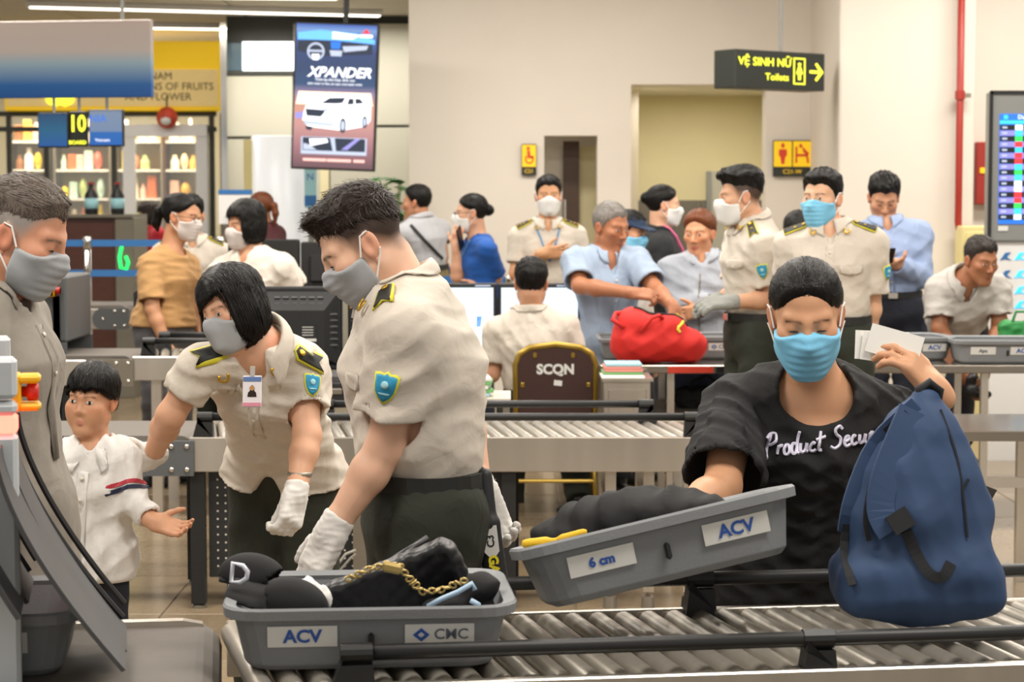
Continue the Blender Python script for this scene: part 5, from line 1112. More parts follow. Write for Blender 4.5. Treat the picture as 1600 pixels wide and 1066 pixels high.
def far_monitor(px0, px1, py0, label):
    Y = 12.0; w = wx(px1, Y) - wx(px0, Y); z = wz(450, Y); h = wz(py0, Y) - z; e = empty('monitor', ((wx(px0, Y) + wx(px1, Y)) / 2, Y, z - .02), 0, label, 'monitor', 'far black monitors'); MB().box((0, .03, h / 2 + .02), (w, .05, h), None, .008).build('bezel', 'black_plastic', e); MB().box((0, -.005, h / 2), (w * .6, .04, h * .6), None, .01).build('back_cover', 'desk_black', e); MB().box((0, .03, .01), (.2, .14, .02)).build('foot', 'black_plastic', e)
far_monitor(356, 402, 374, 'far black monitor behind the shoulder of the white blouse woman'); far_monitor(406, 468, 374, 'far black monitor right of the white blouse woman'); far_monitor(470, 540, 378, 'far black monitor behind the male officer head')
cs2 = empty('control_console', (wx(466, 12), 12.0, 0), 0, 'far black console under the far monitors', 'console'); zq = wz(450, 12) - .0; MB().box((0, .1, zq - .045), (.78, .5, .05)).build('top', 'desk_black', cs2)
for x in (-.4, .4): MB().box((x, .1, zq / 2 - .035), (.05, .4, zq - .07)).build('leg', 'black_metal', cs2)
# ---- trays
def ring(L, W, r, z, n=5):
    p = []
    for cx, cy, a in ((1, 1, 0), (-1, 1, 90), (-1, -1, 180), (1, -1, 270)):
        for i in range(n): t = math.radians(a + 90 * i / (n - 1)); p.append((cx * (L / 2 - r) + r * math.cos(t), cy * (W / 2 - r) + r * math.sin(t), z))
    return p
def loft(mb, rings, cap0=True, cap1=True):
    n = len(rings[0]); vs = [p for r in rings for p in r]; fs = [(i * n + k, i * n + (k + 1) % n, (i + 1) * n + (k + 1) % n, (i + 1) * n + k) for i in range(len(rings) - 1) for k in range(n)]
    if cap0: fs.append(tuple(range(n))[::-1])
    if cap1: fs.append(tuple(range((len(rings) - 1) * n, len(rings) * n)))
    return mb.add(vs, fs)
TL, TWd, THt = .56, .40, .125
def tray(label, loc, rz=0, rx=0, ry=0, s=1.0, stickers=(('ACV', -.13, 'ink_blue'), ('CMC', .13, 'ink_grey')), group=None, m='tray_grey'):
    e = empty('security_tray', loc, 0, label, 'tray', group); e.rotation_euler = (rx, ry, rz); e.scale = (s, s, s)
    b = MB(); loft(b, [ring(TL - .10, TWd - .10, .05, 0), ring(TL - .075, TWd - .075, .06, .012), ring(TL - .03, TWd - .03, .065, THt - .006), ring(TL - .038, TWd - .038, .062, THt - .004), ring(TL - .085, TWd - .085, .055, .016), ring(TL - .11, TWd - .11, .05, .008)]); b.build('tub', m, e, smooth=False, bevel=.004)
    rm = MB(); loft(rm, [ring(TL - .034, TWd - .034, .064, THt - .022), ring(TL, TWd, .07, THt - .020), ring(TL + .004, TWd + .004, .072, THt - .002), ring(TL - .004, TWd - .004, .07, THt + .003), ring(TL - .045, TWd - .045, .06, THt - .004), ring(TL - .04, TWd - .04, .06, THt - .02)], False, False); rm.build('rim', m, e)
    tilt = math.atan2(.0225, THt - .018); n = V(0, -math.cos(tilt), -math.sin(tilt)); uy = V(0, -math.sin(tilt), math.cos(tilt))
    MB().box((0.0, -TWd / 2 + .022, .058), (.012, .012, .034), None, .005).build('hand_slot', 'black_plastic', e)
    for t, x, ink in stickers:
        c = V(x, -TWd / 2 + .037 - .0225 * (.061 / (THt - .018)) - .004, .070); sk = MB(); sk.prism([(-.066, -.021), (.066, -.021), (.066, .021), (-.066, .021)], c, X0, uy, .003); so_ = sk.build('sticker', 'sticker', e)
        if t == 'CMC':
            dm = MB(); dm.add([tuple(c + X0 * (x_ - .035) + uy * y_ + n * .0015) for x_, y_ in ((-.016, 0), (0, -.014), (.016, 0), (0, .014), (-.007, 0), (0, -.006), (.007, 0), (0, .006))], [(0, 1, 5, 4), (1, 2, 6, 5), (2, 3, 7, 6), (3, 0, 4, 7)]); dm.build('logo', 'ink_blue', so_); lettering('CMC', .030, c + X0 * .022, X0, uy, ink, so_, off=.0015, bold=.0004)
        elif t: lettering(t, .036 if t == 'ACV' else .026, c, X0, uy, ink, so_, off=.0015, bold=.0012)
    return e
zr = .7015
tray_near = tray('grey tray with ACV and CMC stickers holding a black handbag', (-.283, 4.02, zr), math.radians(5), s=1.0)
tray('grey tray coming out of the scanner curtain at the left edge', tuple(V(-1.11, 3.93, zr)), YAW, stickers=(('ACV', .115, 'ink_blue'),))
tc = at(1035, 905, 4.22)
tray_tilt = tray('tilted grey tray held by the woman in the black shirt', tuple(tc), math.radians(6), rx=math.radians(-10), ry=math.radians(-12.5), s=1.03, stickers=(('6 cm', -.13, 'ink_blue'), ('ACV', .14, 'ink_blue')))
zt5 = zt4 + .0015
for px, dy, rz, lab, stk in ((985, .50, PI / 2, 'grey tray between the older man and the red bag', ()), (1130, .50, 0, 'grey tray with CMC sticker right of the red bag', (('CMC', -.03, 'ink_grey'),)), (1403, .42, .15, 'grey tray under the bending man, left of his hands', (('ACV', .15, 'ink_blue'),)), (1566, .22, -.03, 'grey tray with two stickers at the right end of the inspection table', (('Apo', -.13, 'ink_grey'), ('ACV', .08, 'ink_blue')))):
    tray(lab, (wx(px, YT3 + dy), YT3 + dy, zt5), rz, s=.85 if rz > 1 else .92, stickers=stk, group='trays on the inspection table')
# ------------------------------------------------------------------ clothes materials
def cloth(name, c, rough=.85, wr=.22, ws=11):
    m = mat(name, c, rough, noise=(60, .05), sheen=.0 if sum(srgb(c)) < .25 else .08); nt = m.node_tree; N, L = nt.nodes, nt.links; tc = N.new('ShaderNodeTexCoord')
    a = N.new('ShaderNodeTexNoise'); a.inputs['Scale'].default_value = ws; a.inputs['Detail'].default_value = 3; a.inputs['Distortion'].default_value = 1.2; L.new(tc.outputs['Object'], a.inputs['Vector'])
    b = N.new('ShaderNodeTexNoise'); b.inputs['Scale'].default_value = 700; L.new(tc.outputs['Object'], b.inputs['Vector'])
    x = N.new('ShaderNodeMath'); x.operation = 'MULTIPLY_ADD'; L.new(b.outputs['Fac'], x.inputs[0]); x.inputs[1].default_value = .06; L.new(a.outputs['Fac'], x.inputs[2])
    bp = N.new('ShaderNodeBump'); bp.inputs['Strength'].default_value = wr; bp.inputs['Distance'].default_value = .03; L.new(x.outputs[0], bp.inputs['Height']); L.new(bp.outputs[0], N['Principled BSDF'].inputs['Normal']); return m
for nm, c in (('uniform_shirt', 'cac1b4'), ('uniform_trousers', '262a20'), ('shirt_grey', '8c857b'), ('black_cotton', '111113'), ('white_cotton', 'e4e1dd'), ('navy_trousers', '1c1f2b'), ('tan_cotton', 'b98f5c'), ('grey_trousers', '5b595c'), ('white_blouse', 'd9d0c4'), ('dark_red', '4a2024'), ('red_cotton', 'b3202c'), ('shirt_pale_grey', 'a6a7ab'), ('olive_trousers', '6a5f3c'), ('blue_uniform', '11509f'), ('shirt_light_blue', '95a5ba'), ('jacket_grey', 'a3a8b1'), ('jeans', '26324a'), ('suit_black', '26282a'), ('shirt_white_grey', 'bdb8b2'), ('dark_cloth', '2a2b30'), ('navy_cap', '22344f')): cloth(nm, c)
for nm, c, r in (('glove_white', 'd9d6d1', .9), ('glove_grey', '8d8f8a', .9), ('mask_grey', 'a2a5a8', .9), ('shoe_black', '141414', .4), ('button_pale', 'd8d0c0', .4), ('mask_blue', '7cc3e6', .8), ('mask_white', 'e3e3e1', .85), ('mask_pale', 'd0c6c0', .85)): mat(nm, c, r, noise=(300, .05), bump=(400, .1))
sm = cloth('shirt_striped', '7f95bd')
nt = sm.node_tree; wv = nt.nodes.new('ShaderNodeTexWave'); wv.inputs['Scale'].default_value = 38; wv.inputs['Distortion'].default_value = .3; tcw = nt.nodes.new('ShaderNodeTexCoord'); nt.links.new(tcw.outputs['Object'], wv.inputs['Vector']); mxw = nt.nodes.new('ShaderNodeMix'); mxw.data_type = 'RGBA'; nt.links.new(wv.outputs['Fac'], mxw.inputs[0]); mxw.inputs[6].default_value = (*srgb('6f86b0'), 1); mxw.inputs[7].default_value = (*srgb('a9b8d4'), 1); nt.links.new(mxw.outputs[2], nt.nodes['Principled BSDF'].inputs['Base Color'])
for nm, c in (('stripe_red', 'b83040'), ('stripe_navy', '262c48'), ('lanyard_blue', '4f86b8'), ('lanyard_pink', 'd0608a'), ('badge_white', 'e4e0e4'), ('badge_head', '5a78b0'), ('badge_pink', 'd88aa0'), ('print_white', 'd9d6ea'), ('print_coral', 'd8765a'), ('pen_blue', '2443b8'), ('cable', '9a978f')): mat(nm, c, .5)

def uniform(d, stars=1, sides='LR', patches='LR', w=.05, tip=True, insignia=True, ep=(.46, .98), pt=.42, pout={}):
    for k in sides:
        a = lerp(d['N'], d['sh'][k], ep[0]); b = lerp(d['N'], d['sh'][k], ep[1]); epaulette(a, b, d['up'] * .8 + d['fw'] * .42, d['S'], d['shirt'], d['org'], w * d['s'], stars, tip)
    for k in patches:
        out = pout.get(k, d['lat'] * (1 if k == 'L' else -1) + d['fw'] * .15); uy = nrm(d['sh'][k] - d['el'][k]); out = nrm(out - uy * np.dot(out, uy)); patch(lerp(d['sh'][k], d['el'][k], pt), np.cross(uy, out), uy, d['S'], d['shirt'], d['org'], .058 * d['s'])
    if insignia:
        for sg in (-1, 1):
            c = d['N'] + d['lat'] * sg * .072 * d['s'] + d['fw'] * .1 * d['s'] - d['nup'] * .005 * d['s']; uy = d['nup']; ux = nrm(np.cross(uy, d['fw'])); uy = np.cross(d['fw'], ux)
            t0 = np.linspace(2.2, 6.6, 9); poly = [(.015 * math.cos(t), .017 * math.sin(t)) for t in t0] + [(.008 * math.cos(t), .010 * math.sin(t)) for t in t0[::-1]]
            vs = [(.015 * math.cos(t), .017 * math.sin(t)) for t in t0] + [(.008 * math.cos(t), .010 * math.sin(t)) for t in t0]; decal('collar_insignia', None, c, ux, uy, d['S'], MATS['gold'], d['shirt'], d['org'], .017, tris=(vs, [(i, i + 1, i + 10, i + 9) for i in range(8)]), solid=.003)
def pocket(d, k, m='uniform_shirt'):
    sg = 1 if k == 'L' else -1; c = d['N'] + d['lat'] * sg * .085 * d['s'] - d['up'] * .17 * d['s'] + d['fw'] * .12; uy = nrm(d['up']); out = nrm(d['fw'] + d['lat'] * sg * .25); out = nrm(out - uy * np.dot(out, uy)); ux = np.cross(uy, out)
    decal('pocket_flap', [(-.055, .02), (.055, .02), (.055, -.012), (.03, -.02), (0, -.026), (-.03, -.02), (-.055, -.012)], c, ux, uy, d['S'], MATS[m], d['shirt'], d['org'], .004, solid=.004); decal('button', circle(.006, 8), c - uy * .014, ux, uy, d['S'], MATS['button_pale'], d['shirt'], d['org'], .008, rings=1, solid=.003)
def placket(d, m, n=5, drop=.42):
    uy = nrm(d['up']); ux = np.cross(uy, d['fw']); c = d['N'] - uy * (.07 + drop / 2) * d['s'] + d['fw'] * .1; hh = drop / 2 * d['s']
    decal('placket', [(-.016, hh)] + [(-.016, hh - 2 * hh * i / 8) for i in range(1, 9)] + [(.016, -hh + 2 * hh * i / 8) for i in range(9)], c, ux, uy, d['S'], MATS[m], d['shirt'], d['org'], .003, rings=1, solid=.003)
    button_row(c + uy * hh * .85, c - uy * hh * .9, n, d['fw'], d['S'], d['shirt'], d['org'], MATS['button_pale'])
def band(d, k, t, w, m, seg='up', name='sleeve_stripe'):
    a, b = (d['sh'][k], d['el'][k]) if seg == 'up' else (d['el'][k], d['wr'][k]); ax = nrm(b - a); c = lerp(a, b, t); x = nrm(np.cross(ax, V(.3, 1, .2))); y = np.cross(ax, x); n = 20; rows = []
    for o in (-w / 2, w / 2):
        ring_ = np.array([c + ax * o + (x * math.cos(2 * PI * i / n) + y * math.sin(2 * PI * i / n)) * .09 for i in range(n)])
        cc = c + ax * o
        for i in range(n): ring_[i] = march(d['S'], ring_[i:i + 1], cc - ring_[i], far=.085)[0] + nrm(ring_[i] - cc) * .003
        rows.append(ring_)
    MB().add(np.concatenate(rows) - d['org'], [(i, (i + 1) % n, n + (i + 1) % n, n + i) for i in range(n)]).build(name, MATS[m], d['shirt'], solid=.002)
def lanyard(d, m, low=.22, width=.012):
    mb = MB()
    for sg in (-1, 1):
        pts = [d['N'] + d['lat'] * sg * .075 * d['s'] + d['up'] * .03 + d['fw'] * .02, d['N'] + d['lat'] * sg * .06 * d['s'] - d['up'] * .06 * d['s'] + d['fw'] * .14, d['N'] - d['up'] * low * d['s'] + d['fw'] * .16]
        q = np.array([lerp(lerp(pts[0], pts[1], t), lerp(pts[1], pts[2], t), t) for t in np.linspace(0, 1, 9)]); q = push_out(d['S'], q, .006); v = d['S'](q) > .02
        mb.tube([p - d['org'] for p in q], width * .45, 5)
    mb.build('lanyard', MATS[m], d['root'])
def strand_cap(d, m): pass

# ------------------------------------------------------------------ foreground people
p_man = person('man in a grey shirt and grey mask looking down at the left edge', 4.75, (40, 370), (-28, 462), (-2, 800), (78, 24, 0), hd=80, s=1.05, tone='c78e70', R=((-70, 690, -.1), (-20, 815, -.05)), L=((-30, 690, .1), (20, 800, .15)),
    top=dict(mat='shirt_grey', hem='out', drop=.16, seed=7, fold=.012, loose=.02, vdeep=.09), bottom=dict(mat='dark_cloth'), hair=('short', 'hair_salt', dict(side=.004, top=.015, rough=.0008, line=.078, wild=.010, fade='8f8780', blend=.04)), mask=('surgical', 'mask_grey'), vox=.0042, eyes='down', bulk=1.08, brow='6b5a4c')
placket(p_man, 'shirt_grey', 4, .3)
p_boy = person('small boy in a white shirt with striped sleeves', 5.75, (143, 626), (147, 706), (138, 868), (-14, 3, 4), hd=-5, s=.64, hs=.805, tone='d19c7a', lip='bd786a', L=((206, 782, -.05), (240, 815, -.10)), R=((84, 790), (88, 860, -.05)), SL=(186, 717), SR=(104, 722), neckr=.056,
    top=dict(mat='white_cotton', sleeve='long', hem='out', drop=.10, seed=11, fold=.014, fscale=34, loose=.030, sr=.058, slen=.80, cz=.016, vdeep=.12, gap=56, csc=.95), bottom=dict(mat='navy_trousers'), hair=('bowl', 'hair_black', {}), hL=dict(d=(.9, -.2, -.25), n=(.2, -.75, .6), curl=.55, s=.74), vox=.0036, eyes='open', child=True, browt=.6)
placket(p_boy, 'white_cotton', 5, .42)
for t, m_ in ((.70, 'stripe_red'), (.82, 'stripe_navy')):
    for k in 'LR': band(p_boy, k, t, .011, m_)
p_wof = person('woman officer with black bob bending toward the boy', 5.9, (362, 484, -.15), (410, 540, -.12), (446, 738, .22), (-38, 16, -14), hd=-18, s=.95, hs=.925, tone='d3a283', R=((266, 650, -.16), (238, 712, .02)), L=((480, 682, -.12), (462, 772, -.22)), SR=(314, 574, -.15), SL=(472, 570, -.02),
    top=dict(mat='uniform_shirt', hem='out', drop=.015, neck='v', vdeep=.13, vent=.17, skirt=.02, seed=5, fold=.012, slen=.62, sr=.068), bottom=dict(mat='uniform_trousers', ease=.018), hair=('bob', 'hair_black', dict(low=-.145, line=.05, part=.35, fw=.058)), mask=('cup', 'mask_grey'),
    hL=dict(glove='glove_white', curl=1.25, n=(-.5, .5, 0), thumb=(-.45, 0, -1)), hR=dict(glove='glove_white', d=(-.95, -.05, -.2), n=(-.1, -1, 0), curl=.6), vox=.0042, browt=.65, fem=True)
uniform(p_wof, 0, ep=(.40, 1.08), patches='L', pout={'L': V(.45, -1, 0)}, insignia=True, w=.062)
collar(p_wof['N'] + p_wof['nup'] * .03, p_wof['nup'], p_wof['fw'], .07, MATS['uniform_shirt'], p_wof['shirt'], p_wof['org'], p_wof['S'], gap=66, leaf=.05, front=-.05, point=.035)
placket(p_wof, 'uniform_shirt', 3, .2)
def id_badge(d, px, py, Y):
    c = at(px, py, Y); e = empty('id_badge', tuple(c - d['org']), 0, parent=d['root']); e.rotation_euler = (math.radians(-12), 0, 0)
    b = MB().box((0, 0, 0), (.052, .004, .088), None, .002).build('card', 'badge_white', e)
    MB().box((0, -.003, .034), (.050, .002, .012)).build('card_head', 'badge_head', e); MB().box((0, -.003, -.036), (.050, .002, .010)).build('card_foot', 'badge_pink', e); MB().add([(x * .03, -.0035, .003 + z * .03) for x, z in ((-.42, -.6), (.42, -.6), (.36, -.2), (.2, -.05), (.22, .3), (0, .5), (-.22, .3), (-.2, -.05), (-.36, -.2))], [tuple(range(9))]).build('card_photo', 'hair_brown', e); MB().add([(x * .012, -.0045, .009 + z * .012) for x, z in circle(.6, 8)], [tuple(range(8))]).build('card_photo', 'tan_cotton', e); MB().box((0, 0, .055), (.014, .006, .03), None, .002).build('clip', 'steel', e)
id_badge(p_wof, 394, 612, 5.60)
wbr = MB(); wr_ = p_wof['wr']['L']; wbr.lathe([(.033, -.008), (.036, 0), (.033, .008)], 16, wr_ + nrm(p_wof['el']['L'] - wr_) * .062 - p_wof['org']); wbr.build('bracelet', 'steel_dull', p_wof['root'], smooth=True)
p_mof = person('male officer in a grey mask reaching down to the tray', 4.78, (566, 384), (636, 462), (664, 800), (-82, 36, 0), hd=-74, s=1.06, tone='dbae92', L=((602, 700, -.16), (520, 828, -.18)), R=((722, 640, .2), (750, 765, .10)), SL=(634, 526, -.18),
    top=dict(mat='uniform_shirt', seed=4, fold=.012, loose=.026, slen=.70, sr=.074), bottom=dict(mat='uniform_trousers', ease=.022), belt='board_black', hair=('short', 'hair_brown', dict(side=.0025, top=.013, quiff=.018, rough=.0012, fr=.7, line=.072, fade='3a2a22', wild=.026, mess=2.2)), mask=('surgical', 'mask_grey'),
    hL=dict(glove='glove_white', d=(-.42, -.1, -.85), n=(.7, .7, 0), curl=.28), hR=dict(glove='glove_white', d=(.35, 0, -.9), n=(.5, -.85, 0), curl=1.0), vox=.0038, eyes='down', bulk=1.05)
uniform(p_mof, 0, sides='LR', patches='L', pout={'L': V(-.25, -1, 0)}, w=.05, ep=(.5, 1.0))
pocket(p_mof, 'L')
p_tee = person('woman in a black printed shirt and blue mask lifting a tray', 4.80, (1260, 497, -.12), (1272, 600), (1245, 890, .1), (-6, 20, -2), hd=-4, s=1.04, hs=1.02, tone='cb9874', R=((1128, 762, -.2), (1052, 815, -.36)), L=((1440, 722, -.08), (1463, 612, -.42)), shw=.172,
    top=dict(mat='black_cotton', hem='out', drop=.18, neck='wide', slen=.88, sr=.088, fold=.014, loose=.02, seed=8), bottom=dict(mat='dark_cloth'), hair=('tied', 'hair_black', dict(line=.080, tail=.1)), mask=('surgical', 'mask_blue'), hL=dict(d=(-.62, -.12, .70), n=(-.55, .60, -.45), curl=.75), hR=dict(curl=.8), vox=.0042, eyes='down', bulk=1.12, browt=.65, fem=True)
wb2 = MB(); w2 = p_tee['wr']['L']; a2_ = nrm(p_tee['el']['L'] - w2); wb2.tube([w2 + a2_ * .008 - p_tee['org'], w2 + a2_ * .03 - p_tee['org']], .0345, 16); wb2.build('wristband', 'board_black', p_tee['root'], smooth=True)
# script lettering on the chest
STK = [[(0, 0), (.12, .5), (.25, 1.0)], [(.05, .85), (.25, 1.02), (.5, .95), (.5, .7), (.3, .5), (.12, .48)], [(.55, .05), (.62, .45)], [(.6, .3), (.7, .45), (.8, .42)], [(.95, .45), (.85, .3), (.87, .08), (1.0, .05), (1.1, .2), (1.08, .42), (.95, .45)], [(1.45, .42), (1.3, .45), (1.2, .25), (1.25, .06), (1.38, .08), (1.48, .3)], [(1.6, 1.0), (1.5, .5), (1.46, .1), (1.55, .05)], [(1.65, .45), (1.62, .15), (1.7, .05), (1.85, .15), (1.93, .45)], [(1.93, .45), (1.9, .1), (1.98, .05)], [(2.3, .4), (2.2, .46), (2.08, .28), (2.1, .08), (2.25, .05), (2.35, .12)], [(2.6, .9), (2.48, .3), (2.5, .08), (2.62, .06)], [(2.35, .58), (2.8, .66)],
       [(3.65, .85), (3.5, 1.02), (3.3, .9), (3.35, .65), (3.55, .45), (3.5, .15), (3.25, .03), (3.05, .15)], [(3.75, .25), (3.95, .32), (3.95, .46), (3.82, .44), (3.74, .22), (3.82, .05), (4.0, .1)], [(4.3, .4), (4.2, .46), (4.1, .28), (4.12, .08), (4.25, .05), (4.38, .12)], [(4.5, .45), (4.47, .15), (4.55, .05), (4.7, .15), (4.78, .45)], [(4.78, .45), (4.75, .1), (4.83, .05)], [(4.95, .05), (5.0, .45)], [(4.98, .3), (5.08, .45), (5.18, .42)]]
def script(d, c, unit, slope, parent, m):
    ux = nrm(V(math.cos(slope), 0, math.sin(slope))); uy = nrm(V(-math.sin(slope), -.12, math.cos(slope))); n = np.cross(ux, uy); mb = MB()
    for st in STK:
        P_ = np.array(st, float); ext = np.vstack([2 * P_[0] - P_[1], P_, 2 * P_[-1] - P_[-2]]); cr = []
        for i in range(1, len(ext) - 2):
            for t in np.linspace(0, 1, 5)[:-1]:
                p0, p1, p2, p3 = ext[i - 1:i + 3]; cr.append(.5 * (2 * p1 + (p2 - p0) * t + (2 * p0 - 5 * p1 + 4 * p2 - p3) * t * t + (3 * p1 - p0 - 3 * p2 + p3) * t ** 3))
        cr.append(P_[-1]); cr = np.array(cr); cr[:, 0] += cr[:, 1] * .12
        w = c + (cr[:, :1] - 2.6) * unit * ux + (cr[:, 1:] - .5) * unit * uy; hit = march(d['S'], w + n * .15, -n, far=.4) + n * .0015
        mb.tube([p - d['org'] for p in hit], .0038, 5)
    mb.build('lettering', m, parent, label='white script lettering on the chest')
script(p_tee, at(1278, 684, 4.70), .0485, .13, p_tee['shirt'], MATS['print_white'])
# ------------------------------------------------------------------ people behind
p_tan = person('woman with glasses in a tan shirt behind the far conveyor', 11.4, (284, 340), (266, 396), (256, 512), (74, 8, 0), hd=62, s=.98, hs=1.04, tone='bf8a66', R=((238, 484, -.22), (262, 545, -.26)), L=((300, 470, .1), (305, 510, .1)), top=dict(mat='tan_cotton', neck='crew', hem='out', drop=-.01, slen=.8, sr=.075, fold=.010, seed=2), bottom=dict(mat='grey_trousers', ease=.02), hair=('tied', 'hair_black', dict(tail=.09)), mask=('surgical', 'mask_pale'), glasses=True, vox=.007, bulk=1.12)
p_wht = person('woman with black bob in a white blouse before the far monitors', 11.2, (383, 352), (394, 400), (402, 520), (-52, 10, 0), hd=-25, s=.98, hs=1.02, tone='c89472', R=((340, 440, -.05), (335, 490, -.15)), L=((462, 455), (455, 510, -.15)), top=dict(mat='white_blouse', neck='v', hem='out', drop=.02, slen=.8, sr=.085, loose=.025, seed=6, fold=.010), bottom=dict(mat='dark_cloth'), hair=('bob', 'hair_black', dict(low=-.10)), mask=('cup', 'mask_pale'), vox=.007, shw=.185)
decal('print', None, p_wht['N'] + V(.02, -.1, -.135), V(1, 0, .1), V(0, -.1, 1), p_wht['S'], MATS['print_coral'], p_wht['shirt'], p_wht['org'], tris=text_mesh('ISU', .075, .003))
p_of8 = person('officer mostly hidden behind the woman in the tan shirt', 12.2, (297, 338), (300, 378), (300, 488), (0, 0, 0), hd=10, s=.98, tone='c79672', top=dict(mat='uniform_shirt'), bottom=dict(mat='uniform_trousers'), hair=('short', 'hair_black'), vox=.009, eyes='none'); uniform(p_of8, 1, insignia=False)
p_pony = person('person with dark red ponytail behind the white blouse woman', 15.0, (406, 326), (412, 352), (412, 440), (-120, 5, 0), hd=-120, s=.95, tone='b98262', top=dict(mat='dark_red', neck='crew'), bottom=dict(mat='dark_cloth'), hair=('tied', 'hair_red', {}), vox=.010, eyes='none')
p_red = person('distant person in a red shirt beside the brown counter', 18.0, (231, 337), (238, 356), (242, 445), (-70, 15, 0), hd=-60, s=.9, tone='c79878', top=dict(mat='red_cotton', neck='crew'), bottom=dict(mat='dark_cloth'), hair=('bob', 'hair_brown', dict(low=-.09)), vox=.011, eyes='none')
p_walk = person('man in a grey shirt walking away beside the plant', 14.5, (650, 318), (658, 346), (668, 432), (-105, 3, 0), hd=-138, s=1.0, tone='b07c5c', L=((636, 385, 0), (630, 425, -.1)), R=((690, 388, .05), (694, 426, .08)), top=dict(mat='shirt_pale_grey', seed=3), bottom=dict(mat='olive_trousers'), belt='board_black', hair=('short', 'hair_black', dict(top=.016)), vox=.009, eyes='none')
sbs = MB(); q = np.array([lerp(at(640, 352, 14.2), at(690, 405, 14.3), t) for t in np.linspace(0, 1, 10)]); q = march(p_walk['S'], q - V(0, .05, 0), V(0, 1, 0), far=.6) - V(0, .006, 0); sbs.tube([p - p_walk['org'] for p in q], .012, 6); sbs.build('bag_strap', 'board_black', p_walk['root'])
p_blu = person('woman in a blue uniform top holding a phone to her face', 13.2, (735, 334), (748, 374), (752, 486), (-84, 5, 0), hd=-72, s=.96, hs=1.0, tone='d3a183', L=((775, 434, -.05), (748, 446, -.12)), R=((714, 432, -.05), (713, 386, -.08)), top=dict(mat='blue_uniform', neck='crew', seed=5, sr=.072, slen=.9), bottom=dict(mat='navy_trousers'), hair=('bun', 'hair_black', dict(bz=.012, by=-.12)), mask=('cup', 'mask_white'), glasses=True, vox=.0075, hR=dict(d=(.1, 0, 1), n=(.3, .9, 0), curl=.7)); lanyard(p_blu, 'lanyard_blue')
p_bof = person('officer with three star epaulettes standing by the far wall', 12.8, (857, 307), (855, 352), (858, 470), (2, 2, 0), hd=3, s=1.02, hs=1.0, tone='c8946c', R=((806, 428, -.05), (848, 396, -.2)), L=((914, 430), (908, 485, -.05)), top=dict(mat='uniform_shirt', seed=9, buttons=0, loose=.02), bottom=dict(mat='uniform_trousers'), belt='board_black', hair=('short', 'hair_black', dict(top=.016, line=.074)), mask=('cup', 'mask_white'), vox=.0075, shw=.165, hR=dict(d=(1, 0, .12), n=(0, 1, .2), curl=.4)); uniform(p_bof, 3, patches='', w=.058, tip=False); pocket(p_bof, 'L'); lanyard(p_bof, 'lanyard_blue')
p_sit = person('officer seated with back turned before the lit monitors', 10.25, (830, 444), (829, 492), (838, 630), (178, 6, 0), hd=180, s=.98, tone='c99676', L=((768, 585), (775, 572, .28)), R=((905, 585), (880, 580, .28)), top=dict(mat='uniform_shirt', seed=12, loose=.02, fold=.010), bottom=dict(mat='uniform_trousers'), hair=('short', 'hair_black', dict(top=.02, rough=.002, side=.008)), mask=('surgical', 'mask_white'), vox=.0075, eyes='none', legs={'L': ((800, 640, .44), (800, 790, .48)), 'R': ((880, 645, .42), (906, 786, -.02)), 'toe': V(.2, -.3, 0) * -1})
p_old = person('older man in a light blue shirt searching the red bag', 10.85, (955, 356), (945, 402, .0), (940, 530, .05), (42, 14, 0), hd=22, s=1.04, hs=1.05, tone='a86f4e', R=((906, 447, -.2), (988, 458, -.36)), L=((1024, 452, -.18), (1052, 480, -.40)), SR=(900, 410, -.05), SL=(992, 408, .0), top=dict(mat='shirt_light_blue', hem='out', drop=.1, seed=14, fold=.012, loose=.022, sr=.074, slen=.8, vdeep=.09), bottom=dict(mat='dark_cloth'), hair=('short', 'hair_grey', dict(top=.010, side=.005, line=.078, rough=.0008)), vox=.0065, brow='5a4a40', bulk=1.06, hR=dict(d=(1, -.2, -.1), n=(0, .6, -.8), curl=1.2), hL=dict(d=(.35, -.3, -.8), n=(-.5, .6, -.3), curl=.6)); placket(p_old, 'shirt_light_blue', 4, .36)
p_cap = person('person in a navy cap and blue mask behind the older man', 11.5, (985, 364), (980, 402), (985, 520), (62, 12, 0), hd=60, s=.94, tone='c08a68', top=dict(mat='white_blouse', sleeve='long'), bottom=dict(mat='dark_cloth'), hair=('short', 'hair_black'), mask=('surgical', 'mask_blue'), vox=.008)
cp = p_cap; CF = Field(); Rf_ = cp['Rh'].astype(f32); Hf_ = cp['H'].astype(f32); hs_ = cp['hs']
CF.op('u', lambda p: smax(skull(((p - Hf_) @ Rf_ / f32(hs_)).astype(f32)) - .016, .045 - (((p - Hf_) @ Rf_)[:, 2]) / f32(hs_), .004) * f32(hs_), cp['H'] - .16, cp['H'] + .16); CF.econe(cp['HL'](0, .05, .052), cp['HL'](0, .145, .045), (.07, .006), (.06, .006), cp['Rh'][:, 0], .01); sdf_obj('cap', CF, .006, MATS['navy_cap'], cp['root'], cp['org'])
p_blk = person('woman in a black suit with hair in a bun behind the table', 12.0, (1038, 322), (1030, 366), (1036, 478), (92, 4, 0), hd=88, s=.96, tone='d5a688', top=dict(mat='suit_black', sleeve='long', hem='out', drop=.1, seed=2), bottom=dict(mat='suit_black'), hair=('bun', 'hair_black', dict(bz=.04, by=-.115)), mask=('surgical', 'mask_white'), vox=.0075); lanyard(p_blk, 'lanyard_pink', .3, .02)
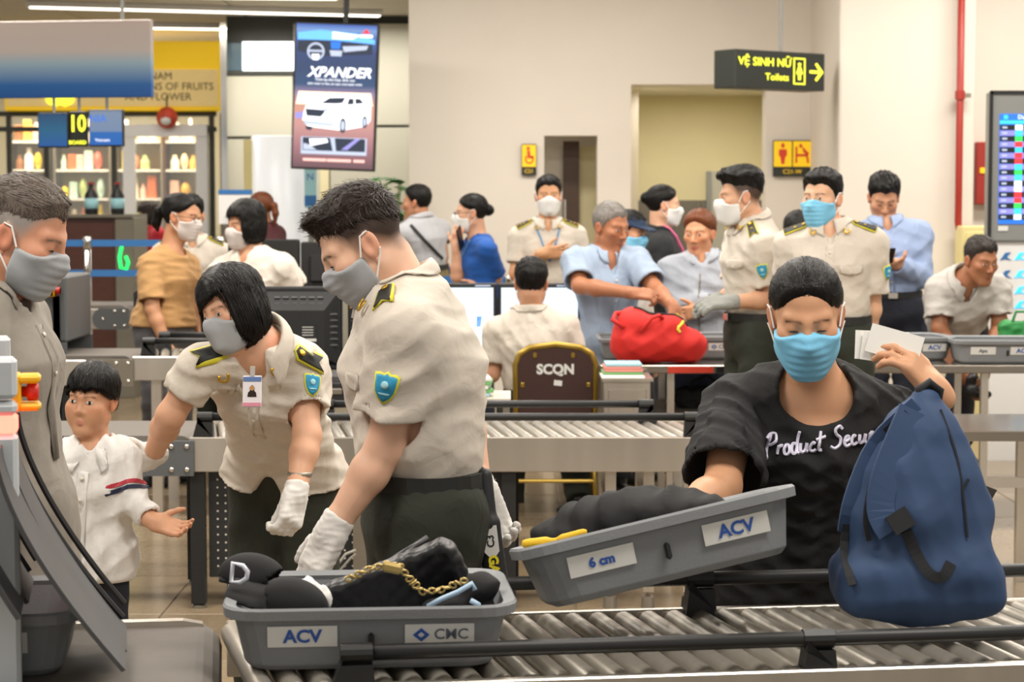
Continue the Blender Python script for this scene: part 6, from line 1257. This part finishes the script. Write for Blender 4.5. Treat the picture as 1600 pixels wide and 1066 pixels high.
p_jac = person('young woman with auburn hair in a grey zip jacket', 11.0, (1092, 366), (1099, 406), (1095, 530), (-24, 6, 0), hd=-12, s=.97, hs=1.0, tone='c98f6a', lip='a85a4e', R=((1060, 480, -.08), (1118, 470, -.22)), L=((1142, 476, -.06), (1090, 486, -.2)), top=dict(mat='jacket_grey', sleeve='long', hem='out', drop=.12, seed=15, fold=.015, loose=.03, sr=.05), bottom=dict(mat='jeans'), hair=('tied', 'hair_red', dict(line=.070, tail=.18, vol=.014)), vox=.0065, browt=.7, fem=True); 
zp = MB(); qz = np.array([p_jac['N'] - V(0, 0, .07 + .04 * i) + p_jac['fw'] * .3 for i in range(11)]); qz = march(p_jac['S'], qz, -p_jac['fw'], far=.4) + p_jac['fw'] * .002; zp.tube([p - p_jac['org'] for p in qz], .004, 5); zp.build('zip', 'steel_dull', p_jac['shirt'])
p_yof = person('young officer with quiff and white mask in profile by the inspection table', 9.58, (1156, 308), (1178, 352), (1180, 522), (-84, 8, 0), hd=-74, s=1.03, hs=1.02, tone='d0a080', L=((1206, 468, -.14), (1142, 472, -.2)), R=((1150, 460, .12), (1118, 470, .02)), SL=(1190, 388, -.14), top=dict(mat='uniform_shirt', seed=21, loose=.02, fold=.010, sr=.072), bottom=dict(mat='uniform_trousers', ease=.02), belt='board_black', hair=('short', 'hair_black', dict(side=.002, top=.028, quiff=.014, rough=.0012, fade='4a382e', wild=.016, mess=1.6)), mask=('cup', 'mask_white'), vox=.006, hL=dict(glove='glove_grey', n=(0, .5, -.8), curl=.5), hR=dict(glove='glove_grey', n=(0, -.5, -.8), curl=.5)); uniform(p_yof, 1, patches='L', sides='LR', pout={'L': V(-.35, -1, 0)}, w=.048); pocket(p_yof, 'L')
p_bmo = person('officer with blue mask and starred epaulettes looking left', 9.2, (1284, 311), (1297, 358), (1300, 528), (-34, 3, 0), hd=-10, s=1.05, hs=1.03, tone='d6a888', L=((1362, 485, .02), (1340, 560, .1)), R=((1236, 485, .05), (1255, 560, .15)), shw=.172, top=dict(mat='uniform_shirt', seed=22, loose=.018, fold=.010, sr=.070), bottom=dict(mat='uniform_trousers'), belt='board_black', hair=('short', 'hair_black', dict(side=.005, top=.018, quiff=.008, line=.070)), mask=('surgical', 'mask_blue'), vox=.0055, hL=dict(hide=True), hR=dict(hide=True)); uniform(p_bmo, 1, patches='L', tip=False, w=.052, pout={'L': V(1, -.75, 0)}, pt=.40); pocket(p_bmo, 'L'); placket(p_bmo, 'uniform_shirt', 4, .36)
p_bck = person('dark haired person mostly hidden behind the officer with the blue mask', 11.2, (1246, 364), (1246, 402), (1246, 520), (180, 0, 0), hd=180, s=.92, tone='b98262', top=dict(mat='shirt_white_grey'), bottom=dict(mat='dark_cloth'), hair=('short', 'hair_black', dict(top=.016, side=.012)), vox=.009, eyes='none')
p_str = person('man in a blue striped shirt looking down at his phone', 11.4, (1381, 310), (1384, 350), (1392, 482), (-4, 30, 0), hd=-4, s=1.04, hs=1.03, tone='bf8d6e', L=((1440, 432, -.05), (1398, 412, -.26)), R=((1330, 432, -.05), (1374, 414, -.26)), shw=.170, top=dict(mat='shirt_striped', sleeve='long', seed=23, loose=.018, fold=.010, sr=.044), bottom=dict(mat='navy_trousers'), belt='board_black', hair=('short', 'hair_black', dict(side=.006, top=.022, rough=.002)), vox=.0065, eyes='down', hL=dict(d=(-.9, -.3, .1), n=(-.2, .2, 1), curl=.7), hR=dict(d=(.9, -.3, .1), n=(.2, .2, 1), curl=.7)); placket(p_str, 'shirt_striped', 4, .36)
p_bnd = person('man in a pale short sleeved shirt bending over at the right', 11.05, (1533, 408, -.25), (1505, 440, -.15), (1492, 520, .15), (22, 16, 0), hd=12, s=1.02, hs=1.0, tone='a06a4a', R=((1468, 512, -.15), (1508, 588, -.2)), L=((1562, 505, -.1), (1548, 565, -.25)), SR=(1470, 452, -.1), SL=(1556, 452, -.08), top=dict(mat='shirt_white_grey', seed=24, fold=.012, loose=.024, slen=.75, sr=.075, vdeep=.12), bottom=dict(mat='navy_trousers'), hair=('short', 'hair_greying', dict(side=.004, top=.014)), vox=.0065, legs={'R': ((1508, 552, -.28), (1519, 596, -.22)), 'L': ((1500, 600, .0), (1500, 700, .1)), 'toe': V(.2, -1, 0)}, brow='3a2c24')
# ------------------------------------------------------------------ things people handle
for nm, c, r, k in (('bag_red', 'c81e16', .75, (30, .1)), ('bag_navy', '2c4468', .7, (20, .12)), ('webbing', '1c1e22', .8, (60, .1)), ('leather_black', '17171a', .38, (40, .15)), ('fabric_black', '0f0f11', .85, (40, .15)), ('gold_chain', 'b8a166', .3, None), ('rhinestone', 'd6dbe4', .15, None), ('strap_blue', 'a9c4dc', .3, None), ('bag_green', '1f7d3a', .6, (20, .1)), ('yellow_cloth', 'e0b41e', .7, None), ('chair_gold', 'a68a3e', .3, None), ('chair_brown', '3b211b', .7, (30, .12)), ('wand_black', '222326', .5, None), ('wand_label', 'd8d8d4', .5, None), ('wand_yellow', 'e8d92a', .5, None), ('phone_black', '131316', .2, None)): mat(nm, c, r, metal=.7 if 'gold' in nm else 0, noise=k)
# red bag on the inspection table
Yr = 10.05; RB = Field(); cb_ = at(1032, 545, Yr); zb_ = zt4
RB.econe(V(wx(985, Yr), Yr, zb_ + .10), V(wx(1078, Yr), Yr, zb_ + .085), (.13, .10), (.10, .085), V(0, 1, 0), .05); RB.econe(V(wx(995, Yr), Yr, zb_ + .19), V(wx(1050, Yr), Yr, zb_ + .18), (.09, .055), (.08, .06), V(0, 1, 0), .06); RB.ell(V(wx(985, Yr), Yr, zb_ + .2), (.07, .10, .07), k=.05)
RB.disp(folds(.008, 24, 31)); RB.plane((0, 0, zb_ + .002), (0, 0, -1)); rb = empty('red_bag', (cb_[0], Yr, zb_), 0, 'big soft red duffel bag being searched on the inspection table', 'bag'); ro = V(cb_[0], Yr, zb_); sdf_obj('body', RB, .007, MATS['bag_red'], rb, ro)
def strap(mb, pts, w, th=.003, n=None):
    """flat webbing along pts, facing n"""
    pts = [np.array(p, float) for p in pts]; vs = []
    for i, p in enumerate(pts):
        d = nrm(pts[min(i + 1, len(pts) - 1)] - pts[max(i - 1, 0)]); s = nrm(np.cross(d, n if n is not None else V(0, -1, 0))); u = np.cross(s, d)
        vs += [p - s * w / 2 - u * th / 2, p + s * w / 2 - u * th / 2, p + s * w / 2 + u * th / 2, p - s * w / 2 + u * th / 2]
    fs = [(i * 4 + k, i * 4 + (k + 1) % 4, (i + 1) * 4 + (k + 1) % 4, (i + 1) * 4 + k) for i in range(len(pts) - 1) for k in range(4)] + [(3, 2, 1, 0), tuple(range(len(vs) - 4, len(vs)))]
    mb.add(vs, fs); return mb
h1 = MB(); h1.tube([at(975, 512, Yr - .1) - ro, at(957, 500, Yr - .08) - ro, at(962, 490, Yr) - ro, at(985, 488, Yr) - ro], .011, 8); h1.build('handle', 'bag_red', rb, smooth=True); h1 = MB(); h1.tube([at(1000, 520, Yr - .14) - ro, at(1018, 497, Yr - .14) - ro, at(1030, 493, Yr - .1) - ro, at(1036, 498, Yr - .05) - ro], .010, 8); h1.build('handle', 'bag_red', rb, smooth=True)
h1 = MB(); zpts = march(RB, np.array([at(x, 470, Yr - .02) for x in np.linspace(990, 1075, 12)]), V(0, 0, -1), far=.4) + V(0, 0, .004); h1.tube([p - ro for p in zpts], .006, 5); h1.build('zip', 'webbing', rb); h1 = MB(); yp_ = march(RB, np.array([at(1070 + 5 * math.sin(i), 500 + 4 * i, Yr - .3) for i in range(7)]), V(0, 1, 0), far=.5) - V(0, .004, 0); h1.tube([p - ro for p in yp_], .007, 6); h1.build('cord', 'patch_yellow', rb)
# navy backpack standing on the near conveyor
Yb = 4.17; BP = Field(); B0, B1, B2 = at(1432, 905, Yb), at(1434, 795, Yb + .01), at(1452, 622, Yb + .02)
prev = None
for (px_, py_, w_, d_) in ((1431, 905, .150, .095), (1434, 800, .147, .092), (1437, 735, .118, .078), (1441, 668, .072, .05), (1448, 622, .026, .022)):
    c_ = at(px_, py_, Yb)
    if prev is not None: BP.econe(prev[0], c_, prev[1], (w_, d_), X0, .04)
    prev = (c_, (w_, d_))
BP.box(B0 + V(0, 0, -.005), (.170, .105, .065), None, .05, .04); BP.econe(B0 + V(.045, -.06, .03), B1 + V(.045, -.045, -.02), (.105, .05), (.09, .045), X0, .02)
BP.disp(folds(.0055, 22, 40)); zbp = .7015; BP.plane((0, 0, zbp), (0, 0, -1)); bo_ = V(B0[0], Yb, zbp); bpk = empty('backpack', tuple(bo_), 0, 'navy blue backpack standing on the near rollers', 'backpack'); sdf_obj('body', BP, .006, MATS['bag_navy'], bpk, bo_)
def on_bp(pix, w, m, name, th=.006, par=None, o=.004, sd=None):
    q = np.array([at(x, y, Yb - .45) for x, y in pix]); dirs = [nrm(p - V(0, 0, CAMZ)) for p in q]; h = np.array([march(BP, q[i:i + 1], dirs[i], far=.9, n=60)[0] - dirs[i] * o for i in range(len(q))])
    for _ in range(3): h[1:-1] = (h[:-2] + 2 * h[1:-1] + h[2:]) / 4
    mb = strap(MB(), h - bo_, w, th); return mb.build(name, m, par or bpk)
def dense(pix, n=4): return [tuple(lerp(np.array(pix[i], float), np.array(pix[i + 1], float), t)) for i in range(len(pix) - 1) for t in np.linspace(0, 1, n, endpoint=False)] + [pix[-1]]
s1 = on_bp(dense([(1425, 640), (1382, 740), (1372, 800), (1392, 832)]), .055, 'bag_navy', 'shoulder_strap', .012, o=.006); on_bp(dense([(1405, 640), (1362, 745), (1350, 812), (1358, 845)]), .010, 'webbing', 'strap_edge', .006, s1, .012); on_bp([(1398, 800), (1416, 828)], .045, 'webbing', 'buckle', .012, s1, .012); on_bp(dense([(1416, 830), (1432, 868), (1452, 900), (1474, 905), (1486, 880)]), .022, 'webbing', 'strap_tail', .005, s1)
s2 = on_bp(dense([(1432, 632), (1365, 690), (1330, 780), (1322, 830)]), .035, 'bag_navy', 'shoulder_strap', .010, o=.005); on_bp(dense([(1418, 645), (1352, 702), (1326, 800), (1316, 862), (1332, 915)]), .016, 'webbing', 'strap_edge', .005, s2, .010)
on_bp([(1508, 758), (1530, 766), (1552, 774)], .028, 'webbing', 'side_tab', .004); on_bp(dense([(1470, 640), (1500, 720), (1512, 840)]), .004, 'webbing', 'seam', .003)
hl = MB(); hl.tube([at(1440, 632, Yb) - bo_, at(1436, 608, Yb - .01) - bo_, at(1452, 598, Yb - .01) - bo_, at(1468, 610, Yb) - bo_, at(1462, 640, Yb) - bo_], .010, 8); hl.build('grab_handle', 'webbing', bpk, smooth=True)
# boarding passes in the hand
for i, (px, py, a, lab) in enumerate(((1398, 538, .10, 'front boarding pass in the raised hand'), (1388, 545, .35, 'middle boarding pass fanned out in the raised hand'), (1378, 540, .55, 'rear boarding pass fanned out in the raised hand'))):
    e = empty('boarding_pass', tuple(at(px, py, 4.385 + .012 * i)), 0, lab, 'boarding pass', 'boarding passes in the hand'); e.rotation_euler = (math.radians(-8), math.radians(18) - a * .5, math.radians(-12 + 4 * i)); MB().box((0, 0, 0), (.115, .0012, .062)).build('card', 'paper_white', e)
# handheld metal detector
wd = empty('metal_detector', tuple(at(760, 780, 4.74)), 0, 'black handheld metal detector wand held behind the back', 'metal detector'); wo = at(760, 780, 4.74); a0, a1, a2 = at(757, 742, 4.72) - wo, at(764, 818, 4.70) - wo, at(778, 935, 4.68) - wo
WF = Field(); WF.econe(a0, a1, (.018, .016), (.020, .016), X0, .01); WF.econe(a1, a2, (.026, .016), (.030, .016), X0, .015); sdf_obj('grip', WF, .005, MATS['wand_black'], wd)
dwn = nrm(a2 - a1); wux = nrm(np.cross(-dwn, V(0, -1, 0)) * -1); wux = nrm(X0 - dwn * np.dot(X0, dwn)); pl_ = MB(); cc = lerp(a1, a2, .22) - V(0, .018, 0); pl_.prism([(-.017, .035), (.017, .035), (.017, -.025), (.006, -.038), (-.006, -.038), (-.017, -.025)], cc, wux, -dwn, .004); pl_.build('label_plate', 'wand_label', wd); lettering('C3', .024, cc, -dwn, -wux, 'webbing', wd, off=.001, bold=.0006); lettering('GARRETT', .030, lerp(a1, a2, .78) - V(0, .020, 0), dwn, wux, 'wand_yellow', wd, off=.001, bold=.0015)
# contents of the near tray
HBc = at(615, 905, 4.08); HB = Field(); Rb_ = Ry(math.radians(-22)) @ Rx(math.radians(18)); HB.box(HBc + V(.01, .0, -.03), (.145, .035, .075), Rb_, .03, .02); HB.box(HBc + V(.0, -.035, -.005), (.13, .014, .055), Rb_ @ Rx(.25), .012, .02)
qd = lambda p: f32(.0035) * np.abs(np.sin((p[:, 0] + p[:, 2]) * 75) * np.sin((p[:, 0] - p[:, 2]) * 75)); HB.disp(qd); hb = empty('handbag', (HBc[0], HBc[1], .72), 0, 'black quilted handbag with gold chain lying in the near tray', 'handbag'); ho = V(HBc[0], HBc[1], .72); sdf_obj('body', HB, .0045, MATS['leather_black'], hb, ho)
cpx = dense([(545, 905), (575, 890), (605, 882), (625, 886), (640, 905), (660, 925), (690, 922), (725, 908)], 4); lk = MB()
lk.tube([(.0072 * math.cos(t), 0, .005 * math.sin(t)) for t in np.linspace(0, 2 * PI, 11)[:-1]], .0026, 6, closed=True); first = lk.build('chain_link', 'gold_chain', hb, smooth=True)
for i, (x, y) in enumerate(cpx):
    p = at(x, y, 3.95); o = first if i == 0 else first.copy()
    if i: COL.objects.link(o); o.parent = hb
    o.location = tuple(p - ho); o.rotation_euler = (PI / 2 * (i % 2), .6 * math.sin(i), .3)
ps_ = MB(); ps_.box(at(613, 888, 3.93) - ho, (.04, .012, .02), Ry(.2), .005); ps_.build('clasp', 'gold_chain', hb)
bm_ = MB(); bm_.tube([at(600, 885, 4.15) - ho, at(668, 842, 4.2) - ho], .009, 8); bm_.build('handle_bar', 'leather_black', hb, smooth=True)
def slipper(c, R, label, buckle=True):
    e = empty('slipper', tuple(c), 0, label, 'slipper', 'slippers in the near tray'); F = Field(); F.econe(R @ V(-.09, 0, 0), R @ V(.09, 0, 0), (.036, .008), (.044, .008), R @ V(0, 1, 0), .02); sdf_obj('sole', F, .005, MATS['fabric_black'], e)
    U = Field(); U.ell(R @ V(.035, 0, .006), (.072, .050, .052), R); U.ell(R @ V(.0, 0, .0), (.072, .040, .036), R, .004, 's'); U.plane(R @ V(0, 0, .0), R @ V(0, 0, -1)); sdf_obj('upper', U, .005, MATS['fabric_black'], e)
    if buckle:
        pts = [R @ V(.062 + .9 * x, -.046 + .006 * abs(z * 20), .030 + z) for x, z in ((-.018, -.018), (.006, -.018), (.020, -.010), (.024, 0), (.020, .010), (.006, .018), (-.018, .018))]; b = MB(); b.tube(pts, .0045, 6, closed=True); b.build('buckle', 'rhinestone', e, smooth=True)
    return e
slipper(at(420, 915, 4.02), Rz(PI - .25) @ Rz(0) @ Ry(-.15), 'black slipper with sparkling buckle at the left of the near tray', False); slipper(at(430, 940, 3.94), Rz(-.1) @ Ry(.25) @ Rx(.5), 'black slipper leaning inside the left of the near tray', False)
bq = at(372, 896, 3.93); bk_ = MB(); bk_.tube([(x, -.2 * x, z) for x, z in ((-.014, -.017), (.004, -.018), (.017, -.009), (.019, .004), (.010, .015), (-.010, .020))], .0048, 6, closed=True); tag(bk_.build('buckle', 'rhinestone', bpy.data.objects['slipper'], tuple(bq - V(*bpy.data.objects['slipper'].location)), smooth=True))
WC = Field(); wc0 = at(477, 917, 3.98); WC.ell(wc0, (.03, .03, .018)); WC.ell(wc0 + V(.02, -.02, -.02), (.03, .025, .02)); WC.disp(folds(.01, 60, 3)); tag(sdf_obj('white_cloth', WC, .005, MATS['white_cotton'], None, wc0, loc=tuple(wc0)), 'crumpled white cloth between the slippers and handbag', 'cloth')
sd = at(715, 935, 4.0); SD = Field(); SD.ell(V(0, 0, -.02), (.075, .04, .03)); SD.ell(V(.045, 0, .02), (.04, .035, .03)); SD.disp(folds(.008, 40, 4)); se = empty('sandal', tuple(sd), 0, 'black sandal with pale blue shiny straps in the near tray', 'sandal'); sdf_obj('body', SD, .0055, MATS['fabric_black'], se)
for pts in (((668, 948), (690, 936), (716, 925), (738, 912), (742, 922)), ((735, 938), (748, 945), (748, 955))): s = MB(); s.tube([at(x, y, 3.93) - sd for x, y in pts], .0055, 6); s.build('strap', 'strap_blue', se, smooth=True)
# contents of the tilted tray
JC = Field(); jc = at(985, 815, 4.30)
for px, py, r in ((900, 835, (.09, .09, .03)), (960, 805, (.11, .10, .045)), (1030, 795, (.10, .10, .035)), (1090, 790, (.07, .08, .025))): JC.ell(at(px, py, 4.30), r, k=.05)
JC.disp(folds(.010, 24, 12)); tag(sdf_obj('black_jacket', JC, .0065, MATS['fabric_black'], None, jc, loc=tuple(jc)), 'crumpled black jacket heaped in the tilted tray', 'jacket')
yc = at(868, 846, 4.12); YC_ = Field(); YC_.cap(at(822, 850, 4.12), at(852, 848, 4.12), .010, .012, .01); YC_.cap(at(880, 842, 4.12), at(912, 832, 4.12), .010, .008, .01); YC_.cap(at(845, 850, 4.12), at(885, 842, 4.13), .006, .006, .01); tag(sdf_obj('yellow_strap', YC_, .0045, MATS['yellow_cloth'], None, yc, loc=tuple(yc)), 'yellow strap hanging over the left rim of the tilted tray', 'strap')
# phones
for (px, py, Y, rot, lab, sz) in ((719, 372, 13.08, (0, math.radians(-28), math.radians(70)), 'black phone held by the woman in the blue uniform', (.075, .01, .15)), (1386, 402, 11.05, (math.radians(48), 0, 0), 'black phone held by the man in the striped shirt', (.075, .01, .15))):
    e = empty('phone', tuple(at(px, py, Y)), 0, lab, 'phone'); e.rotation_euler = rot; MB().box((0, 0, 0), sz, None, .004).build('case', 'phone_black', e); MB().box((0, .0058, 0), (sz[0] - .008, .001, sz[2] - .012)).build('display', 'glass_dark', e)
# banquet chair
Yh = 9.95; ch = empty('banquet_chair', (wx(868, Yh), Yh, 0), 0, 'gold framed brown banquet chair stencilled SCQN', 'chair'); ztop = wz(537, Yh); hw_ = .195; zs_ = .46
fr = [(-hw_ + .01, .0, zs_ - .1), (-hw_, -.02, ztop - .10), (-hw_ + .02, -.022, ztop - .05), (-hw_ + .07, -.024, ztop - .018), (0, -.026, ztop - .002), (hw_ - .07, -.024, ztop - .018), (hw_ - .02, -.022, ztop - .05), (hw_, -.02, ztop - .10), (hw_ - .01, .0, zs_ - .1)]
MB().tube(fr, .016, 10).build('back_frame', 'chair_gold', ch, smooth=True)
bk = MB(); bk.prism([(-hw_ + .02, zs_ + .02), (hw_ - .02, zs_ + .02), (hw_ - .012, ztop - .10), (hw_ - .035, ztop - .055), (hw_ - .08, ztop - .032), (0, ztop - .018), (-hw_ + .08, ztop - .032), (-hw_ + .035, ztop - .055), (-hw_ + .012, ztop - .10)], (0, -.030, 0), X0, Z1, .03); bko = bk.build('backrest', 'chair_brown', ch)
lettering('SCQN', .066, (0, -.032, ztop - .125), X0, Z1, 'sticker', bko, off=.001, bold=.003); MB().box((.012, -.033, ztop - .19), (.04, .003, .026), Ry(.1)).build('tag', 'sticker', bko)
for x, z in ((-.1, ztop - .055), (.085, ztop - .055), (-hw_ + .035, ztop - .2), (hw_ - .035, ztop - .2)): MB().box((x, -.034, z), (.02, .008, .026), None, .006).build('fastener', 'chair_gold', bko)
MB().box((0, .23, zs_ - .03), (.42, .44, .07), None, .025).build('seat', 'chair_brown', ch)
for x, y in ((-.19, .02), (.19, .02), (-.19, .42), (.19, .42)): MB().tube([(x, y, zs_ - .07), (x * 1.06, y + (-.05 if y < .2 else .03), 0.012)], .012, 8).build('leg', 'chair_gold', ch, smooth=True)
MB().tube([(-.19, .0, .22), (.19, .0, .22)], .010, 8).build('stretcher', 'chair_gold', ch)
# paper pile at the console, green bag, floor bag, cables
for i, (m_, nmc) in enumerate((('paper_blue', 'blue'), ('paper_green', 'green'), ('paper_white', 'white'), ('paper_green', 'light green'), ('paper_white', 'top white'))):
    o = MB().box((0, 0, 0), (.12, .2, .016), None, .002).build('notebook', m_, None, (wx(745, 9.4) + .01 * (i % 2), 9.42, wz(618, 9.4) + .009 + .0175 * i)); o.rotation_euler = (0, 0, .1 * math.sin(2 * i)); tag(o, '%s notebook in the pile beside the male officer, layer %d' % (nmc, i + 1), 'notebook', 'notebook pile on the side desk')
sdk = empty('side_desk', (wx(740, 9.4), 9.4, 0), 0, 'low pale side desk holding the notebook pile', 'desk'); zsd = wz(618, 9.4); MB().box((0, .05, zsd - .012), (.34, .4, .022)).build('top', 'desk_pale', sdk)
for x in (-.15, .15): MB().box((x, .05, zsd / 2 - .013), (.03, .36, zsd - .026)).build('leg', 'steel_dull', sdk)
GB = Field(); gc = at(1592, 540, 10.5); gb_ = V(gc[0], 10.5, zt4 + .0); GB.box(gb_ + V(.02, 0, .09), (.12, .07, .09), None, .03); GB.disp(folds(.008, 30, 2)); GB.plane((0, 0, zt4 + .001), (0, 0, -1)); ge = empty('green_bag', tuple(gb_), 0, 'green bag at the right edge of the inspection table', 'bag'); sdf_obj('body', GB, .008, MATS['bag_green'], ge, gb_); g = MB(); g.tube([(-.05, -.05, .17), (-.03, -.05, .23), (.05, -.05, .23), (.08, -.05, .17)], .008, 6); g.build('handle', 'bag_green', ge)
FB = Field(); fc = V(wx(1098, 10.2), 10.2, .56); FB.box(fc + V(0, 0, .045), (.13, .09, .05), None, .035); FB.disp(folds(.012, 30, 8)); FB.plane((0, 0, .5585), (0, 0, -1)); fe = empty('black_bag', tuple(fc), 0, 'black bag with looped strap on the shelf under the inspection table', 'bag'); sdf_obj('body', FB, .008, MATS['fabric_black'], fe, fc); g = MB(); g.tube([(-.08, -.03, .07), (-.05, -.03, .13), (.02, -.03, .16), (.07, -.03, .13), (.09, -.03, .07)], .009, 6); g.build('strap', 'webbing', fe)
cbx = MB(); cbx.tube([at(x, y, 7.6) for x, y in ((505, 978), (512, 930), (522, 890), (540, 866), (556, 860))], .006, 6); cbx.tube([at(x, y, 7.62) for x, y in ((508, 980), (516, 934), (528, 895), (548, 872), (556, 866))], .005, 6); o = cbx.build('power_cable', 'cable', None, org=at(505, 978, 7.6)); tag(o, 'loose grey cable hanging beside the steel post of the middle conveyor', 'cable')
